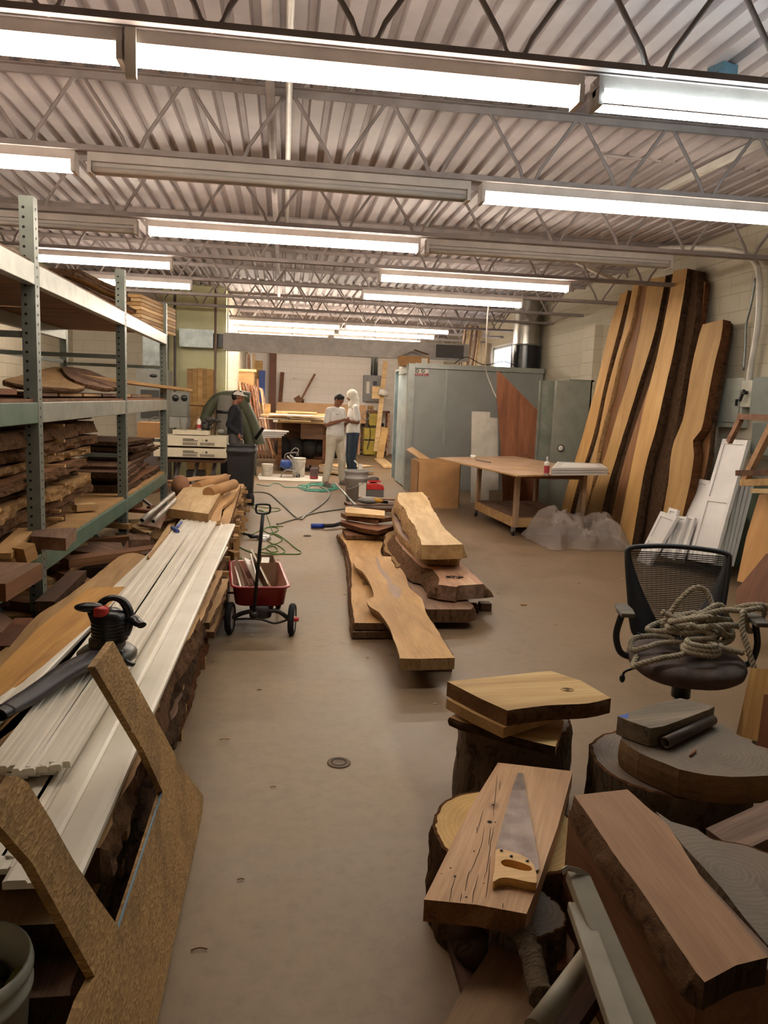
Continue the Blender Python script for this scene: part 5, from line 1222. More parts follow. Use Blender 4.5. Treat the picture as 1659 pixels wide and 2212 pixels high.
rope_from([sp(-.12,-.03,.16),sp(-.03,-.02,.13),sp(.06,-.02,.17),sp(.16,-.08,.2),sp(.22,-.1,.1),sp(.2,.0,.06),sp(.12,.1,.05),sp(.22,.12,.03)],.0145,mb)
mb.build('rope_heap',plain('hemp_rope','aa9c85',.95,c2='8d806b',scale=30),None,'thick grey-tan twisted rope piled on the office chair seat and hanging over its armrest','rope')
# ================================================================= FOREGROUND RIGHT
def k1(x,y): return (900+x/3.867,1640+y/3.867)
def k2(x,y): return (1240+x/3.959,1500+y/3.959)
def k3(x,y): return (1200+x/3.614,1860+y/3.614)
def ring_mat(key,dark,midc,light,freq=55):
    m,nt,b=base_mat(key,.7); tc=nt.nodes.new('ShaderNodeTexCoord'); v=tc.outputs['Object']
    wv=N(nt,'ShaderNodeTexWave',wave_type='RINGS',rings_direction='Z'); wv.inputs['Scale'].default_value=freq/6.; wv.inputs['Distortion'].default_value=2.5; wv.inputs['Detail'].default_value=3; wv.inputs['Detail Scale'].default_value=2
    nt.links.new(v,wv.inputs['Vector']); c=ramp(nt,wv.outputs['Fac'],[(.0,midc),(.7,light),(1,midc)])
    n=noise(nt,v,5,5,.6); c=mix(nt,ramp(nt,n,[(.5,(0,0,0)),(.8,(.6,.6,.6))]),c,dark); nt.links.new(c,b.inputs['Base Color']); return m
R_fresh=ring_mat('fresh_rings','9a7138','c59c56','cfa865'); R_old=ring_mat('old_rings','4e4237','6f6050','7b6b5a'); R_dk=ring_mat('dark_rings','43362d','6e5c4d','7a6858')
def stump(label,c,r,z0,z1,face,bk,seed=0,fl=1.06,ell=1.,parent=None,name='log_stump'):
    root=empty(name,(c[0],c[1],z0),label,'log')
    n=72;rows=10;vs=[]
    for j in range(rows+1):
        t=j/rows; z=z1+(z0-z1)*t
        for k in range(n):
            a=2*PI*k/n; d=V((math.cos(a),math.sin(a)*ell,0))
            lob=1+.05*mn.noise(V((math.cos(a)*1.3,math.sin(a)*1.3,seed)))*2
            rg=.018*mn.noise(V((a*14,z*5,seed)))+.01*mn.noise(V((a*34,z*16,seed+4)))
            if j==0: rg*=.5
            vs.append(V((c[0],c[1],z))+d*(r*lob*(1+(fl-1)*t)+rg))
    mb=MB().add(vs,[(j*n+k,(j+1)*n+k,(j+1)*n+(k+1)%n,j*n+(k+1)%n) for j in range(rows) for k in range(n)],0,True)
    mb.build('bark',bk,root)
    # top: bark rim + wood
    vs2=[vs[k]+V((0,0,0)) for k in range(n)]; ctr=V((c[0],c[1],z1))
    inn=[ctr+(p-ctr)*.955+V((0,0,.001)) for p in vs2]
    MB().add(vs2+inn,[(k,(k+1)%n,n+(k+1)%n,n+k) for k in range(n)]).build('bark_rim',bark('rim_bark','3b2618','7a5230'),root)
    MB().add(inn,[tuple(range(n))]).build('cut_face',face,root,M=Matrix.Translation(ctr+V((.02,.01,0))))
    return root
B_st=bark('stump_bark','33271e','84705b',.8)
stump('upright dark-barked stump under the three stacked short slabs',(1.0,3.0,0),.235,0,.36,R_dk,B_st,1)
stump('cut log with a fresh yellow face beneath the slab with the hand saw',(.745,2.24,0),.25,0,.302,R_fresh,bark('fresh_bark','2c1f15','6a5038'),5)
# three slabs
def zs2(name,label,cat,pts,z,th,mats,conv=lambda x,y:(x,y),**k): return slab(name,label,cat,[P(*conv(*p),z=z) for p in pts],th,mats,**k)
W_sh=wood('short_slab','96703e','c39c60','dfc08a',7)
zs2('short_slab','top one of the three short slabs stacked on the dark stump, with a knot','slab',[(966,1472),(1190,1449),(1255,1470),(1320,1508),(1270,1519),(1180,1524),(1096,1535),(1040,1510)],.525,.062,[W_sh,B_mid,wood('short_end','4a321d','7a5634','9a7248')],live=.003,seed=401,ax=V((1,.1,0)),step=.04)
zs2('short_slab','middle one of the three short slabs, rotated under the top one','slab',[(964,1509),(1010,1500),(1200,1520),(1216,1533),(1150,1552),(1088,1572),(1020,1540)],.462,.042,[W_sh,W_tan,W_tan],seed=402,ax=V((.8,-.5,0)))
zs2('short_slab','bottom one of the three short slabs, its dark bark edge facing the camera','slab',[(971,1549),(1060,1530),(1218,1556),(1200,1613),(1120,1594),(1040,1570)],.402,.036,[W_sh,B_drk,W_tan],live=.003,seed=403,ax=V((.8,-.35,0)),step=.05)
q=P(1226,1490,z=.5255); kn=MB()
for r_ in (.006,.013,.02): kn.tube([q+V((r_*1.3*math.cos(t),r_*math.sin(t),0)) for t in [2*PI*k/16 for k in range(16)]],.0011,4,closed=True)
kn.lathe([(0,.0006),(.004,.0006)],q,10).build('knot',plain('knot_brown','5a3c22',.8),bpy.data.objects['short_slab'])
# saw slab
W_sw=wood('saw_slab_wood','8f6a4a','bd946d','d4ae88',6)
ss=zs2('plank_slab','wide tan slab with long cracks and two knots lying under the hand saw','slab',[k1(680,28),k1(1303,100),k1(1180,560),k1(1095,800),k1(1010,1060),k1(918,1292),k1(500,1215),k1(62,1172),k1(300,690),k1(480,350)],.38,.062,[W_sw,W_sw,wood('slab_end_grain','3e2716','7a5232','a0764c')],ax=V((.45,.9,0)),seed=404)
zt_=.38
mb=MB()
for pts in ([(672,130),(660,300),(640,480)],[(568,560),(545,700),(510,800),(470,900),(420,985)],[(620,570),(600,720)],[(645,560),(620,700),(590,900),(560,1000)],[(330,960),(295,1080),(275,1190)],[(520,960),(480,1100),(468,1205)],[(615,810),(600,1000),(580,1160)],[(440,930),(405,1100)],[(375,1120),(362,1195)],[(555,430),(530,520),(510,600)],[(718,1200),(720,1250)],[(700,180),(690,260)],[(500,620),(505,560)]):
    q=[P(*k1(*p),z=zt_+.0006) for p in pts]
    q=smoothpts(q,4); n=len(q); w=[.0009*math.sin(PI*(i+.6)/(n+.2))+.0002 for i in range(n)]
    vs=[]
    for i,p in enumerate(q):
        d=(q[min(i+1,n-1)]-q[max(i-1,0)]).normalized(); s=V((-d.y,d.x,0)); j=mn.noise(p*60)*.002
        vs+=[p+s*(w[i]+j),p-s*(w[i]-j)]
    mb.add(vs,[(2*i,2*i+1,2*i+3,2*i+2) for i in range(n-1)])
for (x,y,r) in ((640,383,.005),(610,525,.008),(655,528,.003),(283,910,.003),(208,958,.002),(480,770,.003),(320,980,.004),(415,1153,.003),(560,1038,.002)):
    mb.lathe([(0,.0008),(r,.0008)],P(*k1(x,y),z=zt_),10)
mb.build('cracks_and_knots',plain('crack_dark','2e1d12',.9),ss)
# ---- hand saw
sawb=P(*k1(830,900),z=.39); sw=empty('hand_saw',sawb,'hand saw with grey blade and pale wooden handle on the wide tan slab','saw')
zb=.388
bl_=[P(*k1(*p),z=zb) for p in [(848,112),(888,115),(910,250),(950,480),(985,650),(1010,800),(1025,912),(1000,930),(900,880),(665,760),(672,700),(740,450),(800,240)]]
slab('blade',None,None,bl_,.0022,[plain('saw_blade','7a6a62',.42,.65,c2='5d4d45',scale=14)],parent=sw)
hd=[k1(*p) for p in [(668,752),(740,757),(820,780),(900,812),(970,870),(995,930),(1003,975),(1002,1025),(985,1032),(900,1018),(800,995),(740,988),(690,995),(645,1022),(637,1000),(650,920),(655,830)]]
ho=[k1(*p) for p in [(705,862),(712,848),(745,837),(800,843),(870,862),(930,885),(960,905),(962,925),(930,932),(870,925),(790,905),(730,890)]]
zh=.405
def hole_plate(outer,inner,z,th,mat,name,parent,bev=0):
    bm=bmesh.new(); O_=[P(a,b,z=z) for a,b in outer]; I_=[P(a,b,z=z) for a,b in inner]
    def tess(z_): 
        return [p+V((0,0,z_)) for p in O_],[p+V((0,0,z_)) for p in I_]
    res=mgeo.tessellate_polygon([O_,I_]); allp=O_+I_; n=len(allp)
    vs=allp+[p-V((0,0,th)) for p in allp]; fs=[tuple(t) for t in res]+[tuple(n+i for i in t[::-1]) for t in res]
    a=len(O_); fs+=[(i,(i+1)%a,n+(i+1)%a,n+i) for i in range(a)]; b_=len(I_); fs+=[(a+i,a+(i+1)%b_,n+a+(i+1)%b_,n+a+i) for i in range(b_)]
    mb=MB().add(vs,fs); c=sum(O_,V())/len(O_); ax=(O_[7]-O_[-2]).normalized()
    y=V((0,0,1)).cross(ax); M=Matrix((ax,y,V((0,0,1)))).transposed().to_4x4(); M.translation=c
    return mb.build(name,mat,parent,M=M,bev=bev)
def densify(L,n=3):
    q=smoothpts([V((a,b,0)) for a,b in L],n,True); return [(p.x,p.y) for p in q]
h_=hole_plate(densify(hd,3),densify(ho,3),zh,.024,wood('saw_handle','a87a3e','cfa25e','e0b878',5,.4,knots=False),'handle',sw,.006)
mb=MB()
for (x,y) in ((708,765),(790,812),(925,852)): mb.lathe([(0,.003),(.004,.003),(.0045,0)],P(*k1(x,y),z=zh),10)
mb.build('handle_bolt',M_blk,h_)
# ---- bark edged beam + timber block
W_bm=wood('beam_slab','754e36','98704f','ad8560',4)
zs2('bark_slab','reddish brown slab with thick bark on its left edge, lying on the big timber block','slab',[(1240,1718),(1355,1705),(1395,1740),(1440,1780),(1490,1855),(1520,1905),(1570,1960),(1610,2010),(1659,2068),(1590,2085),(1522,2122),(1440,2010),(1380,1920),(1310,1820)],.60,.06,[W_bm,B_mid,B_drk],live=.006,flare=.02,seed=410,ax=V((0,1,0)),step=.03)
zs2('timber_block','big square brown timber block supporting the bark-edged slab, at the lower right','timber',[(1228,1745),(1370,1735),(1700,2090),(1512,2112)],.532,.47,[W_wal,wood('timber_side','4a3020','704c34','8a6246',3)],seed=411,ax=V((0,1,0)),bev=.004)
zs2('round_slice','grey weathered wood slice behind the timber block at the right edge','slice',[k2(700,1000),k2(830,1085),k2(1050,1150),k2(1230,1280),k2(1430,1430),k2(1490,1580),(1625,1895),(1659,1945),(1720,2000),(1720,2060),(1659,2040),(1560,1920),(1480,1830)],.47,.10,[R_old,B_st],live=.004,thr=-1,seed=412)
stump('dark stump under the grey slice behind the timber block',(1.29,1.86,0),.2,0,.365,R_dk,B_st,9)
# ---- big round slice + stump
zs2('round_slice','large thick wood slice with a smooth curved edge, carrying a grey block and a pipe','slice',[k2(400,385),k2(420,350),k2(900,150),k2(1220,238),k2(1400,345),k2(1550,430),k2(1660,505),k2(1900,600),k2(2000,680),k2(1660,695),k2(1350,705),k2(1150,690),k2(900,640),k2(750,580),k2(560,500)],.44,.10,[R_old,wood('slice_edge','4b3523','7d5f42','94744f',3)],live=.002,thr=-1,seed=413,step=.04)
zs2('live_edge_slab','darker slab piece poking out left beneath the big thick slice','slab',[k2(325,290),k2(420,280),k2(900,330),k2(900,560),k2(400,510),k2(330,480)],.435-.10+.0,.05,[W_wal,B_drk],seed=414) if 0 else None
stump('wide dark gnarled stump beneath the big thick slice',(1.50,2.62,0),.30,0,.335,R_dk,B_st,13,fl=1.0)
gb=zs2('grey_block','dusty grey wooden block with a blue painted corner on the big thick slice','block',[k2(370,186),k2(650,90),k2(905,30),k2(1080,70),k2(1205,103),k2(1150,130),k2(900,225),k2(770,270),k2(655,290),k2(480,230)],.515,.072,[W_grey],ax=V((1,.2,0)),bev=.002)
gb['label']='dusty grey wooden block with a blue painted corner on the big thick slice'
c_=P(*k2(372,187),z=.516); d_=P(*k2(470,160),z=.516); e_=P(*k2(460,205),z=.516)
MB().add([c_,d_,e_],[(0,1,2)]).build('blue_corner',plain('blue_paint_mark','3f5fb0',.7),gb)
mb=MB()
for (a,b_) in (((637,290),(655,365)),((618,300),(622,360)),((640,288),(650,360))):
    A=P(*k2(*a),z=.51); y_=A.y-.002; mb.bar(P(*k2(*a),y=y_),P(*k2(*b_),y=y_),.003,.002,up=(0,-1,0))
mb.build('ink_mark',M_blk,gb)
A=P(*k2(780,415),z=.468);B=P(*k2(1180,215),z=.468)
pp=MB(); pp.tube([A,B],[.022,.022],20,caps=False).tube([A,B],[.014,.014],20,caps=False).lathe([(.022,0),(.014,0)],A,20,axis=B-A).lathe([(.022,0),(.014,0)],B,20,axis=B-A)
pp.build('pipe_piece',plain('old_pipe','5e524a',.5,.5,c2='483d36'),None,'short grey metal pipe lying against the dusty block on the big slice','pipe')
MB().tube([P(*k2(990,530),z=.444),P(*k2(1035,480),z=.447)],[.004,.007],6).build('wood_splinter',W_red,None,'small reddish splinter on the big thick slice','splinter')
# rust boards lower right
for i,(a,b_,m) in enumerate((((1560,1815),(1700,1750),W_wal),((1580,1850),(1720,1790),W_red),((1600,1900),(1740,1840),W_red))):
    A=P(*a,z=.34-.08*i);B=P(*b_,z=.40-.08*i); board('stacked_board','reddish brown board stacked behind the grey slice at the right edge, '+['upper','middle','lower'][i],'board',A,B,.14,.05,[m])
# ---- bottom centre pile
zs2('tan_board','large pale brown board at the bottom edge of the view, left of the bark branch','board',[k1(700,1430),k1(815,1400),k1(900,1700),k1(1040,1960),k1(1000,2300),k1(130,2400),k1(230,2212),k1(400,1900),k1(560,1670)],.22,.03,[wood('dull_tan','6e5238','92714e','a98762',3)],seed=420)
zs2('dark_flat_sheet','dark flat sheet on the floor beneath the large pale brown board','board',[k1(200,1300),k1(330,1330),k1(620,1500),k1(700,1900),k1(390,1950)],.03,.03,[W_dark])  # thin dark sheet laid where this stretch of floor is dark
MB().sph(P(*k1(480,1530),z=.06),(.07,.09,.06),18,12).sph(P(*k1(420,1400),z=.09),(.06,.08,.08),14,10).build('gnarled_root',B_drk,None,'dark gnarled root piece on the floor under the near end of the saw slab','root')
stump('dark bark log standing right of the saw slab, behind the painted legs',(.70,1.87,0),.10,0,.28,R_dk,B_st,17)
# bark branch
a=P(*k1(890,1390),z=.30);b_=P(*k1(1040,1990),z=.30)
pts=[a,a.lerp(b_,.25)+V((-.008,0,.01)),a.lerp(b_,.5)+V((.004,0,.0)),a.lerp(b_,.75),b_]
q=smoothpts(pts,10); mb=MB(); mb.tube(q,[.027+.003*mn.noise(p*30) for p in q],28); 
o=mb.build('bark_branch',bark('grey_bark','4a3a2c','8f7a62',2.),None,'rough bark-covered branch lying across the pile at the bottom of the view','branch')
for v_ in o.data.vertices:
    p=v_.co; v_.co+= V((mn.noise(p*45),mn.noise(p*45+V((5,0,0))),mn.noise(p*45+V((0,7,0)))))*.008
zs2('marked_board','pale board with a black bent pen line behind the bark branch','board',[k1(960,1285),k1(1228,1285),k1(1340,1500),k1(1290,1715),k1(1050,1700),k1(980,1500)],.18,.02,[W_pink],seed=421)
mb=MB()
L_=[P(*k1(*p),z=.1815) for p in [(1030,1290),(1110,1450),(1185,1580),(1050,1600)]]
for i in range(3): mb.bar(L_[i],L_[i+1],.0022,.001)
mb.build('pen_line',M_blk,bpy.data.objects['marked_board'])
zs2('yellow_offcut','bright yellowish board piece under the crossing grey pole','board',[k1(1085,1712),k1(1290,1720),k1(1400,1850),k1(1200,2212),k1(1110,1950)],.12,.03,[W_yel])
zs2('yellow_offcut','yellowish board showing at the bottom between the dark bar and the painted leg','board',[k1(1450,1760),k1(1620,2100),k1(1500,2300),k1(1150,2300),k1(1300,1950)],.09,.03,[W_yel])
# sawhorse painted legs
M_pg=plain('grey_leg_paint','9a8f7a',.6,c2='857a66',scale=7); 
sh=empty('folding_trestle',P(1330,2150,z=.0),'grey painted folding wooden trestle legs with metal hinge plates at the bottom of the view','trestle')
def leg(tl,tr,br,bl,yt,yb,th,name):
    # plane from y=yt at top to y=yb at bottom: tilted
    zt1=P(*tl,y=yt).z; zb1=P(*bl,y=yb).z
    n=V((0,zt1-zb1,-(yt-yb))).normalized(); n=-n if n.y>0 else n
    p0=P(*tl,y=yt); pts=[PP(*p,p0,n) for p in (tl,tr,br,bl)]
    return slab(name,None,None,pts,th,[M_pg],up=n,parent=sh,ax=pts[0]-pts[3],bev=.004)
l1=leg(k3(90,70),k3(275,110),k3(820,1330),k3(560,1330),1.56,1.2,.03,'leg')
l2=leg(k3(95,310),k3(260,330),k3(640,1330),k3(440,1330),1.50,1.16,.025,'leg')
def plate(pts,y,p,name='hinge_plate'):
    n=V((0,-1,.3)).normalized(); q=[PP(*k3(*a),(0,y,P(*k3(*pts[0]),y=y).z),n) for a in pts]; return slab(name,None,None,q,.003,[plain('hinge_metal','a19d92',.4,.7)],up=n,parent=p)
plate([(50,60),(90,35),(200,60),(270,105),(265,165),(230,150),(110,60),(60,110)],1.55,l1); plate([(200,320),(235,335),(275,365),(240,378)],1.495,l2)
A=P(*k1(1420,1660),y=1.44);B=P(*k1(980,2260),y=1.25)
MB().tube([A,B],[.021,.021],20).build('round_pole',M_pg,None,'round grey painted pole crossing under the trestle legs','pole')
A=P(*k1(1500,1850),z=.2);B=P(*k1(1180,2300),z=.2); board('dark_bar','dark brown square bar below the round grey pole','bar',A,B,.05,.05,[W_dark])
# ================================================================= BACK ROOM
def yb(px,py,y): return P(px,py,y=y)
def ybox(name,mat,y,x0,y0,x1,y1,d,label,cat,**k):
    a=P(x0,y0,y=y);b=P(x1,y1,y=y); return MB().bb((a.x,y,min(a.z,b.z)),(b.x,y+d,max(a.z,b.z))).build(name,mat,None,label,cat,**k)
def floorbox(name,mat,px0,px1,pyb,pyt,d,label,cat,**k):
    q=P((px0+px1)/2,pyb,z=0); y=q.y; a=P(px0,pyb,y=y);b=P(px1,pyb,y=y); t=P((px0+px1)/2,pyt,y=y)
    return MB().bb((a.x,y,0),(b.x,y+d,t.z)).build(name,mat,None,label,cat,**k)
# back wall panel & stuff
a=P(786,810,y=24.1);b=P(823,868,y=24.1)
ep=MB().bb((a.x,24.05,b.z),(b.x,24.3,a.z)).build('breaker_panel',plain('panel_blue_grey','8f8d8c',.5),None,'large grey breaker panel on the white back wall','electrical panel',bev=.01)
w=b.x-a.x;h=a.z-b.z
MB().bb((a.x+w*.15,24.03,b.z+h*.3),(a.x+w*.33,24.05,b.z+h*.75)).build('label_card',M_wht,ep)
MB().bb((a.x+w*.5,24.03,b.z+h*.62),(a.x+w*.72,24.05,b.z+h*.78)).build('latch',M_blk,ep)
for i,f in enumerate((.45,.6,.72)): pipe('conduit_pipe',[(a.x+w*f,24.23,a.z),(a.x+w*f,24.23,3.6)],.03,M_gal,'metal conduit rising from the back wall breaker panel, '+['left','middle','right'][i])
MB().bb((P(582,800,y=24.1).x,24.05,0),(P(597,800,y=24.1).x,24.3,3.2)).build('brown_post',plain('post_brown','7a5240',.7),None,'dark brown timber post against the back wall','post')
ybox('plywood_sheet',W_yel,23.8,533,778,566,900,.03,'tan wood panel leaning at the back wall left of the brown post','panel')
ybox('plywood_sheet',plain('blue_panel','3d549a',.6),23.6,560,800,572,870,.03,'narrow blue painted board leaning near the brown post','board')
MB().bar(P(597,975,y=23.9),P(610,804,y=24.1),.12,.03,up=(0,-1,0)).build('thin_board',W_red,None,'reddish board leaning upright right of the brown post','board')
MB().bar(P(648,868,y=23.8),P(680,808,y=24.1),.06,.04,up=(0,-1,0)).build('thin_board',W_brn,None,'brown stick leaning diagonally on the white back wall','stick')
MB().bar(P(640,870,y=23.6),P(652,862,y=23.6),.3,.04,up=(0,-1,0)).bar(P(650,880,y=23.6),P(656,862,y=23.6),.06,.04,up=(0,-1,0)).build('small_rack',W_brn,None,'little dark wooden bracket at the foot of the diagonal stick','bracket')
ybox('low_partition',wood('tan_sheet','a47b55','c49a70','d3ab82',2),23.2,598,868,790,915,.04,'long pinkish plywood sheet standing along the back wall behind the benches','board')
# white painted door outline on the back wall
mb=MB()
a=P(634,816,y=24.28); b=P(780,818,y=24.28)
mb.bb((a.x,24.27,a.z-.02),(b.x,24.3,a.z+.02)).bb((P(705,0,y=24.28).x,24.27,1.2),(P(705,0,y=24.28).x+.05,24.3,a.z)).bb((a.x,24.27,1.2),(a.x+.05,24.3,a.z)); mb.build('trim_3',M_bB,None,kind='structure')
# lumber rack fan (clamps and moldings) by left wall
cr=empty('lumber_corner_shelf',P(510,1000,y=19.5)-V((0,0,P(510,1000,y=19.5).z)),'wooden corner shelf box holding sticks and mouldings in the back room','shelf')
a=P(514,802,y=19.5);b=P(548,845,y=19.5)
MB().bb((a.x,19.5,b.z),(b.x,19.9,a.z)).build('shelf_box',W_tan,cr); MB().bb((a.x-.02,19.48,a.z),(b.x+.05,19.95,a.z+.06)).build('shelf_top',W_pale,cr)
MB().bb((a.x,19.5,0),(a.x+.05,19.9,b.z)).bb((b.x-.05,19.5,0),(b.x,19.9,b.z)).build('shelf_leg',W_brn,cr)
random.seed(19)
for i in range(9): MB().bar(P(514+i*6+random.uniform(-1,3),930,y=19.2),P(513+i*5.2+random.uniform(-1,4),823+random.uniform(-8,14),y=19.6),.045,.03,up=(0,-1,0)).build('bar_clamp',random.choice((W_red,W_brn)),None,'wooden bar standing in the fan of clamps on the corner shelf','clamp','clamps in the corner')
for i in range(9):
    x0=520+i*6; MB().tube(smoothpts([P(x0+22+i*1.2,990,y=18.6),P(x0+12,920,y=18.9),P(x0+random.uniform(-1,4),850,y=19.2),P(x0-3,825+i*2,y=19.4)],5),.03,6).build('wood_moulding',random.choice((W_red,W_wal,W_pink)),None,'long reddish moulding leaning in the bundle behind the man in the dark shirt','moulding','mouldings behind the man')
for i,px in enumerate((532,538,545,549)):
    MB().bar(P(px,985,y=23.3),P(px-1,765,y=23.5),.08,.04,up=(0,-1,0)).build('standing_board',[M_wht,W_pink,M_wht,W_pale][i],None,'tall narrow board standing at the left of the back wall, '+['first','second','third','fourth'][i]+' from the left','board')
ybox('brown_board',W_yel,18.8,572,872,584,900,.05,'small tan board standing at the end of the moulding bundle','board')
# dust collector with hoses left
dc=empty('dust_collector',P(455,1000,y=15.0)-V((0,0,P(455,1000,y=15.0).z)),'dust collector with grey bag and drooping green hoses behind the man in dark shirt','dust collector')
q=P(488,890,y=15.0)
MB().lathe([(.0,-.45),(.14,-.43),(.17,-.33),(.17,.22),(.15,.31),(0,.33)],q,22).build('bag',plain('bag_grey','8e8a80',.7),dc)
MB().lathe([(.175,-.03),(.18,.0),(.175,.03)],q,22).build('bag_band',M_blk,dc)
M_hg=plain('hose_green','5d614a',.6,c2='4c503d')
def ribbed(pts,r,parent,name='ribbed_hose'):
    q_=smoothpts(pts,12); return MB().tube(q_,[r*(1+.06*(i%2)) for i in range(len(q_))],12).build(name,M_hg,parent)
ribbed([P(430,980,y=15.0),P(445,900,y=15.0),P(470,862,y=15.0),P(505,855,y=15.0),P(540,858,y=15.0)],.10,dc)
ribbed([P(560,960,y=14.95),P(548,920,y=15.0),P(530,880,y=15.0),P(520,862,y=15.0)],.11,dc); ribbed([P(542,960,y=15.0),P(530,920,y=15.0),P(518,885,y=15.0)],.11,dc)
MB().bb((P(478,950,y=15.0).x,14.9,0),(P(500,950,y=15.0).x+.2,15.3,.9)).build('base',M_blk,dc)
# vertical wood panels left on lime wall
for i,(x0,x1,yt,m) in enumerate(((404,415,796,W_tan),(415,426,796,W_yel),(426,436,795,W_yel),(437,446,796,W_tan),(447,458,797,W_yel))):
    a=P(x0,yt,y=15.2);b=P(x1,1000,y=15.2); MB().bb((a.x,15.2,0),(b.x,15.24,a.z)).build('fence_board',m,None,'upright tan board leaning on the lime wall, '+['first','second','third','fourth','fifth'][i]+' from the left','board')
a=P(404,868,y=15.15);b=P(456,876,y=15.15); MB().bb((a.x,15.14,b.z),(b.x,15.19,a.z)).build('cross_board',W_yel,None,'pale cross board nailed over the upright boards on the lime wall','board')
MB().bar(P(475,930,y=15.1),P(457,800,y=15.3),.10,.03,up=(0,-1,0)).build('slanted_board',W_tan,None,'slanted board leaning at the right of the upright boards','board')
# shelf unit/boxes with printed sides behind the bin
M_ink=plain('print_ink','4a443e',.8); M_lc=plain('long_carton','d6ccb4',.75,c2='c9bea5')
pb=P(430,1100,z=0)
yb_=13.0
for i,(t,bm_,lab) in enumerate(((972,990+0,'lower'),(943,969,'upper'))):
    a=P(372,t-4,y=yb_);b=P(490,bm_+ (16 if i==0 else 1),y=yb_)
    a=P(372,[967,940][i],y=yb_);b=P(489,[990,966][i],y=yb_)
    o=MB().bb((a.x-.3,yb_,b.z),(b.x,yb_+.5,a.z)).build('long_carton',M_lc,None,lab+' long cream carton with printed marks, behind the black bin','carton',bev=.004)
    mb=MB(); h=a.z-b.z; x=a.x+.17
    mb.bb((x,yb_-.004,b.z+h*.62),(x+.18,yb_,b.z+h*.72)).bb((x,yb_-.004,b.z+h*.48),(x+.24,yb_,b.z+h*.56))
    for q_ in (0,.28):
        mb.bb((x+q_,yb_-.004,b.z+h*.12),(x+q_+.24,yb_,b.z+h*.15)).bb((x+q_,yb_-.004,b.z+h*.33),(x+q_+.24,yb_,b.z+h*.36))
        xx=x+q_
        while xx<x+q_+.23: mb.bb((xx,yb_-.004,b.z+h*.15),(xx+.012,yb_,b.z+h*.33)); xx+=.026
    mb.lathe([(0,0),(.02,0)],(x+.38,yb_-.003,b.z+h*.58),8,axis=(0,-1,0)).bar((x+.31,yb_-.002,b.z+h*.5),(x+.33,yb_-.002,b.z+h*.66),.004,.008,up=(0,-1,0))
    mb.build('printed_marks',M_ink,o)
ctz=P(430,940,y=yb_).z; cbz=P(430,992,y=yb_).z
# table below
tb2=empty('side_bench',(P(430,990,y=yb_).x,yb_+.25,0),'dark bench with trestle legs carrying the long cream cartons','bench')
x0=P(372,990,y=yb_).x-.25;x1=P(489,990,y=yb_).x-.03; zt2=P(430,990,y=yb_).z-.03
MB().bb((x0,yb_,zt2-.04),(x1,yb_+.6,zt2-.0)).build('bench_top',W_dark,tb2)
for xx in (x0+.25,x0+.55,x1-.25):
    MB().bar((xx,yb_+.05,0),(xx+.08,yb_+.3,zt2-.04),.05,.05).build('leg',M_jd,tb2)
MB().bb((x0+.1,yb_+.15,.12),(x1,yb_+.5,.16)).build('bottom_rail',W_brn,tb2)
MB().bb((x0+.45,yb_+.2,.2),(x0+.75,yb_+.45,.38)).build('gearbox',plain('dark_metal','3a3734',.5,.5),None,'dark machine part on the lower rail under the cartons','machine part')
MB().bb((P(372,936,y=yb_).x,yb_+.05,ctz),(P(450,936,y=yb_).x,yb_+.4,ctz+.07)).build('flat_box',M_lc,None,'flat pale box on top of the long cream cartons','box')
q=P(430,925,y=yb_+.1); q.z=ctz+.07
cn=empty('white_can',q,'white and red spray can on top of the cream cartons','can')
MB().lathe([(0,0),(.036,0),(.036,.16),(.02,.18),(.02,.2),(0,.2)],q,16).build('can_body',M_wht,cn); MB().lathe([(.037,.04),(.037,.1)],q,16).build('red_label',Msr,cn)
rg=MB(); random.seed(4); q=P(455,925,y=yb_+.25); q.z=ctz+.07
for i in range(14): rg.sph(q+V((random.uniform(-.12,.12),random.uniform(-.05,.08),random.uniform(.03,.2))),(random.uniform(.03,.08),.05,random.uniform(.03,.06)),8,6)
rg.build('machine_vise',plain('cast_iron','4d4a47',.6,.5),None,'lumpy dark iron machine part on the cream cartons next to the white can','machine part')
MB().sph(P(477,932,y=yb_+.1)*1,(.06,.05,.04)).build('grey_glove',plain('glove_grey','8a8782',.9),None,'grey rag ball at the right end of the cream cartons','rag')
MB().bar(P(392,935,y=yb_+.2),P(388,900,y=yb_+.2),.02,.02,up=(0,1,0)).bar(P(400,935,y=yb_+.2),P(407,903,y=yb_+.2),.03,.02,up=(0,1,0)).build('hand_tools',M_jd,None,'two upright dark hand tools standing on the flat pale box','tool')
MB().bar(P(408,938,y=14.6),P(432,895,y=14.6),.05,.03,up=(0,-1,0)).build('tan_stick',W_tan,None,'short tan stick leaning diagonally above the cream cartons','stick')
q=P(337,918,y=11.3); 
MB().tube([q+V((.11*math.cos(t),0,.11*math.sin(t))) for t in [2*PI*k/28 for k in range(28)]],.008,6,closed=True).cyl(q+V((-.1,0,0)),q+V((.1,0,0)),.005).cyl(q+V((0,0,-.1)),q+V((0,0,.1)),.005).build('spoked_wheel',M_jd,None,'thin spoked hand wheel visible behind the third rack upright','wheel')
ybox('brown_carton',M_card,11.0,296,912,348,946,.4,'brown cardboard box behind the rear rack bay','box')
# machine w gauges behind post 3
mc=ybox('machine_console',plain('console_grey','77776f',.5),13.6,370,846,404,900,.4,'grey machine console with round gauges behind the rack end','machine')
for px in (379,398): 
    MB().lathe([(0,.01),(.05,.01),(.055,0)],P(px,860,y=13.59),16,axis=(0,-1,0)).build('gauge',M_blk,mc)
ybox('machine_table',plain('machine_grey','8a8a82',.5),13.5,366,900,404,925,.5,'grey machine table below the console with gauges','machine')
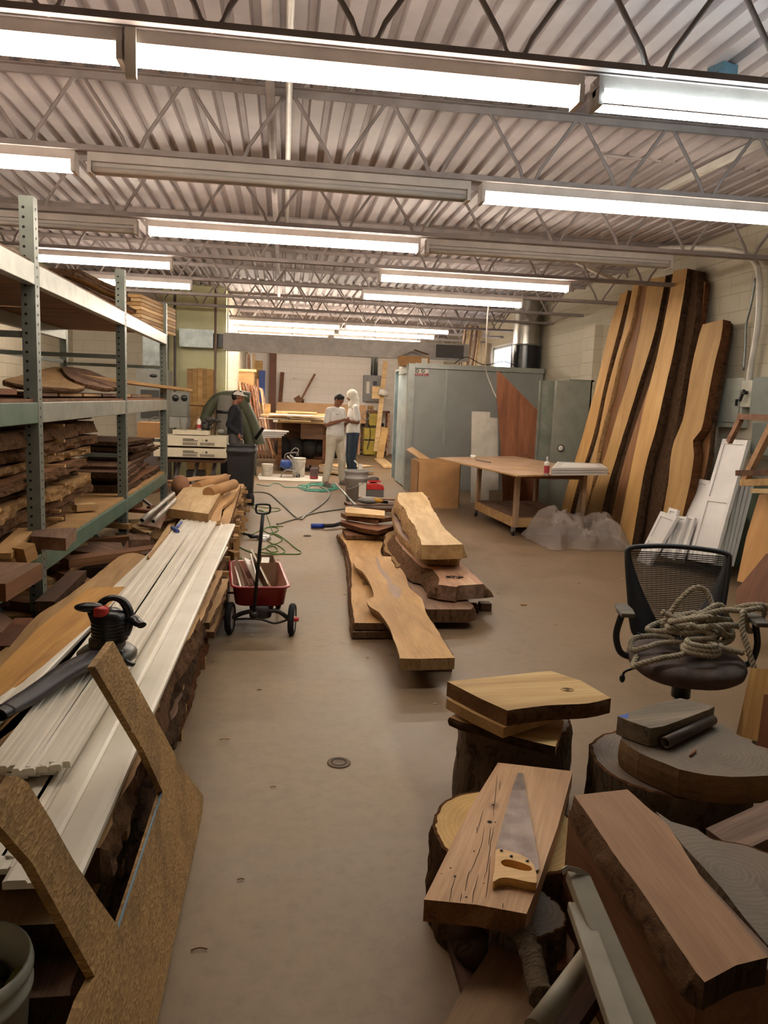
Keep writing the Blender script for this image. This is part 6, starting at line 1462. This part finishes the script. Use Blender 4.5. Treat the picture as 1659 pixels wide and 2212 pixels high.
# black bin
q=P(525,1092,z=0); by=q.y+.25
xl=P(490,1000,y=by).x;xr=P(552,1000,y=by).x; zt3=P(520,960,y=by).z; cx=(xl+xr)/2; r=(xr-xl)/2
bn=empty('rubbish_bin',(cx,by,0),'tall black wheeled rubbish bin at the far end of the lumber pile','bin')
M_bn=plain('bin_plastic','2a2a2c',.45,c2='232325')
def sq(r_,z,e=4): 
    return [V((cx+r_*math.copysign(abs(math.cos(a))**(2/e),math.cos(a)),by+r_*math.copysign(abs(math.sin(a))**(2/e),math.sin(a)),z)) for a in [2*PI*k/36 for k in range(36)]]
rows=[sq(r*.84,.04),sq(r*.86,.06),sq(r*.97,zt3*.80),sq(r*.99,zt3*.86),sq(r*1.04,zt3*.87),sq(r*1.04,zt3*.92),sq(r*.98,zt3*.93),sq(r*1.0,zt3*.985),sq(r*1.03,zt3),sq(r*.96,zt3),sq(r*.9,zt3*.6)]
vs=[p for row in rows for p in row]
MB().add(vs,[(i*36+k,i*36+(k+1)%36,(i+1)*36+(k+1)%36,(i+1)*36+k) for i in range(len(rows)-1) for k in range(36)]+[tuple(range(36))],0,True).build('bin_body',M_bn,bn)
MB().add(rows[-1],[tuple(range(36))]).build('bin_contents',M_rub,bn)
for s in(-.1,.75): MB().lathe([(0,-.03),(.09,-.03),(.09,.03),(0,.03)],(cx+r*s,by-r*.9,.09),18,axis=(1,.3,0)).build('wheel',M_rub,bn)
MB().bar(P(552,948,y=by),P(568,925,y=by-.1),.05,.03,up=(0,-1,0)).build('dark_stick',M_blk,None,'dark bar sticking up out of the black bin','bar')
# ---- benches with boards at the back
bench=empty('assembly_bench',(.9,17.2,0),'large low brown workbench full of boards in the back room','bench')
zt4=P(660,905,y=18.2).z
x0=P(600,950,y=17.6).x; x1=P(705,950,y=17.6).x
y0=17.6
ztb=P(650,908,y=y0).z
MB().bb((x0-.1,y0-.2,ztb-.06),(x1+.3,y0+1.6,ztb)).build('bench_top',W_pale,bench)
MB().bb((P(650,930,y=y0).x,y0,P(650,948,y=y0).z),(x1,y0+.6,P(650,912,y=y0).z)).build('drawer_box',W_wal,bench)
MB().bb((x0-.05,y0,P(650,1004,y=y0).z),(x1,y0+1.2,P(650,992,y=y0).z)).build('base_board',W_brn,bench)
MB().bb((x0,y0+.75,.15),(x1,y0+.78,ztb-.06)).build('back_board',W_dark,bench)
for xx in (x0,x1-.08): MB().bb((xx,y0,.12),(xx+.09,y0+.09,ztb-.06)).build('leg',W_brn,bench)
for xx in (x0+.1,x0+.75,x1-.1): MB().lathe([(0,-.02),(.07,-.02),(.07,.02),(0,.02)],(xx,y0+.1,.07),14,axis=(1,0,0)).build('caster',M_rub,bench)
random.seed(23)
for i in range(5):
    xx=x0+.12+i*.3; MB().sph((xx,y0+.25,P(650,985,y=y0).z+.17),(.2,.17,random.uniform(.17,.26)),12,8).build('black_sack',plain('black_sack','1f1c1b',.7),None,'dark lumpy bag on the shelf of the back bench','bag','dark bags under the back bench')
for i in range(16):
    px=random.uniform(590,700); q=P(px,random.uniform(902,915),y=random.uniform(16.9,18.4)); q.z=ztb+.02+.022*(i//3)
    board('plywood_board','pale panel in the spread of boards on the back bench','board',q-V((random.uniform(.25,.5),0,0)),q+V((random.uniform(.25,.5),random.uniform(-.1,.1),0)),random.uniform(.3,.6),.02,[random.choice((W_pale,M_wht,W_tan))],group='panels on the back bench')
for i in range(4):
    q=P(565,932+i*2.2,y=16.6); z=P(565,929,y=16.6).z-.04*i
    board('white_plank','long white plank stack in front of the man in the dark shirt, '+['top','second','third','bottom'][i],'plank',(P(524,0,y=16.4).x,16.3,z),(P(628-i*6,0,y=16.9).x,16.9,z),.5,.032,[M_dw],group='white planks beside the man')
for px in(545,552): MB().cyl((P(px,960,y=16.5).x,16.5,0),(P(px,960,y=16.5).x,16.5,P(px,940,y=16.5).z),.03).build('stand_leg',M_gal,None,'grey metal stand post under the white planks','stand','stand posts under the white planks')
for i in range(3):
    q=P(615+i*25,893-(i%2)*4,y=19.3); board('plywood_board','pale panel stacked behind the bench near the back wall','board',q-V((.5,0,0)),q+V((.5,0,0)),.5,.05,[W_pale],group='panels near the back wall')
ybox('back_cabinet',W_tan,19.3,600,893,705,950,.5,'tan low cabinet behind the back bench','cabinet')
ybox('white_counter',M_wht,17.0,590,880+26,600,912,.3,'tiny white box at the left end of the back bench','box')
# pallets of panels on floor behind men
for i in range(5):
    z=.06+.035*i; board('white_board','white panel lying in the low floor stack behind the men','panel',(P(745,985,y=17).x-.3,17.0,z),(P(778,985,y=17).x+.1,17.6,z),.8,.03,[M_dw if i%2 else W_pale],group='panels stacked on the floor behind the men')
# yellow machine
ym=empty('table_saw',P(800,985,z=0),'yellow woodworking machine standing behind the hooded person','machine')
M_ye=plain('machine_yellow','a8912e',.5,c2='93802b')
y0=P(800,985,z=0).y
a=P(785,985,y=y0);b=P(815,925,y=y0)
MB().bb((a.x,y0,.03),(b.x,y0+.5,b.z)).build('base_cabinet',M_ye,ym,bev=.03)
MB().bb((a.x,y0-.005,P(800,952,y=y0).z),(b.x,y0,P(800,949,y=y0).z)).build('dark_stripe',M_blk,ym)
MB().bb((P(798,900,y=y0).x,y0+.1,P(800,920,y=y0).z),(P(820,900,y=y0).x,y0+.5,P(800,893,y=y0).z)).build('motor_cover',M_ye,ym,bev=.03)
MB().tube([P(790,898,y=y0)+V((.12*math.cos(t),0,.12*math.sin(t))) for t in [2*PI*k/20 for k in range(20)]],.012,6,closed=True).build('hand_wheel',M_steel,ym)
MB().tube(smoothpts([P(797,915,y=y0-.05),P(800,940,y=y0-.05),P(793,970,y=y0-.05)],5),.012,6).build('power_cord',M_blk,ym)
tt=empty('tool_shelf',(P(805,900,y=23.6).x,23.6,0),'wooden shelf crammed with dark tools behind the hooded person','shelf')
a=P(776,886,y=23.6);b=P(842,892,y=23.6)
for k,(v0,v1) in enumerate(((886,892),(924,927),(950,953))):
    p=P(776,v0,y=23.6);q=P(842,v1,y=23.6); MB().bb((p.x,23.6,q.z),(q.x,24.1,p.z)).build('shelf_board',W_red if k==0 else W_wal,tt)
MB().bb((a.x,23.6,0),(a.x+.06,24.1,a.z)).bb((b.x-.06,23.6,0),(b.x,24.1,a.z)).build('side_board',W_pink,tt)
random.seed(6)
for k in range(26):
    px=random.uniform(779,838); vv=random.choice((922,948,975)); q=P(px,vv,y=23.65); s=random.uniform(.05,.11)
    MB().box(q+V((0,0,s*.7)),(s,s,s*1.3),random.uniform(0,1)).build('stored_tool',random.choice((M_blk,M_jd,W_dark,W_wal,M_steel)),None,'small dark tool on the crammed shelf behind the hooded person','tool','tools on the crammed shelf')
for k in range(7):
    q=P(random.uniform(782,812),885,y=23.7); s=random.uniform(.05,.12)
    MB().box(q+V((0,0,s*.5)),(s*1.5,s,s),random.uniform(0,1)).build('wood_scrap',random.choice((W_tan,W_pale,M_wht,W_red)),None,'wood scrap on top of the crammed shelf below the breaker panel','scrap','scraps on the shelf top')
MB().bar(P(812,975,y=22.8),P(833,780,y=23.1),.14,.05,up=(0,-1,0)).build('standing_board',W_pale,None,'tall pale board leaning by the left edge of the spray booth','board')
ro=MB().cyl(P(818,845,y=22.7),P(838,850,y=22.7),.1,n=16).build('white_roll',M_wht,None,'white paper roll sticking out beside the booth entrance','roll')
MB().box(P(812,848,y=22.9),(.24,.14,.36)).build('pigeonhole_box',W_pale,None,'small pale box with compartments beside the breaker panel','box')
# leaning boards before booth
for i,(a,b_,m) in enumerate((((810,985),(818,925),W_tan),((820,992),(832,924),W_yel))): MB().bar(P(*a,z=0),P(*b_,y=P(*a,z=0).y+.3),.2,.03,up=(0,-1,.3)).build('leaning_plank',m,None,['tan plank leaning right of the yellow machine','yellowish plank leaning by the booth entrance'][i],'plank')
board('flat_plank','pale plank lying on the floor at the booth entrance','plank',P(820,990,z=.05),P(840,1008,z=.05),.3,.04,[W_pale])
# drop cloth, buckets, sprayer
q=[P(a,b,z=.008) for a,b in ((556,1030),(560,1036),(640,1039),(700,1040),(700,1030),(690,1028),(600,1024),(560,1022))]
slab('drop_cloth','white paint-spotted drop cloth on the floor under the buckets and sprayer','cloth',q,.006,[plain('drop_cloth','d8d0c4',.9)])
def pail(px,pyb,pyt,wpx,label,mat=M_wht,lid=False):
    q=P(px,pyb,z=0); y=q.y; t=P(px,pyt,y=y).z; r=(P(px+wpx/2,pyb,y=y).x-P(px-wpx/2,pyb,y=y).x)/2
    b=empty('paint_bucket',(q.x,y+r,0),label,'bucket'); c=(q.x,y+r,0)
    MB().lathe([(0,.01),(r*.86,.01),(r*.95,t*.78),(r*1.0,t*.8),(r*1.0,t*.84),(r*.96,t*.86),(r*.98,t*.95),(r*1.03,t*.96),(r*1.03,t),(r*.95,t),(r*.9,t*.5),(0,t*.5)],c,26).build('pail',mat,b)
    MB().tube(smoothpts([(c[0]-r,c[1],t*.86),(c[0]-r*.7,c[1]-r*.9,t*.55),(c[0]+r*.2,c[1]-r*1.1,t*.45),(c[0]+r*.9,c[1]-r*.5,t*.75),(c[0]+r,c[1],t*.86)],5),.005,5).build('wire_handle',M_steel,b)
    return b
pail(577,1030,1003,26,'small white paint bucket on the drop cloth, left of the sprayer')
pail(645,1032,990,30,'tall white paint bucket standing behind the blue sprayer')
q=P(678,1034,z=.01); t=P(678,1012,y=q.y).z; pc=empty('paint_can',q,'small grey and red metal paint can left of the man in white','can'); MB().lathe([(0,0),(.085,0),(.085,t),(.08,t+.005),(0,t-.01)],q,22).build('can_body',plain('can_print','6f5a5c',.4,.3),pc); MB().lathe([(.087,0.01),(.087,.05)],q,22).build('red_band',Msr,pc)
sp_=empty('paint_sprayer',P(622,1032,z=0),'blue and grey airless paint sprayer on curved tubular legs','paint sprayer')
y=P(622,1034,z=0).y+.15
def Y(px,py,dy=0): return P(px,py,y=y+dy)
for dy in(0,.25): MB().tube(smoothpts([Y(604,1034,dy),Y(612,1020,dy),Y(620,1015,dy),Y(634,1017,dy),Y(642,1025,dy),Y(648,1036,dy)],5),.014,8).build('leg_frame',M_steel,sp_)
MB().sph(Y(619,1003,.1),(.13,.1,.1)).cyl(Y(606,1000,.1),Y(618,1003,.1),.08).build('blue_motor',plain('sprayer_blue','2d4f9c',.4),sp_)
MB().bb(Y(612,1012,.05),Y(632,998,.2)).build('gear_housing',plain('sprayer_grey','8d8b8d',.4),sp_)
MB().tube(smoothpts([Y(615,992,.1),Y(618,981,.1),Y(640,978,.1),Y(644,985,.1)],5),.016,8).build('carry_handle',M_jd,sp_)
MB().tube(smoothpts([Y(620,985,.05),Y(630,995,.03),Y(636,1008,.03),Y(640,1012,.02),Y(634,990,.02),Y(626,983,.03)],6),.018,8).tube(smoothpts([Y(640,984,.15),Y(645,972,.15),Y(637,968,.15),Y(628,976,.15)],5),.008,6).build('coiled_hose',plain('hose_white','b5b2ae',.5),sp_)
MB().bb(Y(640,1036,.05),Y(648,1024,.15)).build('control_box',M_blk,sp_)
# ================================================================= PEOPLE
def cap(mb,a,b,ra,rb,n=12):
    a=V(a);b=V(b);d=b-a;L=d.length;u=d/L; pts=[];rs=[]
    for k in range(4): 
        t=PI/2*(1-k/4); pts.append(a-u*ra*math.sin(t)); rs.append(max(.0008,ra*math.cos(t)))
    pts.append(a);rs.append(ra);pts.append(b);rs.append(rb)
    for k in range(1,5):
        t=PI/2*k/4; pts.append(b+u*rb*math.sin(t)); rs.append(max(.0008,rb*math.cos(t)))
    mb.tube(pts,rs,n)
def remesh(o,vs,sm=4):
    md=o.modifiers.new('remesh','REMESH'); md.mode='VOXEL'; md.voxel_size=vs; md.use_smooth_shade=True
    if sm: s=o.modifiers.new('smooth','SMOOTH'); s.iterations=sm; s.factor=.5
M_skin=plain('skin','8f5d43',.55,c2='84543c'); M_hair=plain('black_hair','15100e',.6)
def person(loc,face,J,label,skin,H=1.75,hair='short',shirt=None,pants=None,shoe=None,sleeve='short',cap_mat=None,hood=None,chubby=1.):
    """J: joints in body frame: x right(person's left?), y forward, z up"""
    T=Matrix.Translation(V(loc))@Matrix.Rotation(face,4,'Z')@Matrix.Scale(H/1.75,4)
    root=empty('person',loc,label,'person')
    g=lambda p: T@V(p)
    b=MB()
    neck=g(J['neck']); head=g(J['head']); hdir=J.get('hdir',(0,1,-.1)); hd_=(T.to_3x3()@V(hdir)).normalized()
    hu=(V((0,0,1))-hd_*hd_.z).normalized() if abs(hd_.z)<.95 else V((0,0,1)); hr=hd_.cross(hu)
    HM=Matrix((hr,hd_,hu)).transposed().to_4x4(); 
    # head: cranium, jaw, nose, ears
    b.sph(head+hu*.02,(.075,.095,.085),16,12,M=HM); b.sph(head-hu*.055+hd_*.022,(.058,.066,.06),14,10,M=HM)
    b.sph(head+hd_*.098-hu*.022,(.013,.018,.022),8,6,M=HM)
    for s in(-1,1): b.sph(head+hr*s*.078-hu*.01,(.012,.02,.03),8,6,M=HM)
    b.sph(head+hd_*.085+hu*.012,(.045,.015,.01),8,6,M=HM)
    b.sph(head+hd_*.086-hu*.062,(.024,.012,.008),8,6,M=HM)
    cap(b,head-hu*.05-hd_*.02,neck-V((0,0,.02)),.055,.06)
    ch=g(J['chest']); pv=g(J['pelvis']); R3=T.to_3x3()
    b.sph(ch,(.15*chubby,.10*chubby,.2),16,12,M=T.to_3x3().to_4x4()); b.sph((ch+pv)/2,(.145*chubby,.11*chubby,.2),16,12,M=R3.to_4x4()); b.sph(pv,(.16*chubby,.115*chubby,.13),16,12,M=R3.to_4x4())
    for s,k in ((-1,'l'),(1,'r')):
        sh=g(J['sh'+k]);el=g(J['el'+k]);wr=g(J['wr'+k]); cap(b,ch.lerp(sh,.4)+V((0,0,.05)),sh,.07,.06); cap(b,sh,el,.052,.042); cap(b,el,wr,.042,.027)
        hp_=g(J['hip'+k]);kn=g(J['kn'+k]);an=g(J['an'+k]); cap(b,hp_,kn,.085,.056); cap(b,kn,an,.054,.038)
        toe=g(J['to'+k]); cap(b,an-V((0,0,.02)),toe,.035,.028)
        # hand
        hf=(R3@V(J.get('hd'+k,(0,.3,-1)))).normalized(); fw_=wr+hf*.075; cap(b,wr,wr+hf*.05,.027,.034,10)
        side=hf.cross(R3@V((0,1,0)) if abs(hf.dot(R3@V((0,1,0))))<.8 else V((0,0,1))).normalized(); nrm=hf.cross(side).normalized()*(-1)
        for i,(o_,l) in enumerate(((-.027,.065),(-.009,.078),(.009,.072),(.026,.055))):
            p0=wr+hf*.07+side*o_; p1=p0+hf*l*.5+nrm*.008; p2=p1+hf*l*.4+nrm*.028; cap(b,p0,p1,.0095,.009,6); cap(b,p1,p2,.009,.008,6)
        t0=wr+hf*.03+side*(-.03); cap(b,t0,t0-side*.025+hf*.03,.011,.010,6); cap(b,t0-side*.025+hf*.03,t0-side*.02+hf*.055+nrm*.01,.010,.009,6)
    bo=b.build('body',skin,root); remesh(bo,.0075,3)
    # eyes
    e=MB()
    for s in(-1,1): e.sph(head+hd_*.086+hr*s*.03+hu*-.004,(.012,.008,.006),8,6,M=HM)
    e.build('eyes',M_blk,root)
    if hair=='short' and hood is None:
        h=MB(); h.sph(head+hu*.04-hd_*.012,(.083,.098,.082),16,12,M=HM); h.sph(head+hu*.01-hd_*.045,(.08,.07,.085),14,10,M=HM); h.sph(head+hu*.09+hd_*.03,(.06,.05,.03),12,8,M=HM)
        ho=h.build('hair',M_hair,root); remesh(ho,.009,2)
    if hood is not None:
        h=MB(); h.sph(head+hu*.03-hd_*.012,(.105,.115,.115),18,12,M=HM); h.sph(head-hu*.06-hd_*.03,(.105,.10,.11),16,12,M=HM); cap(h,head-hu*.08-hd_*.02,neck-V((0,0,.06)),.10,.12)
        ho=h.build('hood',hood,root); remesh(ho,.01,3)
    if cap_mat is not None:
        h=MB(); vs=[]
        for i in range(8):
            t=PI/2*i/7
            for k in range(20):
                a=2*PI*k/20; vs.append(head+hu*(.035+.085*math.sin(t))+(hr*math.cos(a)*.092+hd_*math.sin(a)*.108)*max(.02,math.cos(t)))
        h.add(vs,[(i*20+k,i*20+(k+1)%20,(i+1)*20+(k+1)%20,(i+1)*20+k) for i in range(7) for k in range(20)],0,True)
        co=h.build('cap',cap_mat,root)
        br=MB(); vs=[]
        for r_ in (0,1):
            for k in range(13):
                a=PI*(k/12)*.8+PI*.1; vs.append(head+hu*(.045-.012*r_)+hr*math.cos(a)*.088*(1 if r_==0 else .85)+hd_*(math.sin(a)*.10+ (0 if r_==0 else .075*math.sin(a)**.5)))
        br.add(vs+[p-hu*.006 for p in vs],[(k,k+1,14+k,13+k) for k in range(12)]+[(26+k,39+k,40+k,27+k) for k in range(12)]+[(13+k,14+k,40+k,39+k) for k in range(12)]); br.build('cap_peak',cap_mat,root)
        MB().bar(head+hu*.07+hd_*.098+hr*-.02,head+hu*.07+hd_*.098+hr*.02,.02,.02).build('cap_badge',M_blk,root)
    # shirt
    if shirt is not None:
        s_=MB(); s_.sph(ch+V((0,0,-.01)),(.172*chubby,.122*chubby,.21),18,12,M=R3.to_4x4()); s_.sph((ch+pv)/2,(.168*chubby,.138*chubby,.22),18,12,M=R3.to_4x4()); s_.sph(pv+V((0,0,.06)),(.175*chubby,.138*chubby,.17),18,12,M=R3.to_4x4())
        for k in ('l','r'):
            sh=g(J['sh'+k]);el=g(J['el'+k]);wr=g(J['wr'+k]); cap(s_,V(neck)-V((0,0,.07)),sh-V((0,0,.0)),.058,.068)
            if sleeve=='short': cap(s_,sh,sh.lerp(el,.74),.068,.070)
            else: cap(s_,sh,el,.066,.052); cap(s_,el,el.lerp(wr,.9),.052,.038)
        cap(s_,ch+V((0,0,.10)),neck-V((0,0,.045)),.11,.060)
        so=s_.build('shirt',shirt,root); remesh(so,.011,4)
        if J.get('logo'):
            q_=ch+R3@V((.07,.128*chubby,.06)); MB().bar(q_,q_+R3@V((.06,-.008,0)),.006,.014,up=R3@V((0,1,0))).build('chest_print',M_jd,root)
    if pants is not None:
        p_=MB(); p_.sph(pv-V((0,0,.01)),(.18*chubby,.135*chubby,.13),18,12,M=R3.to_4x4())
        for k in ('l','r'):
            hp_=g(J['hip'+k]);kn=g(J['kn'+k]);an=g(J['an'+k]); cap(p_,hp_,kn,.105,.082); cap(p_,kn,an+V((0,0,.03)),.082,.07)
        po=p_.build('trousers',pants,root); remesh(po,.011,4)
    if shoe is not None:
        for k in ('l','r'):
            an=g(J['an'+k]);toe=g(J['to'+k]); q_=MB(); cap(q_,V((an.x,an.y,.045)),V((toe.x,toe.y,.04)),.045,.04); d=(toe-an);d.z=0;d.normalize(); q_.obox(Matrix.Translation(V(((an.x+toe.x)/2,(an.y+toe.y)/2,.012))+d*.01)@V((d.x,d.y,0)).to_track_quat('X','Z').to_matrix().to_4x4(),(.27,.085,.022)); so=q_.build('shoe',shoe,root); remesh(so,.008,2)
    return root
M_tw=plain('white_shirt','e6e2de',.9,c2='d8d4d0',scale=9,bmp=.25); M_pw=plain('painter_trousers','cfc6b6',.9,c2='bdb3a1',scale=7,bmp=.3); M_jn=plain('jeans','2f3c4e',.9,c2='243041',scale=8,bmp=.3); M_nv=plain('navy_shirt','22242c',.9,c2='1b1d24',scale=9,bmp=.2); M_hw=plain('white_hood','e2dacb',.9,bmp=.2)
M_gj=plain('grey_jeans','565350',.9)
# man in white: faces right & a bit to camera, looking at phone
q=P(742,1040,z=0); q0=P(712,1040,z=0)
J=dict(pelvis=(0,0,.93),chest=(0,.01,1.28),neck=(0,.02,1.50),head=(0,.085,1.605),hdir=(.0,1,-.62),shl=(-.165,0,1.405),shr=(.165,0,1.405),ell=(-.235,-.0,1.14),elr=(.235,.0,1.14),wrl=(-.11,.24,1.22),wrr=(.07,.27,1.24),hdl=(.7,.6,.25),hdr=(-.4,.9,.2),hipl=(-.09,0,.88),hipr=(.09,0,.88),knl=(-.16,.04,.49),knr=(.17,.05,.49),anl=(-.24,-.03,.09),anr=(.24,.03,.09),tol=(-.28,.12,.05),tor=(.27,.18,.05),logo=1)
p1=person((P(717,1042,z=0).x,14.9,0),math.radians(-140),J,'man in a white T-shirt and pale painter trousers looking down at his hands',M_skin,H=1.80,shirt=M_tw,pants=M_pw,shoe=M_jd,chubby=1.08)
# phone
# hooded person behind
J2=dict(pelvis=(0,0,.97),chest=(0,0,1.34),neck=(0,.0,1.58),head=(0,.04,1.70),hdir=(0,1,-.25),shl=(-.165,0,1.48),shr=(.165,0,1.48),ell=(-.225,-.03,1.2),elr=(.225,-.02,1.2),wrl=(-.1,.22,1.22),wrr=(.08,.24,1.2),hdl=(.8,.4,.0),hdr=(-.8,.4,.1),hipl=(-.09,0,.92),hipr=(.09,0,.92),knl=(-.1,.03,.50),knr=(.11,.03,.50),anl=(-.1,-.04,.09),anr=(.12,-.03,.09),tol=(-.12,.14,.05),tor=(.15,.14,.05))
person((P(750,1030,z=0).x,15.6,0),math.radians(100),J2,'person in a white hood, white T-shirt and blue jeans standing behind the man in white',plain('skin2','7a4c38',.55),H=1.78,hood=M_hw,shirt=M_tw,pants=M_jn,shoe=M_wht)
J3=dict(pelvis=(0,0,.95),chest=(0,-.01,1.30),neck=(0,-.0,1.52),head=(0,.04,1.635),hdir=(0,1,-.05),shl=(-.165,0,1.42),shr=(.165,0,1.42),ell=(-.225,-.12,1.14),elr=(.22,-.10,1.14),wrl=(-.2,.05,.98),wrr=(.2,.08,.98),hdl=(.1,.3,-1),hdr=(-.1,.3,-1),hipl=(-.09,0,.9),hipr=(.09,0,.9),knl=(-.1,.03,.49),knr=(.11,.02,.49),anl=(-.11,-.03,.09),anr=(.13,-.03,.09),tol=(-.13,.13,.05),tor=(.15,.13,.05))
person((P(508,950,y=14.2).x,14.2,0),math.radians(-92),J3,'man in a white cap and dark long-sleeved shirt standing behind the black bin, facing right',M_skin,shirt=M_nv,pants=M_gj,shoe=M_blk,sleeve='long',cap_mat=M_wht,hair='short',chubby=1.05)
# ================================================================= WORLD
w=bpy.data.worlds.new('world'); SC.world=w; w.use_nodes=True
w.node_tree.nodes['Background'].inputs[0].default_value=(.55,.6,.7,1); w.node_tree.nodes['Background'].inputs[1].default_value=.3
SC.view_settings.view_transform='Standard'; SC.view_settings.look='None'; SC.view_settings.gamma=1.; SC.view_settings.exposure=EXPO; SC.view_settings.use_curve_mapping=False
SC.cycles.max_bounces=8
